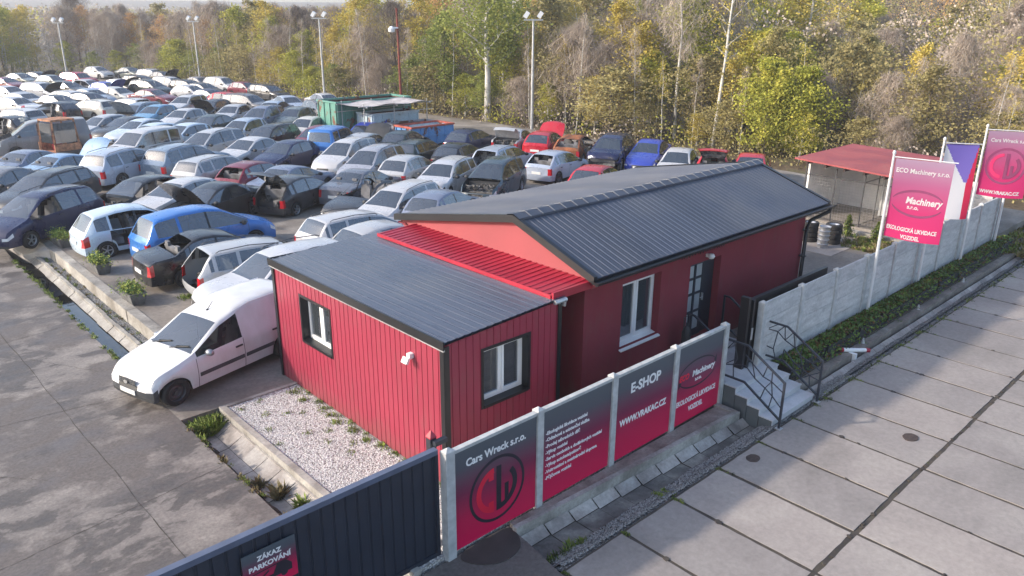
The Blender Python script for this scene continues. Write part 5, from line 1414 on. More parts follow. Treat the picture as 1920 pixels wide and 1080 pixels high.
    if 'roofless' in fl: skip |= {'roof', 'windscreen', 'rear_window', 'side1_0', 'side-1_0', 'side1_1', 'side-1_1', 'side1_2', 'side-1_2'}
    if kind == 'vanbig': skip |= {'rear_window'} if False else set()
    P = []   # (name, mesh, sub) ; sub: list of (name, mesh)
    def sub(part_names, name, mat, extra=None, thick=0.0, xf=None):
        fs = [f for p in part_names for f in faces.get(p, [])]
        if not fs: return None
        used = sorted(set(v for f in fs for v in f)); mp = {v: k for k, v in enumerate(used)}
        vs = [Vector(verts[v]) for v in used]
        if xf: vs = [xf(v) for v in vs]
        me = bpy.data.meshes.new(name); fs2 = [tuple(mp[v] for v in f) for f in fs]
        me.from_pydata([tuple(v) for v in vs], [], fs2)
        for mt in (mat if isinstance(mat, list) else [mat]): me.materials.append(mt)
        me.polygons.foreach_set('use_smooth', [True]*len(fs2)); me.update()
        if thick:
            nv = len(vs); me.calc_loop_triangles(); nm = [Vector(v.normal) for v in me.vertices]
            v2 = [tuple(v) for v in vs]+[tuple(v-n*thick) for v, n in zip(vs, nm)]
            from collections import Counter
            ec = Counter(); 
            for f in fs2:
                for a in range(len(f)): ec[frozenset((f[a], f[(a+1) % len(f)]))] += 1
            f3 = list(fs2)+[tuple(v+nv for v in f[::-1]) for f in fs2]
            for f in fs2:
                for a in range(len(f)):
                    p_, q_ = f[a], f[(a+1) % len(f)]
                    if ec[frozenset((p_, q_))] == 1: f3.append((q_, p_, p_+nv, q_+nv))
            me2 = bpy.data.meshes.new(name); me2.from_pydata(v2, [], f3)
            for mt in (mat if isinstance(mat, list) else [mat]): me2.materials.append(mt)
            me2.polygons.foreach_set('use_smooth', [True]*len(f3)); me2.update(); me = me2
        try: me.set_sharp_from_angle(angle=radians(38))
        except Exception: pass
        return me
    bodyparts = [p for p in ('body', 'roof') if p not in skip]
    if 'burnt' in fl: pass
    me = sub(bodyparts, 'body', M_paint); P.append(('body', me, []))
    P.append(('underbody', sub(['underbody'], 'underbody', M_plastic), []))
    me = sub(['seam'], 'seam', M_black)
    if me and 'nodoors' not in fl: P.append(('door_seam', me, []))
    for nm in ('bumper', 'head_lamp', 'tail_lamp', 'grille', 'lower_grille', 'windscreen', 'rear_window', 'boot_lid'):
        if nm in skip or nm not in faces: continue
        if nm == 'head_lamp' and ('nofront' in fl): continue
        if nm == 'windscreen' and 'nobonnet' in fl and crush: pass
        if nm in ('head_lamp', 'tail_lamp', 'bumper'):
            # one mesh each side / each end
            src = faces[nm]; grp = {}
            for f in src:
                c = sum((Vector(verts[v]) for v in f), Vector())/len(f)
                k_ = ('r' if c.y < 0 else 'l') if nm != 'bumper' else ('f' if c.x > 0 else 'b')
                grp.setdefault(k_, []).append(f)
            for k_, fs in grp.items():
                if nm == 'bumper' and k_ == 'f' and crush: continue
                faces['_t'] = fs; P.append((nm, sub(['_t'], nm, BL[nm]), []))
            continue
        if nm == 'windscreen' and 'crackglass' in fl: continue
        P.append((nm, sub([nm], nm, BL[nm]), []))
    for s in (1, -1):
        for k_ in range(4):
            n_ = 'side%d_%d' % (s, k_)
            if n_ in faces and n_ not in skip: P.append(('side_window', sub([n_], 'side_window', M_carglass), []))
        for nm in ('door_front', 'door_rear'):
            n_ = '%s%d' % (nm, s)
            if n_ in faces and n_ not in skip:
                xh = L/2-((gaps[1]-.14) if nm == 'door_front' else (gaps[2]-.20)); mb = MB(); zh = interp(belt, L/2)-.10
                mb.box((xh-.09, s*(W*.985)-.02, zh-.015), (xh+.07, s*(W*.985)+.022, zh+.015))
                P.append((nm.split('_')[0], sub([n_], 'door', M_paint), [('handle', mb.mesh('handle', M_plastic))]))
    hx = L/2-S['cowl']; hz = interp(top, S['cowl'])+.01
    if 'bonnet' in faces and 'bonnet' not in skip:
        if 'openbonnet' in fl or 'openblack' in fl:
            rot = Matrix.Rotation(radians(-58), 3, 'Y')
            piv = Vector((hx, 0, hz))
            me = sub(['bonnet'], 'bonnet', M_paint if 'openbonnet' in fl else M_plastic, thick=.02, xf=lambda v: piv+rot @ (v-piv))
        else: me = sub(['bonnet'], 'bonnet', M_paint)
        P.append(('bonnet', me, []))
    if 'openboot' in fl:
        piv = Vector((L/2-S['rr'], 0, interp(top, S['rr']))); rot = Matrix.Rotation(radians(78), 3, 'Y')
        if kind == 'sedan': piv = Vector((L/2-S['rgb'], 0, interp(top, S['rgb']))); rot = Matrix.Rotation(radians(62), 3, 'Y')
        x_ = lambda v: piv+rot @ (v-piv)
        if kind == 'sedan':
            P.append(('rear_window', sub(['rear_window'], 'rear_window', M_carglass), []))
            P.append(('boot_lid', sub(['boot_lid'], 'boot_lid', M_paint, thick=.02, xf=x_), []))
        else:
            P.append(('tailgate', sub(['boot_lid'], 'tailgate', M_paint, thick=.02, xf=x_), [('pane', sub(['rear_window'], 'pane', M_carglass, xf=x_))]))
    # floor, dash, seats
    fz = zs+.10; mb = MB(); mb.box((L/2-L+.25, -W*.86, fz), (hx-.05, W*.86, fz+.05)); mb.box((hx-.45, -W*.84, fz+.05), (hx-.10, W*.84, interp(belt, S['cowl'])-.04))
    mb.box((L/2-S['cowl']+.0, -W*.80, .3), (L/2-S['cowl']+.03, W*.80, interp(belt, S['cowl'])-.05))
    if kind == 'sedan': mb.box((L/2-S['rgb']-.1, -W*.7, .55), (L/2-S['rr']+.1, W*.7, .86))
    P.append(('floor', mb.mesh('floor', M_plastic), []))
    seat = MB(); sx_ = hx-1.25
    for s in (1, -1):
        y = s*W*.42; seat.box((sx_-.05, y-.24, fz+.08), (sx_+.45, y+.24, fz+.30)); seat.obox((sx_-.14, y, fz+.55), (.13, .44, .62), Matrix.Rotation(-.22, 3, 'Y')); seat.obox((sx_-.23, y, fz+.93), (.09, .24, .17), Matrix.Rotation(-.22, 3, 'Y'))
    if kind not in ('vanbig', 'paneller'):
        rx = sx_-.95; seat.box((rx-.05, -W*.74, fz+.08), (rx+.42, W*.74, fz+.30)); seat.obox((rx-.12, 0, fz+.50), (.13, W*1.45, .55), Matrix.Rotation(-.22, 3, 'Y'))
        for y in (-.4, .4): seat.box((rx-.25, y-.11, fz+.76), (rx-.16, y+.11, fz+.90))
    P.append(('seat', seat.mesh('seat', M_seat), []))
    rr = random.Random(5+len(fl)+len(kind))
    if 'nobonnet' in fl or crush or 'openbonnet' in fl or 'openblack' in fl:
        mb = MB(); zt = interp(belt, S['cowl'])-.05
        mb.box((hx+.02, -W*.72, zs+.05), (L/2-.22, W*.72, zt-.30))
        for _ in range(26):
            x, y, z = rr.uniform(hx+.1, L/2-.25), rr.uniform(-W*.62, W*.62), rr.uniform(zt-.32, zt-.08); s1, s2, s3 = [rr.uniform(.04, .20) for _ in range(3)]
            mb.obox((x, y, z), (s1, s2, s3), Matrix.Rotation(rr.uniform(0, 3), 3, 'Z') @ Matrix.Rotation(rr.uniform(-.4, .4), 3, 'X'))
        for _ in range(7):
            p = Vector((rr.uniform(hx+.1, L/2-.2), rr.uniform(-W*.6, W*.6), zt-.15)); pts = [p]
            for q in range(4): pts.append(pts[-1]+Vector((rr.uniform(-.12, .16), rr.uniform(-.16, .16), rr.uniform(-.05, .08))))
            mb.tube(pts, .018, 5)
        P.append(('engine', mb.mesh('engine', M_engine), []))
    if crush:
        mb = MB()
        for _ in range(5):
            p = Vector((L/2-rr.uniform(.1, .5), rr.uniform(-W, W), rr.uniform(.25, .7))); d = Vector((rr.uniform(-.1, .3), rr.uniform(-.7, .7), rr.uniform(-.1, .1)))
            mb.obox(p, (.03, d.length, .14), d.to_track_quat('Y', 'Z').to_matrix())
        P.append(('torn_bumper', mb.mesh('torn_bumper', M_plastic), []))
    if 'notailgate' in fl or 'openboot' in fl or 'norearglass' in fl:
        mb = MB()
        for _ in range(12):
            x = -L/2+rr.uniform(.3, .9); mb.obox((x, rr.uniform(-.5, .5), fz+rr.uniform(.2, .5)), (rr.uniform(.1, .35), rr.uniform(.1, .4), rr.uniform(.1, .3)), Matrix.Rotation(rr.uniform(0, 3), 3, 'Z'))
        P.append(('boot_contents', mb.mesh('boot_contents', M_engine), []))
    mb = MB()
    if not crush:
        pass
    rp = MB(); zpl = .58*(Hmax/1.45)**.6; rp.box((-L/2-A_r-.035, -.26, zpl-.06), (-L/2-A_r-.015, .26, zpl+.06))
    if 'notailgate' not in fl and 'openboot' not in fl: P.append(('number_plate', rp.mesh('number_plate', M_plate), []))
    if not crush:
        fp = MB(); fp.box((L/2+A_f+.045, -.26, .37), (L/2+A_f+.062, .26, .48)); P.append(('number_plate', fp.mesh('number_plate', M_plate), []))
    for s in (1, -1):
        if 'nodoors' in fl: break
        mb = MB(); mx = L/2-S['cowl']-.32; mz = interp(belt, S['cowl'])+.08
        mb.lathe([(0, -.10), (.06, -.09), (.085, 0), (.06, .09), (0, .10)], 10, Matrix.Translation((mx, s*(W+.07), mz)) @ Matrix.Rotation(pi/2, 4, 'X')); mb.bar((mx, s*(W-.04), mz-.05), (mx, s*(W+.05), mz-.02), .03, .03)
        P.append(('mirror', mb.mesh('mirror', M_plastic if kind != 'paneller' else M_rim, True), []))
    if kind in ('suv', 'estate', 'mpv') and 'roofless' not in fl:
        for s in (1, -1):
            mb = MB(); y = s*(W*.66 if kind == 'estate' else W*.68); zz = [interp(top, x)+.045 for x in (S['rf']+.2, (S['rf']+S['rr'])/2, S['rr']-.15)]
            mb.tube([(L/2-S['rf']-.2, y, zz[0]-.04), (L/2-S['rf']-.3, y, zz[0]+.01), (L/2-(S['rf']+S['rr'])/2, y, zz[1]+.01), (L/2-S['rr']+.25, y, zz[2]+.01), (L/2-S['rr']+.15, y, zz[2]-.04)], .014, 6)
            P.append(('roof_rail', mb.mesh('roof_rail', M_grey, True), []))
    CARCACHE[key] = (P, S); return P, S
PAINT = dict(navy=(.012, .016, .06), paleblue=(.50, .60, .70), brightblue=(.035, .17, .50), black=(.010, .010, .013), silver=(.42, .43, .45), palesilver=(.48, .49, .52), darkgrey=(.035, .038, .045),
  greyblue=(.16, .19, .27), skyblue=(.22, .34, .50), lightsteel=(.36, .41, .50), silverblue=(.36, .43, .52), white=(.50, .50, .51), pewter=(.20, .20, .215), charcoal=(.032, .033, .038), iceblue=(.48, .55, .64),
  red=(.45, .015, .03), maroon=(.16, .012, .03), greygreen=(.13, .15, .14), royalblue=(.03, .06, .38), cream=(.55, .53, .48), darkgreen=(.022, .036, .036), ivory=(.56, .55, .51), steelblue=(.20, .26, .34),
  azure=(.12, .28, .45), grey=(.16, .16, .17), darkteal=(.05, .075, .095), silvergrey=(.32, .33, .37), slate=(.12, .13, .16), burnt=(.20, .07, .03))
def make_car(kind, color, x, y, h, fl, label, z=YZ, scale=1.045, wheel=None, cat='car', name='scrap_car', group='scrap cars parked in rows in the yard', drop=0.0, tilt=(0, 0)):
    far = math.hypot(x-CAM_POS[0], y-CAM_POS[1]) > 72
    fl = set(f for f in fl.replace(',', ' ').split() if f)
    extra = fl & {'darkrear', 'redglass', 'planter'}; fl -= extra
    P, S = car_parts(kind, fl)
    t = thing(name, label, cat, (x, y, z-drop), radians(h), group)
    t.rotation_euler = (radians(tilt[0]), radians(tilt[1]), radians(h))
    t.scale = (scale,)*3
    rgb = PAINT.get(color, (.3, .3, .3))
    for nm, me, subs in P:
        if me is None: continue
        if far and nm in ('floor', 'number_plate', 'door_seam', 'lower_grille'): 
            if nm != 'floor': continue
        o = put(nm, me, t); o.color = (*rgb, 1)
        for sn, sm in subs:
            if sm is None or far: continue
            q = put(sn, sm, o); q.color = (*rgb, 1)
    if color == 'burnt':
        for ch in t.children:
            if ch.name.split('.')[0] in ('body', 'bumper', 'boot_lid'):
                ch.data = ch.data.copy(); ch.data.materials.clear(); ch.data.materials.append(M_burnt)
    rk = wheel or R.choice(('alloy', 'alloy', 'steel'))
    m1, m2 = wheel_meshes(S['R'], rk)
    W_ = S['W']; L = S['L']
    for c in (S['fw'], S['rw']):
        for s in (1, -1):
            w = bpy.data.objects.new('wheel', None); COL.objects.link(w); w.parent = t; w.location = (L/2-c, s*(W_-.11), S['R'])
            w.empty_display_size = .1
            if s == 1: w.rotation_euler = (0, 0, pi)
            a = put('tyre', m1, w); b = put('rim', m2, w)
    return t
CARS = [
 ('mpv', 'navy', -0.16, 25.01, 212, 'nofrontglass', 'navy blue minivan nosing past the end of the ledge, nearest car on the left'),
 ('tallhatch', 'paleblue', 2.05, 21.25, 2, 'norear_door,planter', 'pale blue tall hatchback missing its rear side door, tall red tail lamps'),
 ('mpvs', 'brightblue', 3.65, 18.8, 3, '', 'bright blue compact minivan between the pale blue hatchback and the black saloon'),
 ('sedan', 'black', 2.95, 16.2, 0, 'norearglass', 'black saloon with empty rear window and striped red tail lamp'),
 ('estate', 'silver', 3.65, 13.95, -3, 'notailgate', 'silver estate with tailgate missing and grey junk in its open boot'),
 ('suv', 'palesilver', 3.1, 11.75, 184, '', 'pale silver off-roader with dark grille, tucked behind the white panel van'),
 ('estate', 'darkgrey', 1.2, 30.3, 213, '', 'dark grey estate with reflective windscreen, parked beyond the navy minivan'),
 ('sedan', 'greyblue', 2.5, 37.95, 33, '', 'grey blue rounded saloon showing oval rear window and chrome boot strip'),
 ('sedan', 'skyblue', 3.51, 35.51, 25, 'openbonnet', 'sky blue saloon with its pale bonnet standing open'),
 ('suv', 'lightsteel', 5.75, 33.59, 28, '', 'light steel blue off-roader showing red tail lamps and rear plate'),
 ('hatch', 'black', 3.85, 26.3, 205, 'nobonnet,nodoors', 'stripped black hatchback with engine bay bare and doors gone'),
 ('vanmid', 'white', 8.18, 38.58, 205, '', 'white delivery van with big windscreen behind the steel blue off-roader'),
 ('vanbig', 'pewter', 4.71, 45.56, 172, 'nobonnet', 'pewter grey panel van with stripped nose, behind the rusty loader cab'),
 ('hatch', 'silver', 9.3, 49.96, 203, '', 'silver hatchback angled between the pewter van and a dark saloon'),
 ('sedan', 'charcoal', 10.45, 48.46, 205, '', 'charcoal saloon with clear headlamps, third nose in its row after the pewter van'),
 ('sedan', 'iceblue', 10.72, 46.62, 205, '', 'ice blue saloon with four clear headlamps nosing out of its row'),
 ('hatch', 'paleblue', 10.32, 43.52, 203, '', 'small pale blue hatchback half hidden behind the ice blue saloon'),
 ('mpv', 'white', 12.45, 79.37, 294, 'openblack', 'white minivan with dark bonnet in the far left rows'),
 ('sedan', 'silver', 9.32, 71.8, 294, '', 'silver saloon in the third row of the far left block'),
 ('hatch', 'white', 7.85, 67.42, 296, '', 'white hatchback with wide windscreen at the far left edge block'),
 ('hatch', 'white', 9.69, 79.28, 295, 'redglass', 'white hatchback with maroon bonnet reflections near the left picture edge'),
 ('sedan', 'maroon', 11.83, 91.91, 296, '', 'maroon saloon at the left picture edge below the trees'),
 ('suv', 'red', 18.75, 90.81, 295, 'nofront', 'bright red off-roader standing against the far trees'),
 ('hatch', 'greygreen', 16.38, 91.66, 294, '', 'grey green hatchback in the last row left of the red off-roader'),
 ('sedan', 'black', 15.4, 81.84, 294, '', 'black saloon with pale windscreen below the red off-roader'),
 ('hatch', 'white', 17.61, 82.87, 296, 'nobonnet,nodoors', 'white gutted hatchback right of the red off-roader'),
 ('hatch', 'royalblue', 18.28, 78.6, 292, 'openbonnet', 'royal blue hatchback with bonnet raised in the far rows'),
 ('hatch', 'cream', 20.38, 81.12, 292, 'openblack', 'cream white hatchback next to the raised blue bonnet'),
 ('mpv', 'darkgreen', 21.4, 75.81, 293, '', 'dark green people carrier with long row of windows in the last rows'),
 ('sedan', 'maroon', 19.03, 68.21, 297, '', 'maroon saloon in front of the dark green people carrier'),
 ('estate', 'white', 12.3, 71.71, 113, 'darkrear', 'white estate showing a dark tailgate window in the middle of the far block'),
 ('sedan', 'silverblue', 14.84, 72.12, 291, '', 'silver blue saloon in the far block below the gutted white hatchback'),
 ('hatch', 'charcoal', 13.57, 67.82, 293, '', 'charcoal hatchback with white sticker on windscreen'),
 ('hatch', 'ivory', 17.07, 71.82, 297, '', 'ivory hatchback above the white car with raised black tailgate'),
 ('estate', 'white', 14.39, 60.98, 113, 'openboot', 'white estate with black tailgate glass lifted'),
 ('estate', 'cream', 11.87, 61.6, 113, 'darkrear', 'cream estate with black rear end and red lamps in the middle left block'),
 ('sedan', 'black', 10.99, 67.75, 296, 'nofront', 'black saloon with smashed nose in the middle left block'),
 ('hatch', 'black', 9.25, 61.89, 113, 'nobonnet,nodoors', 'black stripped hatchback beside the white and red gas tank'),
 ('estate', 'white', 5.95, 58.64, 113, '', 'white estate at the left block showing its bright tailgate'),
 ('hatch', 'black', 4.47, 54.29, 113, 'nodoors', 'black doorless hatchback at the left picture edge above the pewter van'),
 ('estate', 'steelblue', 13.71, 56.35, 215, 'openbonnet', 'steel blue estate behind the row of saloons'),
 ('hatch', 'azure', 14.3, 54.11, 215, '', 'azure hatchback at the end of the steel blue row'),
 ('hatch', 'black', 16.52, 97.8, 292, 'openbonnet', 'black hatchback with bonnet fully raised in the far left corner'),
 ('sedan', 'greygreen', 14.47, 97.72, 296, '', 'dull green grey saloon left of the raised black bonnet'),
 ('estate', 'black', 23.66, 85.11, 295, 'openboot', 'black estate with lifted tailgate against the far trees'),
 ('estate', 'white', 25.44, 81.02, 294, '', 'white estate at the far end of the last row'),
 ('sedan', 'grey', -0.09, 32.85, 214, 'nofront', 'grey smashed saloon at the left picture edge beyond the dark grey estate'),
 ('hatch', 'silver', 23.19, 69.63, 292, '', 'silver hatchback in the last row under the second lamp mast'),
 ('sedan', 'navy', 23.14, 65.04, 291, '', 'navy saloon in the last row right of the second lamp mast'),
 ('hatch', 'red', 22.97, 60.33, 297, '', 'small red hatchback in the last row of the middle block'),
 ('suv', 'grey', 22.42, 55.5, 294, '', 'grey off-roader in the last row of the middle block'),
 ('estate', 'white', 18.88, 59.83, 218, '', 'white estate in the second last row of the middle block'),
 ('hatch', 'charcoal', 19.12, 55.08, 218, 'openbonnet', 'charcoal hatchback with raised bonnet in the middle block'),
 ('sedan', 'silver', 19.12, 51.01, 218, '', 'silver saloon in the second last row of the middle block'),
 ('mpv', 'greyblue', 19.33, 46.47, 216, '', 'grey blue minivan in the second last row of the middle block'),
 ('hatch', 'white', 14.96, 50.27, 212, '', 'white hatchback left in the third row of the middle block'),
 ('sedan', 'darkgreen', 15.26, 45.89, 212, '', 'dark green saloon in the third row of the middle block'),
 ('hatch', 'silverblue', 15.73, 42.04, 212, 'nobonnet', 'silver blue hatchback without bonnet in the middle block'),
 ('estate', 'black', 15.78, 38.16, 210, '', 'black estate in the third row of the middle block'),
 ('hatch', 'paleblue', 11.88, 42.19, 205, '', 'pale blue hatchback left in the fourth row of the middle block'),
 ('mpv', 'silver', 11.49, 37.0, 205, '', 'silver minivan in the fourth row of the middle block'),
 ('sedan', 'white', 12.66, 34.27, 205, '', 'white saloon in the fourth row of the middle block'),
 ('hatch', 'navy', 13.46, 31.49, 205, '', 'navy hatchback at the right end of the fourth middle row'),
 ('suv', 'steelblue', 8.48, 32.85, 24, '', 'steel blue off-roader beside the light steel one'),
 ('estate', 'silver', 8.95, 30.01, 24, 'darkrear', 'silver estate in the fifth row of the middle block'),
 ('hatch', 'maroon', 9.67, 27.21, 24, 'norearglass', 'maroon hatchback with empty rear window in the fifth middle row'),
 ('sedan', 'greyblue', 10.54, 25.19, 24, '', 'grey blue saloon at the right end of the fifth middle row'),
 ('hatch', 'white', 4.97, 24.75, 202, '', 'white hatchback in the sixth row of the middle block'),
 ('sedan', 'black', 5.85, 23.19, 202, 'openbonnet', 'black saloon with raised bonnet in the sixth middle row'),
 ('estate', 'white', 7.99, 15.06, 2, '', 'white estate behind the black saloon in the front middle row'),
 ('hatch', 'silver', 7.91, 13.28, 2, '', 'silver hatchback behind the silver estate in the front middle row'),
 ('vanmid', 'brightblue', 17.38, 33.03, 38, '', 'bright blue boxy van in front of the green waste container'),
 ('sedan', 'royalblue', 21.1, 35.31, 215, 'openboot', 'royal blue saloon behind the dark green hatchbacks'),
 ('hatch', 'silver', 18.87, 31.69, 32, 'openblack', 'silver hatchback with grey tailgate lying open beside the blue boxy van'),
 ('hatch', 'darkgreen', 21.2, 30.97, 30, '', 'dark green hatchback with bright rear corner in front of the blue skips'),
 ('estate', 'darkgreen', 19.7, 27.47, 28, '', 'dark green estate with bare roof right of the silver minivan'),
 ('mpv', 'white', 15.62, 28.61, 207, '', 'white minivan with dark side windows left of the silver minivan'),
 ('mpv', 'silvergrey', 15.26, 25.55, 207, '', 'silver grey minivan with big windscreen and roof rails'),
 ('hatch', 'silver', 16.33, 23.74, 26, '', 'silver hatchback with rear glass and open fuel flap hole'),
 ('hatch', 'black', 20.74, 25.18, 26, '', 'black hatchback with dull roof behind the silver open estate'),
 ('hatch', 'navy', 24.85, 29.05, 20, '', 'navy hatchback with red tail lamp beside the blue skip'),
 ('estate', 'lightsteel', 21.92, 22.82, 20, 'notailgate', 'light steel estate without tailgate, clutter in its boot'),
 ('estate', 'palesilver', 16.43, 20.96, 208, 'nofront', 'pale silver crashed estate with cracked windscreen and broken nose'),
 ('mpv', 'darkteal', 17.64, 18.71, 208, 'nobonnet', 'dark teal crashed minivan with crumpled front beside the roof edge'),
 ('hatch', 'lightsteel', 23.03, 19.74, 14, 'norearglass', 'light steel coupe with empty rear window opening above the black roof'),
 ('sedan', 'slate', 12.51, 22.19, 26, '', 'slate saloon with pale roof edge in front of the silver hatchback'),
 ('hatch', 'greyblue', 12.55, 16.1, 22, '', 'grey blue hatchback parked at the back corner of the house'),
 ('sedan', 'darkgrey', 11.17, 19.56, 203, 'roofless', 'dark grey convertible behind the white estate with roof rails'),
 ('estate', 'white', 11.24, 17.58, 200, 'nofront', 'white estate with roof rails and shattered nose behind the container office'),
 ('sedan', 'silver', 27.1, 27.42, 30, 'openboot', 'silver saloon with boot lid up and red tail lamps'),
 ('hatch', 'red', 27.63, 25.27, 28, 'openbonnet', 'red hatchback with its faded pink bonnet raised'),
 ('hatch', 'burnt', 27.89, 22.91, 26, 'nodoors,norearglass,nobonnet', 'burnt out hatchback with rusty orange roof'),
 ('suv', 'navy', 27.72, 20.02, 207, 'nofront', 'navy off-roader with crashed silver nose'),
 ('sedan', 'royalblue', 29.4, 18.63, 205, '', 'royal blue saloon nosing left at the end of the upper row'),
 ('hatch', 'red', 21.48, 15.53, 20, '', 'red hatchback of which only the roof shows above the black roof'),
 ('hatch', 'white', 27.72, 15.43, 207, '', 'white hatchback behind the black ridge near the birch'),
 ('hatch', 'red', 28.82, 13.89, 30, 'openboot', 'red hatchback with its tailgate raised high beyond the roof'),
 ('sedan', 'red', 29.67, 12.22, 207, '', 'red saloon whose roof shows beyond the right end of the ridge'),
 ('hatch', 'charcoal', 9.56, 22.81, 24, 'openboot,nobonnet', 'charcoal wreck with torn rear between the rows left of the slate saloon'),
 ('hatch', 'greygreen', 21.56, 45.85, 215, '', 'grey green hatchback at the right end of the back rows of the middle block'),
 ('hatch', 'cream', 19.4, 40.11, 212, '', 'cream hatchback left of the green waste container'),
 ('sedan', 'silverblue', 22.64, 51.52, 219, '', 'silver blue saloon in the back row near the wood'),
 ('hatch', 'maroon', 17.66, 35.58, 210, '', 'maroon hatchback left of the bright blue boxy van'),
 ('hatch', 'white', 24.6, 104.0, 288, '', 'white hatchback in the very last row nearest the wood, far left end'),
 ('sedan', 'greygreen', 27.6, 101.0, 286, '', 'dull green saloon in the very last row nearest the wood'),
 ('estate', 'silver', 28.4, 95.0, 290, '', 'silver estate in the very last row, between the first two masts'),
 ('hatch', 'black', 28.0, 90.0, 285, 'openbonnet', 'black hatchback with raised bonnet in the very last row'),
 ('sedan', 'pewter', 28.2, 80.0, 284, '', 'pewter saloon just before the second floodlight mast'),
 ('mpv', 'white', 28.6, 75.0, 286, '', 'white minivan right of the second floodlight mast'),
 ('hatch', 'maroon', 29.0, 70.0, 283, '', 'maroon hatchback between the second and third masts'),
 ('estate', 'charcoal', 29.2, 65.5, 284, '', 'charcoal estate left of the third floodlight mast'),
 ('sedan', 'white', 29.2, 54.5, 270, '', 'white saloon just right of the third floodlight mast'),
 ('hatch', 'azure', 28.6, 49.5, 268, '', 'azure hatchback between the third mast and the rusty pole'),
 ('estate', 'grey', 25.6, 49.0, 262, '', 'grey estate in front of the azure hatchback'),
 ('sedan', 'lightsteel', 25.7, 54.65, 264, '', 'light steel saloon in front of the white saloon by the third mast'),
 ('hatch', 'darkgrey', 25.2, 71.5, 288, '', 'dark grey hatchback in the second last row of the middle'),
 ('estate', 'black', 25.4, 76.0, 288, '', 'black estate in the second last row of the middle'),
]
for k_, (kind, col, x, y, h, fl, lab) in enumerate(CARS):
    sc = 1.045
    tl = (R.uniform(-.8, .8), R.uniform(-1.2, 1.2))
    make_car(kind, col, x, y, h, fl, lab, z=YZ if not (x < -.3) else YZ-.02, scale=sc, tilt=tl, drop=.03)

# ---- the white panel van in front
VH = 195.2
PAINT['vanwhite'] = (.80, .80, .81)
vx, vy = (-1.52+1.65)/2, (8.24+9.10)/2
a = radians(VH); fwd = Vector((cos(a), sin(a), 0)); lft = Vector((-sin(a), cos(a), 0))
S = SPEC['paneller']; vs_ = 1.10
# place by the front left wheel's contact
wl_ = Vector((-1.52, 8.27, 0))
ctr = wl_-fwd*(.17+(S['L']/2-S['fw'])*vs_)-lft*(S['W']-.03)*vs_
van = make_car('paneller', 'vanwhite', ctr.x, ctr.y, VH, '', 'white panel van with dark side strips, nose out on the driveway beside the red container', z=0.0, scale=vs_, wheel='steel', cat='van', name='panel_van', group=None)
if 'group' in van: del van['group']
L = S['L']; W_ = S['W']
van.scale = (1.10, 1.05, .975)
WP = white_paint()
for ch in van.children:
    if ch.data and ch.data.materials and ch.data.materials[0] == M_paint:
        ch.data = ch.data.copy(); ch.data.materials[0] = WP
    if ch.name.startswith('side_window'): ch.data = ch.data.copy(); ch.data.materials[0] = M_vanglass
for s in (1, -1):
    mb = MB()
    for x0, x1 in ((1.06, 2.23), (2.29, 3.10)):
        y0, y1 = sorted((s*W_*.985, s*(W_*1.0+.014))); mb.box((L/2-x1, y0, .50), (L/2-x0, y1, .595))
    mb.build('side_strip', M_grey, van)
    for xh, zh in ((2.12, .86), (3.18, .92)):
        mb = MB(); y0, y1 = sorted((s*W_*.96, s*(W_*.985+.03))); mb.box((L/2-xh-.09, y0, zh-.018), (L/2-xh+.09, y1, zh+.018)); mb.build('handle', M_plastic, van)
    # raised rail along the roof edge of the cargo box
    mb = MB(); mb.tube([(L/2-2.21, s*W_*.70, 1.70), (L/2-2.66, s*W_*.70, 1.79), (L/2-3.96, s*W_*.70, 1.785)], .02, 6); mb.build('roof_bead', M_white, van, smooth=True)
mb = MB(); mb.tube([(L/2-2.02, .0, 1.69), (L/2-2.18, .0, 1.86)], [.011, .005], 6); mb.lathe([(0, .03), (.03, .02), (.04, 0)], 8, Matrix.Translation((L/2-2.02, 0, 1.675))); mb.build('antenna', M_black, van)
mb = MB()
def ws(u, v):   # a point on the windscreen, u across (-1..1), v up (0..1)
    xx = S['cowl']+(S['rf']-S['cowl'])*v; return Vector((L/2-xx, u*.62, interp(S['top'], xx)+.035))
for a_, b_ in ((-.95, -.15), (.05, .85)):
    mb.tube([ws(a_, -.05), ws((a_+b_)/2, .06), ws(b_, .14)], .013, 5)
    mb.bar(ws(a_+.25, .05)+Vector((0, 0, .01)), ws(b_+.05, .15)+Vector((0, 0, .01)), .02, .02)
mb.build('wiper', M_black, van)
mb = MB(); mb.add([(L/2+.105, -.28, .60), (L/2+.105, .28, .60), (L/2+.08, .30, .74), (L/2+.08, -.30, .74)], [(0, 1, 2, 3)])
for z in (.63, .67, .71): mb.bar((L/2+.115-(z-.6)*.2, -.27, z), (L/2+.115-(z-.6)*.2, .27, z), .012, .012)
mb.build('grille', M_grey, van)
mb = MB(); mb.add([(L/2+.13, -.07, .66), (L/2+.13, 0, .62), (L/2+.13, .07, .66), (L/2+.12, .055, .70), (L/2+.12, -.055, .70)], [(0, 1, 2, 3, 4)]); mb.build('badge', M_rim, van)

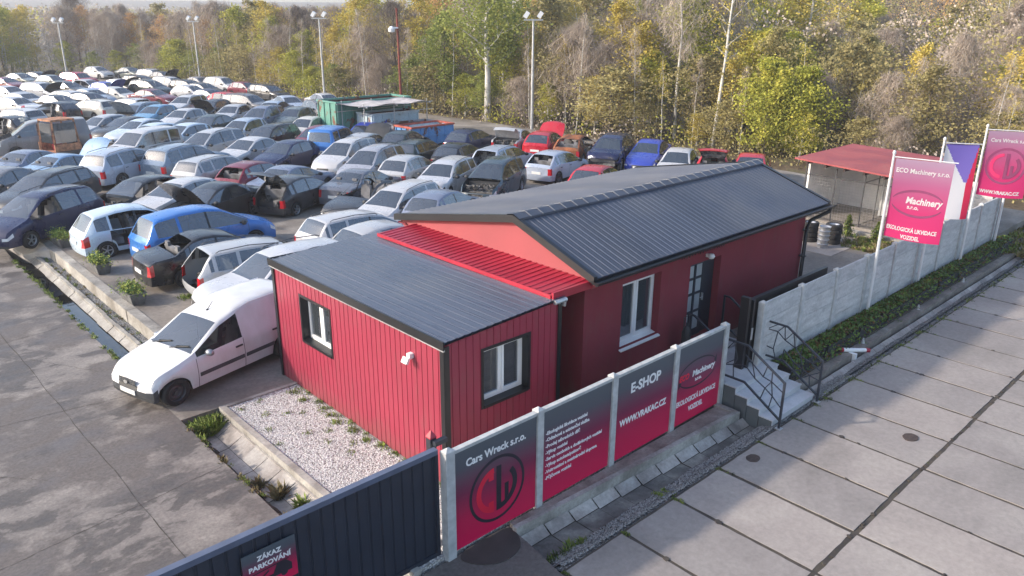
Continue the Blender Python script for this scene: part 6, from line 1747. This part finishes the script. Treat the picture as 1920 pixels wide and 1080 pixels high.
# ---- rusty loader cab in front of the pewter van
lc = thing('loader_cab', 'rusty orange loader cab with glazed front standing before the pewter van', 'loader', (5.05, 43.4, YZ), radians(-75))
mb = MB()
for x, y in ((-.8, -.75), (.8, -.75), (.8, .75), (-.8, .75)): mb.bar((x, y, .3), (x*.85, y*.85, 2.25), .09, .09)
mb.box((-.85, -.8, .25), (.85, .8, .45)); mb.box((-.85, -.8, .45), (-.78, .8, .95)); mb.box((.80, -.78, .45), (.86, .78, .9)); mb.box((-.7, -.70, 2.2), (.7, .70, 2.3)); mb.build('frame', plain('rusty_orange', (.42, .20, .11), rough=.8, var=.5, scale=4), lc)
mb = MB(); mb.box((.74, -.62, .95), (.75, .62, 2.1)); mb.box((-.6, -.72, .95), (.6, -.71, 2.1)); mb.build('pane', M_carglass, lc)
mb = MB(); mb.box((-.3, -.3, .45), (.2, .3, .75)); mb.obox((-.35, 0, 1.0), (.12, .5, .6), Matrix.Rotation(-.1, 3, 'Y')); mb.build('seat', M_redroof, lc)
mb = MB(); mb.box((.9, -.8, .0), (1.6, .8, .5)); mb.box((-1, -.9, 0), (.9, .9, .24)); mb.build('undercarriage', M_plastic, lc)
# white and red gas tank lying between rows
t = thing('gas_tank', 'white cylindrical tank with red end lying between two rows on the left', 'tank', (8.55, 63.4, YZ+.55), radians(-10))
mb = MB(); Mx = Matrix.Rotation(pi/2, 4, 'Y'); mb.lathe([(0, -1.5), (.4, -1.4), (.6, -1.15), (.62, -1.0)], 18, Mx, 1); mb.lathe([(.62, -1.0), (.62, 1.1), (.5, 1.4), (.25, 1.55), (0, 1.6)], 18, Mx, 0); mb.build('shell', [M_white, M_redroof], t, smooth=True)
mb = MB(); mb.box((-.9, -.4, -.55), (-.7, .4, -.45)); mb.box((.6, -.4, -.55), (.8, .4, -.45)); mb.build('cradle', M_rustpole, t)
# loose torn-off panels
# ------------------------------------------------------------------ skips, scaffold, poles
def skip_box(label, x, y, rz, Lx, Wy, Hh, mat, inner, name='waste_container', band=None):
    t = thing(name, label, 'container', (x, y, YZ), rz, 'open top steel containers behind the cars')
    mb = MB(); th = .06
    mb.box((0, 0, .12), (Lx, Wy, .20), 1)
    for a, b in (((0, 0, .12), (Lx, th, Hh)), ((0, Wy-th, .12), (Lx, Wy, Hh)), ((0, th, .12), (th, Wy-th, Hh)), ((Lx-th, th, .12), (Lx, Wy-th, Hh))): mb.box(a, b, 0)
    mb.box((th, th, .2), (Lx-th, th+.004, Hh-.1), 1); mb.box((th, Wy-th-.004, .2), (Lx-th, Wy-th, Hh-.1), 1); mb.box((Lx-th-.004, th, .2), (Lx-th, Wy-th, Hh-.1), 1)
    mb.build('shell', [mat, inner], t)
    mb = MB(); n = int(Lx/.62)
    for i in range(n+1):
        x_ = .03+i*(Lx-.12)/n; mb.box((x_, -.06, .14), (x_+.07, -.001, Hh-.09)); mb.box((x_, Wy+.001, .14), (x_+.07, Wy+.06, Hh-.09))
    for i in range(4): y_ = .03+i*(Wy-.13)/3; mb.box((-.06, y_, .14), (-.001, y_+.07, Hh-.09)); mb.box((Lx+.001, y_, .14), (Lx+.06, y_+.07, Hh-.09))
    mb.box((-.08, -.08, Hh*.5), (Lx+.08, -.061, Hh*.5+.07)); mb.build('rib', mat, t)
    mb = MB()
    for a, b in (((-.07, -.07, Hh-.08), (Lx+.07, .075, Hh+.03)), ((-.07, Wy-.075, Hh-.08), (Lx+.07, Wy+.07, Hh+.03)), ((-.07, .075, Hh-.08), (.075, Wy-.075, Hh+.03)), ((Lx-.075, .075, Hh-.08), (Lx+.07, Wy-.075, Hh+.03))): mb.box(a, b)
    mb.build('rim', band or mat, t)
    mb = MB()
    for y_ in (.3, Wy-.4):
        mb.box((.2, y_, 0), (Lx-.2, y_+.12, .119))
    mb.build('skid', M_rustpole, t)
    if 'scrap' in label:
        mb = MB()
        for _ in range(90): mb.obox((R.uniform(.3, Lx-.3), R.uniform(.3, Wy-.3), R.uniform(.3, Hh*.85)), (R.uniform(.1, .7), R.uniform(.1, .5), R.uniform(.05, .4)), Matrix.Rotation(R.uniform(0, 3), 3, 'Z') @ Matrix.Rotation(R.uniform(-.6, .6), 3, 'X'))
        mb.build('scrap', M_burnt, t)
    return t
def chipped(name, c):
    return patchy(name, [(0.38, (.16, .06, .035)), (0.44, c), (0.7, tuple(min(1, v*1.15) for v in c))], 1.3, fine=10, fineamt=.2, bump=.1, rough=(.5, .7), dist=.3)
M_skg = chipped('skip_green', (.10, .27, .22)); M_skb = chipped('skip_blue', (.12, .30, .58)); M_skw = chipped('skip_pale', (.40, .50, .56)); M_skr = plain('skip_inside_rust', (.13, .045, .03), rough=.9, var=.5, scale=2); M_band = plain('skip_band_red', (.42, .09, .06), rough=.7, var=.3)
skip_box('tall green chipped waste container with scrap heap, at the back of the group', 20.6, 38.0, radians(2), 6.2, 2.3, 2.6, M_skg, M_skr)
skip_box('pale blue and white open container half filled with rusty scrap under the frame', 22.0, 35.8, radians(0), 3.7, 1.9, 1.9, M_skw, M_skr)
skip_box('rust blotched pale open container between the white one and the bright blue one', 22.9, 34.2, radians(0), 3.2, 1.35, 1.3, chipped('skip_rusty', (.30, .30, .33)), M_skr)
skip_box('bright blue open container with red rim band nearest the navy hatchback', 22.6, 32.3, radians(2), 3.5, 1.7, 1.35, M_skb, M_skw, band=M_band)
t = thing('scaffold_table', 'tubular steel scaffold frame with sagging pale sheet above the containers', 'scaffold', (21.0, 36.3, YZ), radians(2))
mb = MB()
for x in (0, 2.4, 5.2):
    for y in (-1.0, 1.6): mb.tube([(x, y, 0), (x, y, 2.7)], .03, 6)
for y in (-1.0, 1.6): mb.tube([(-.4, y, 2.5), (5.7, y, 2.5)], .03, 6); mb.tube([(-.4, y, 2.0), (5.7, y, 2.0)], .025, 6)
for x in (0, 2.4, 5.2): mb.tube([(x, -1.4, 2.48), (x, 2.0, 2.48)], .03, 6)
mb.build('tubes', M_galv, t)
mb = MB(); n = 14; vs = []
for i in range(n+1):
    for y in (-1.2, .2, 1.8):
        vs.append((-.3+5.7*i/n, y, 2.56-(.06*sin(i*.9))-(.05 if y == .2 else 0)))
mb.add(vs, [(3*i+j, 3*i+3+j, 3*i+4+j, 3*i+1+j) for i in range(n) for j in (0, 1)]); mb.add([(a, b, c-.02) for a, b, c in vs], [(3*i+j, 3*i+1+j, 3*i+4+j, 3*i+3+j) for i in range(n) for j in (0, 1)])
mb.build('cover_sheet', plain('dirty_tarp', (.45, .42, .42), rough=.8, var=.25), t)
def mast(label, x, y, top, lean=(0, 0), twin=True):
    t = thing('floodlight_mast', label, 'lamp mast', (x, y, YZ), 0, 'floodlight masts at the yard edge')
    mb = MB(); mb.tube([(0, 0, -.3), (lean[0]*.5, lean[1]*.5, top*.5), (lean[0], lean[1], top)], [.13, .10, .07], 10); mb.build('pole', M_post if not twin else M_galv, t, smooth=True)
    ax = Vector((.68, -.73, 0)); o = Vector((lean[0], lean[1], top))
    mb = MB(); mb.bar(o-ax*.7, o+ax*.7, .10, .10)
    mb.build('cross_bar', M_galv, t)
    for s in (-1, 1):
        mb = MB(); c = o+ax*s*.5+Vector((0, 0, .35)); mb.obox(c, (.42, .30, .46), Matrix.Rotation(radians(43), 3, 'Z') @ Matrix.Rotation(radians(35), 3, 'X')); mb.build('lamp_head', M_white, t)
mast('tall grey floodlight mast with two lamps standing against the green poplars', 34.9, 33.9, 7.85)
mast('grey floodlight mast left of the containers, rising from behind the middle rows', 31.8, 59.2, 7.75)
mast('pale floodlight mast behind the last row of the middle block', 30.4, 85.5, 7.2)
mast('pale floodlight mast above the far left rows, left of the red off-roader', 19.97, 100.3, 6.9)
t = thing('rusty_pole', 'rusty red steel pole with a small white lamp behind the containers', 'pole', (27.5, 40.3, YZ))
mb = MB(); mb.tube([(0, 0, -.3), (-.12, 0, 8.6)], [.12, .07], 10); mb.build('shaft', M_rustpole, t, smooth=True)
mb = MB(); mb.box((-.6, -.1, 7.2), (-.1, .1, 7.3)); mb.lathe([(0, -.2), (.22, -.12), (.25, .1), (.1, .25), (0, .28)], 10, Matrix.Translation((-.62, 0, 7.1))); mb.build('lamp', M_white, t)

# ------------------------------------------------------------------ trees
def leafmat(name, cols, sc=.6, trans=.35):
    mt, n, l, b = _new(name)
    geo = n.new("ShaderNodeNewGeometry"); oi = n.new("ShaderNodeObjectInfo")
    mx = n.new("ShaderNodeMath"); mx.operation = 'ADD'; mr = n.new("ShaderNodeMath"); mr.operation = 'MULTIPLY'; mr.inputs[1].default_value = .30
    o, _ = _tex(n, l, 'noise', sc, 3)
    l.new(oi.outputs["Random"], mr.inputs[0]); l.new(o, mx.inputs[0]); l.new(mr.outputs[0], mx.inputs[1])
    m2 = n.new("ShaderNodeMath"); m2.operation = 'MULTIPLY_ADD'; l.new(geo.outputs["Random Per Island"], m2.inputs[0]); m2.inputs[1].default_value = .34; l.new(mx.outputs[0], m2.inputs[2])
    m3 = n.new("ShaderNodeMath"); m3.operation = 'SUBTRACT'; l.new(m2.outputs[0], m3.inputs[0]); m3.inputs[1].default_value = .32
    c = _ramp(n, l, m3.outputs[0], [(.15+.7*i/(len(cols)-1), cc) for i, cc in enumerate(cols)])
    l.new(c, b.inputs["Base Color"]); b.inputs["Roughness"].default_value = .8; b.inputs["Specular IOR Level"].default_value = .2
    tl = n.new("ShaderNodeBsdfTranslucent"); l.new(c, tl.inputs[0]); ms = n.new("ShaderNodeMixShader"); ms.inputs[0].default_value = trans
    l.new(b.outputs[0], ms.inputs[1]); l.new(tl.outputs[0], ms.inputs[2]); l.new(ms.outputs[0], n["Material Output"].inputs[0]); return mt
LM = {
 'green': leafmat('leaf_green', [(.13, .155, .04), (.25, .29, .07), (.38, .39, .11)]),
 'yellow': leafmat('leaf_yellow', [(.32, .26, .06), (.56, .45, .10), (.70, .56, .15)]),
 'lime': leafmat('leaf_lime', [(.22, .24, .045), (.42, .42, .07), (.62, .54, .11)]),
 'orange': leafmat('leaf_orange', [(.34, .21, .10), (.54, .33, .14), (.66, .43, .18)]),
 'olive': leafmat('leaf_olive', [(.22, .18, .085), (.35, .30, .13), (.47, .41, .18)]),
 'twig': leafmat('bare_twigs', [(.26, .21, .17), (.40, .33, .27), (.52, .44, .36)], trans=.1),
 'dark': leafmat('dark_twigs', [(.11, .088, .078), (.18, .145, .12), (.26, .21, .16)], trans=.1),
}
M_birch = patchy('birch_bark', [(0.36, (.08, .07, .065)), (0.42, (.50, .48, .44)), (0.7, (.62, .60, .56))], 2.0, fine=6, stretch=(1, 1, .5), dist=.2)
M_bark = plain('grey_bark', (.13, .105, .085), rough=.95, var=.35, scale=3, bump=.5, bscale=20)
def tree_proto(style, H, spread, trunk_r, nl, leaf, bark, seed, nleaf=2600, ls=(.10, .20), base=.30, lean=0.0, twiggy=False, shape='oval', droop=0.0):
    rr = random.Random(seed); tr = MB(); pts = []
    for i in range(8):
        q = i/7; pts.append(Vector((lean*q*H+rr.uniform(-.1, .1)*q*H*.12, rr.uniform(-.1, .1)*q*H*.12, q*H*.96)))
    tr.tube(pts, [trunk_r*(1-.85*i/7) for i in range(8)], 7)
    def tp(q):
        f = q*7; i = min(6, int(f)); return pts[i].lerp(pts[i+1], f-i)
    tips = []
    for k in range(nl):
        q = base+(1-base)*(k+.5)/nl*.97; o = tp(q); a = k*2.4+rr.uniform(-.5, .5)
        prof = sin(pi*min(1, ((q-base)/(1-base))**.75*.85+.12)) if shape == 'oval' else (1-(q-base)/(1-base))*.9+.12
        ln = spread*prof*rr.uniform(.75, 1.15); el = rr.uniform(.25, .8)
        d = Vector((cos(a)*cos(el), sin(a)*cos(el), sin(el))); p = [o]
        for s_ in range(3):
            p.append(p[-1]+(d+Vector((rr.uniform(-.25, .25), rr.uniform(-.25, .25), rr.uniform(-.05, .25)-droop*s_)))*ln/3)
        r0 = trunk_r*.42*(1-q*.6); tr.tube(p, [r0, r0*.6, r0*.35, r0*.15], 4, cap=False)
        tips += [(p[1], ln*.30), (p[2], ln*.42), (p[3], ln*.42)]
        for s_ in range(2):
            c = p[2]; d2 = Vector((rr.gauss(0, 1), rr.gauss(0, 1), rr.uniform(.1, 1)-droop)).normalized(); e = c+d2*ln*.5
            tr.tube([c, (c+e)/2+Vector((0, 0, .05)), e], [r0*.35, r0*.22, r0*.1], 3, cap=False); tips.append((e, ln*.35))
    cr = MB()
    for k in range(int(nleaf*1.35)):
        c, rad = rr.choice(tips); rad = max(.35, rad)
        p = c+Vector((rr.gauss(0, rad*.55), rr.gauss(0, rad*.55), rr.gauss(0, rad*.5)-droop*.3))
        s = rr.uniform(*ls)*(1 if twiggy else .80); d = Vector((rr.gauss(0, 1), rr.gauss(0, 1), rr.gauss(.3, 1))).normalized(); a = d.orthogonal().normalized(); b = d.cross(a); t = rr.uniform(0, pi); a, b = a*cos(t)+b*sin(t), b*cos(t)-a*sin(t)
        if twiggy:
            up = Vector((rr.gauss(0, .6), rr.gauss(0, .6), rr.uniform(.2, 1))).normalized(); w = Vector((rr.gauss(0, 1), rr.gauss(0, 1), 0)).normalized()*.013
            cr.add([p-up*s*2.2-w, p-up*s*2.2+w, p+up*s*2.2], [(0, 1, 2)])
        else: cr.add([p+a*s, p+b*s*.7, p-a*s, p-b*s*.7], [(0, 1, 2, 3)])
    return (tr.mesh('trunk', bark, True), cr.mesh('crown', leaf))
PROT = {
 'green0': tree_proto('', 12, 2.9, .20, 22, LM['green'], M_bark, 1, 5200, (.09, .17), .22),
 'green1': tree_proto('', 10, 2.4, .16, 18, LM['green'], M_bark, 2, 4200, (.09, .16), .16),
 'poplar': tree_proto('', 15, 3.4, .26, 26, LM['green'], M_birch, 3, 8200, (.09, .17), .30),
 'lime0': tree_proto('', 9.5, 2.2, .13, 20, LM['lime'], M_birch, 4, 4000, (.08, .15), .14),
 'lime1': tree_proto('', 7.0, 2.1, .10, 20, LM['lime'], M_bark, 5, 5000, (.08, .15), .05),
 'yellow0': tree_proto('', 11, 1.9, .14, 20, LM['yellow'], M_birch, 6, 3000, (.07, .13), .25, lean=.03),
 'yellow1': tree_proto('', 9, 1.7, .12, 18, LM['yellow'], M_birch, 7, 2400, (.07, .13), .2),
 'orange0': tree_proto('', 11, 2.1, .13, 20, LM['orange'], M_birch, 8, 3000, (.07, .14), .3, lean=-.03),
 'olive0': tree_proto('', 9, 2.5, .14, 20, LM['olive'], M_bark, 9, 3400, (.08, .15), .12),
 'olive1': tree_proto('', 7, 2.2, .12, 18, LM['olive'], M_bark, 10, 3000, (.08, .15), .08),
 'twig0': tree_proto('', 11, 2.6, .15, 26, LM['twig'], M_birch, 11, 4200, (.16, .34), .22, twiggy=True),
 'twig1': tree_proto('', 9, 2.3, .13, 24, LM['twig'], M_bark, 12, 3800, (.16, .34), .15, twiggy=True),
 'dark0': tree_proto('', 12, 3.4, .20, 24, LM['dark'], M_bark, 13, 5200, (.16, .32), .28, twiggy=True),
 'birch0': tree_proto('', 13, 1.8, .13, 16, LM['yellow'], M_birch, 14, 800, (.06, .11), .38, lean=.06),
 'birch1': tree_proto('', 12, 1.6, .12, 14, LM['twig'], M_birch, 15, 1800, (.14, .28), .42, twiggy=True, lean=-.04),
 'stem0': tree_proto('', 11, .9, .075, 9, LM['yellow'], M_birch, 21, 330, (.06, .10), .5, lean=.04),
 'stem1': tree_proto('', 10, .8, .07, 9, LM['twig'], M_birch, 22, 420, (.12, .24), .45, twiggy=True, lean=-.06),
 'larch': tree_proto('', 13, 2.2, .16, 34, LM['orange'], M_bark, 16, 3400, (.08, .14), .08, shape='cone', droop=.15),
}
TREE_LABEL = {
 'green': ('green_tree', 'tree', 'leafy green tree in the wood edge', 'green trees of the wood edge'),
 'lime': ('lime_tree', 'tree', 'yellowish green leafy tree low in the wood edge', 'yellow green trees of the wood edge'),
 'yellow': ('birch_tree', 'tree', 'birch with thin yellow leaves in the wood', 'yellow birches of the wood'),
 'orange': ('autumn_tree', 'tree', 'tree with orange brown autumn leaves in the wood', 'orange trees of the wood'),
 'olive': ('olive_tree', 'tree', 'dull olive brown tree in the mixed wood', 'dull olive trees of the wood'),
 'twig': ('bare_tree', 'tree', 'leafless grey brown twiggy tree in the wood', 'bare trees of the wood'),
 'dark': ('dark_tree', 'tree', 'dark bare spreading tree in the wood', 'dark bare trees of the wood'),
 'birch': ('birch_tree', 'tree', 'slim white trunked birch, nearly leafless, in the wood', 'white trunked birches of the wood'),
 'stem': ('slender_birch', 'tree', 'very thin pale birch standing at the front of the wood edge', 'thin birch stems in the wood edge'),
 'larch': ('larch_tree', 'tree', 'golden cone shaped larch high on the slope', 'golden larches on the slope'),
 'poplar': ('poplar_tree', 'tree', 'tall green poplar', 'poplars'),
}
def plant_tree(proto, x, y, h=None, rz=None, label=None, z=None, wide=1.0, where=None):
    tr, cr = PROT[proto]; st = proto.rstrip('01'); nm, cat, lb, grp = TREE_LABEL[st]
    z = base_h(x, y)-.1 if z is None else z
    H0 = max(v.co.z for v in tr.vertices); s = (h/H0) if h else 1
    if where: lb = lb.replace(' in the wood edge', '').replace(' of the wood edge', '').replace(' low in the wood edge', '').replace(' standing at the front of the wood edge', '').replace(' in the mixed wood', '').replace(' in the wood', '')+' '+where; grp = grp.split(' of ')[0].split(' in ')[0]+' '+where
    t = thing(nm, label or lb, cat, (x, y, z), R.uniform(0, 6.28) if rz is None else rz, None if label else grp)
    t.scale = (s*wide, s*wide, s)
    put('trunk', tr, t); put('crown', cr, t); return t
# individual trees one can point at
plant_tree('poplar', 36.3, 40.6, 14.5, label='tall dense green poplar with a thick pale trunk left of the twin lamp mast', wide=1.15)
plant_tree('green0', 36.5, 46.5, 8.6, label='round bright green tree right of the rusty pole', wide=1.1)
plant_tree('dark0', 37.5, 55.5, 9.6, label='dark spreading bare tree left of the rusty pole', wide=1.1)
plant_tree('birch0', 39.5, 20.9, 14, rz=-.4, label='pale birch leaning right beyond the royal blue saloon')
plant_tree('lime1', 38.6, 16.6, 6.0, rz=.3, label='bright yellow green bushy tree just left of the red roofed shed', wide=1.15)
plant_tree('lime1', 39.6, 14.6, 5.6, rz=2.3, label='second bright yellow green bush touching the one left of the shed', wide=1.1)
plant_tree('birch1', 40.5, 24.8, 13, label='slim bare birch between the twin lamp mast and the leaning birch')
plant_tree('dark0', 30, 132, 10.8, label='dark tree crown rising above the others at the left skyline', wide=1.15)
plant_tree('yellow0', 42, 31, 9.5, label='golden yellow tree right of the twin lamp mast', wide=1.5)
plant_tree('yellow1', 40.5, 28.4, 8, label='golden yellow tree close behind the red hatchback with raised bonnet', wide=1.5)
plant_tree('birch0', 66, 12, 11, rz=3.0, label='white leaning birch stem on the slope above the red shed')
plant_tree('birch1', 49.5, 4.0, 9, rz=1.0, label='white birch stem behind the round emblem banner at the right')
# rows along the wood edge:   edge polyline, from the far left to the right
EDGE = [(-12, 122), (5, 121), (22, 119), (31, 108), (32.5, 84), (33.5, 62), (35.5, 44), (36.5, 30), (36.8, 20), (38.5, 11), (38, 3), (36, -6)]
def edge_pt(t):
    segs = []; tot = 0
    for a, b in zip(EDGE, EDGE[1:]): d = math.dist(a, b); segs.append((tot, d, a, b)); tot += d
    s = t*tot
    for s0, d, a, b in segs:
        if s <= s0+d+1e-6:
            q = (s-s0)/d; n = Vector((b[1]-a[1], -(b[0]-a[0]), 0)).normalized(); return a[0]+(b[0]-a[0])*q, a[1]+(b[1]-a[1])*q, -n
# kinds weighted along the edge: left part bare/yellow/olive, middle green/orange, right yellow/olive/bare
def kinds_at(t):
    if t < .25: return ['twig0', 'twig1', 'yellow0', 'olive0', 'green1', 'birch0', 'birch1', 'orange0', 'yellow1', 'lime0', 'twig1']
    if t < .50: return ['twig0', 'olive0', 'yellow1', 'birch0', 'orange0', 'twig1', 'dark0', 'yellow0', 'birch1', 'lime0']
    if t < .68: return ['orange0', 'yellow0', 'twig0', 'birch0', 'birch1', 'green1', 'yellow1', 'lime0', 'twig1']
    if t < .82: return ['yellow0', 'lime0', 'lime0', 'olive0', 'yellow1', 'birch1', 'twig1', 'twig0', 'birch0']
    return ['olive0', 'olive1', 'twig1', 'twig0', 'lime1', 'yellow1', 'olive0', 'birch1', 'birch0', 'twig0']
def place_of(t, row):
    a = 'beyond the far left rows' if t < .25 else 'behind the middle masts' if t < .5 else 'behind the steel containers' if t < .68 else 'behind the burnt car row' if t < .82 else 'behind the red shed'
    return ('low ' if row == 0 else 'in front ' if row < 3 else 'farther in ')+a
tr_ = random.Random(23)
count = 0
def bearing(x, y): return math.degrees(math.atan2(x-CAM_POS[0], y-CAM_POS[1]))
for row, (off, n, hs, smin) in enumerate(((1.2, 50, (3.2, 5.2), 0), (3.5, 52, (6.0, 8.2), 0), (7.5, 52, (7.5, 10.5), 0), (13, 46, (9, 12.5), 0), (21, 40, (10, 13), .35), (32, 40, (9.5, 12), .5))):
    for i in range(n):
        t = smin+(1-smin)*(i+tr_.uniform(-.4, .4)+.5)/n; t = min(.999, max(.001, t))
        x, y, nn = edge_pt(t); o = off*tr_.uniform(.75, 1.3); x -= nn.x*o*-1; y -= nn.y*o*-1
        if not (5 < bearing(x, y) < 81): continue
        d = math.hypot(x-CAM_POS[0], y-CAM_POS[1])
        k = tr_.choice(kinds_at(t)) if row else tr_.choice(['lime1', 'olive1', 'lime0', 'green1', 'olive1', 'twig1', 'yellow1'])
        h = tr_.uniform(*hs)
        if d > 95 and row: h = tr_.uniform(8.0, 9.9)
        elif .30 < t < .66 and row >= 2: h *= tr_.uniform(1.0, 1.18)
        elif t >= .80: h *= .74
        plant_tree(k, x, y, h, wide=tr_.uniform(1.1, 1.5)*(1.25 if row == 0 else 1), where=place_of(t, row)); count += 1
for i in range(110):
    t = min(.999, max(.001, (i+tr_.uniform(-.5, .5)+.5)/110)); x, y, nn = edge_pt(t); o = tr_.uniform(.3, 6); x += nn.x*o; y += nn.y*o
    if 5 < bearing(x, y) < 81: plant_tree(tr_.choice(('stem0', 'stem1')), x, y, tr_.uniform(6, 9.5)*(.75 if t > .8 else 1), where=place_of(t, 0)); count += 1
print('edge trees', count)
# undergrowth along the foot of the wood, one mass
ug = MB(); ug2 = []
for i in range(30000):
    t = tr_.random(); x, y, nn = edge_pt(t); o = abs(tr_.gauss(0, 5))-1.5; x += nn.x*o; y += nn.y*o
    if not (5 < bearing(x, y) < 81): continue
    clump = mnoise.noise(Vector((x*.35, y*.35, 0)))*.5+.5
    z = base_h(x, y)+tr_.random()**1.5*(.5+2.6*clump) + (0 if base_h(x, y) > 0 else .9)
    s = tr_.uniform(.05, .12); d = Vector((tr_.gauss(0, 1), tr_.gauss(0, 1), tr_.gauss(.5, 1))).normalized(); a = d.orthogonal().normalized(); b = d.cross(a); p = Vector((x, y, z))
    ug.add([p+a*s, p+b*s*.7, p-a*s, p-b*s*.7], [(0, 1, 2, 3)], 0 if mnoise.noise(Vector((x*.12, y*.12, 5))) > .05 else (1 if mnoise.noise(Vector((x*.2, y*.2, 9))) > 0 else 2))
o = ug.build('undergrowth', [LM['olive'], LM['twig'], LM['lime']]); tag(o, 'tangled brown and green undergrowth along the foot of the wood', 'undergrowth', kind='stuff')
# the wood on the slope behind, read as one mass: many small crowns
wd = MB()
wr = random.Random(77)
def crown_clump(mb, x, y, z, r_, h, mi, n, d_):
    for _ in range(n):
        q = wr.random(); a = wr.uniform(0, 2*pi); rad = r_*math.sqrt(wr.random())*(1.15-.75*q) ; zz = z+h*(.25+.75*q)
        p = Vector((x+cos(a)*rad, y+sin(a)*rad, zz)); s = wr.uniform(.10, .17)*r_*(.30 if d_ < 140 else .7); d = Vector((wr.gauss(0, 1), wr.gauss(0, 1), wr.gauss(.5, 1))).normalized(); e = d.orthogonal().normalized(); f = d.cross(e)
        mb.add([p+e*s, p+f*s*.7, p-e*s, p-f*s*.7], [(0, 1, 2, 3)], mi)
cnt = 0
for i in range(5200):
    d = 50+650*wr.random()**1.7; b_ = wr.uniform(6, 80); x = CAM_POS[0]+sin(radians(b_))*d; y = CAM_POS[1]+cos(radians(b_))*d
    if x < 50 and y < 142: continue
    if y > 142 and x < 60 and d < 140: continue
    # keep clear of the individual rows: only beyond them
    if base_h(x, y) < 0: continue
    if d < 78 and b_ > 42 and wr.random() < .4: continue
    r_ = wr.uniform(1.6, 3.0)*(1+d/500); h = wr.uniform(6, 9) if b_ > 50 else wr.uniform(7, 10)
    nz = mnoise.noise(Vector((x*.02, y*.02, 3)))+wr.uniform(-.35, .35)
    mi = 0 if nz < -.12 else 1 if nz < .12 else 2 if nz < .28 else 3 if nz < .42 else 4
    crown_clump(wd, x, y, base_h(x, y), r_, h, mi, 250 if d < 140 else 36, d); cnt += 1
print('far crowns', cnt, len(wd.f))
o = wd.build('woodland', [LM['twig'], LM['olive'], LM['dark'], LM['lime'], LM['orange']]); tag(o, 'mixed autumn woodland covering the slope behind the wood edge', 'woodland', kind='stuff')
for x, y, h in ((98, 78, 17), (104, 74, 15), (112, 79, 18), (108, 68, 14), (118, 58, 12)): plant_tree('larch', x, y, h)
# ------------------------------------------------------------------ air
HZ = MB(); HZ.box((-200, -120, -3), (1000, 1000, 75))
mt = bpy.data.materials.new('haze_air'); mt.use_nodes = True; n = mt.node_tree.nodes; l = mt.node_tree.links; n.remove(n["Principled BSDF"])
pv = n.new("ShaderNodeVolumePrincipled"); pv.inputs["Color"].default_value = (.90, .93, 1.0, 1); pv.inputs["Density"].default_value = 0.00065
pv.inputs["Anisotropy"].default_value = .3
l.new(pv.outputs[0], n["Material Output"].inputs["Volume"])
if HAZE:
    o = HZ.build('haze', mt); tag(o, 'thin bluish autumn haze over the wood', 'haze', kind='stuff')
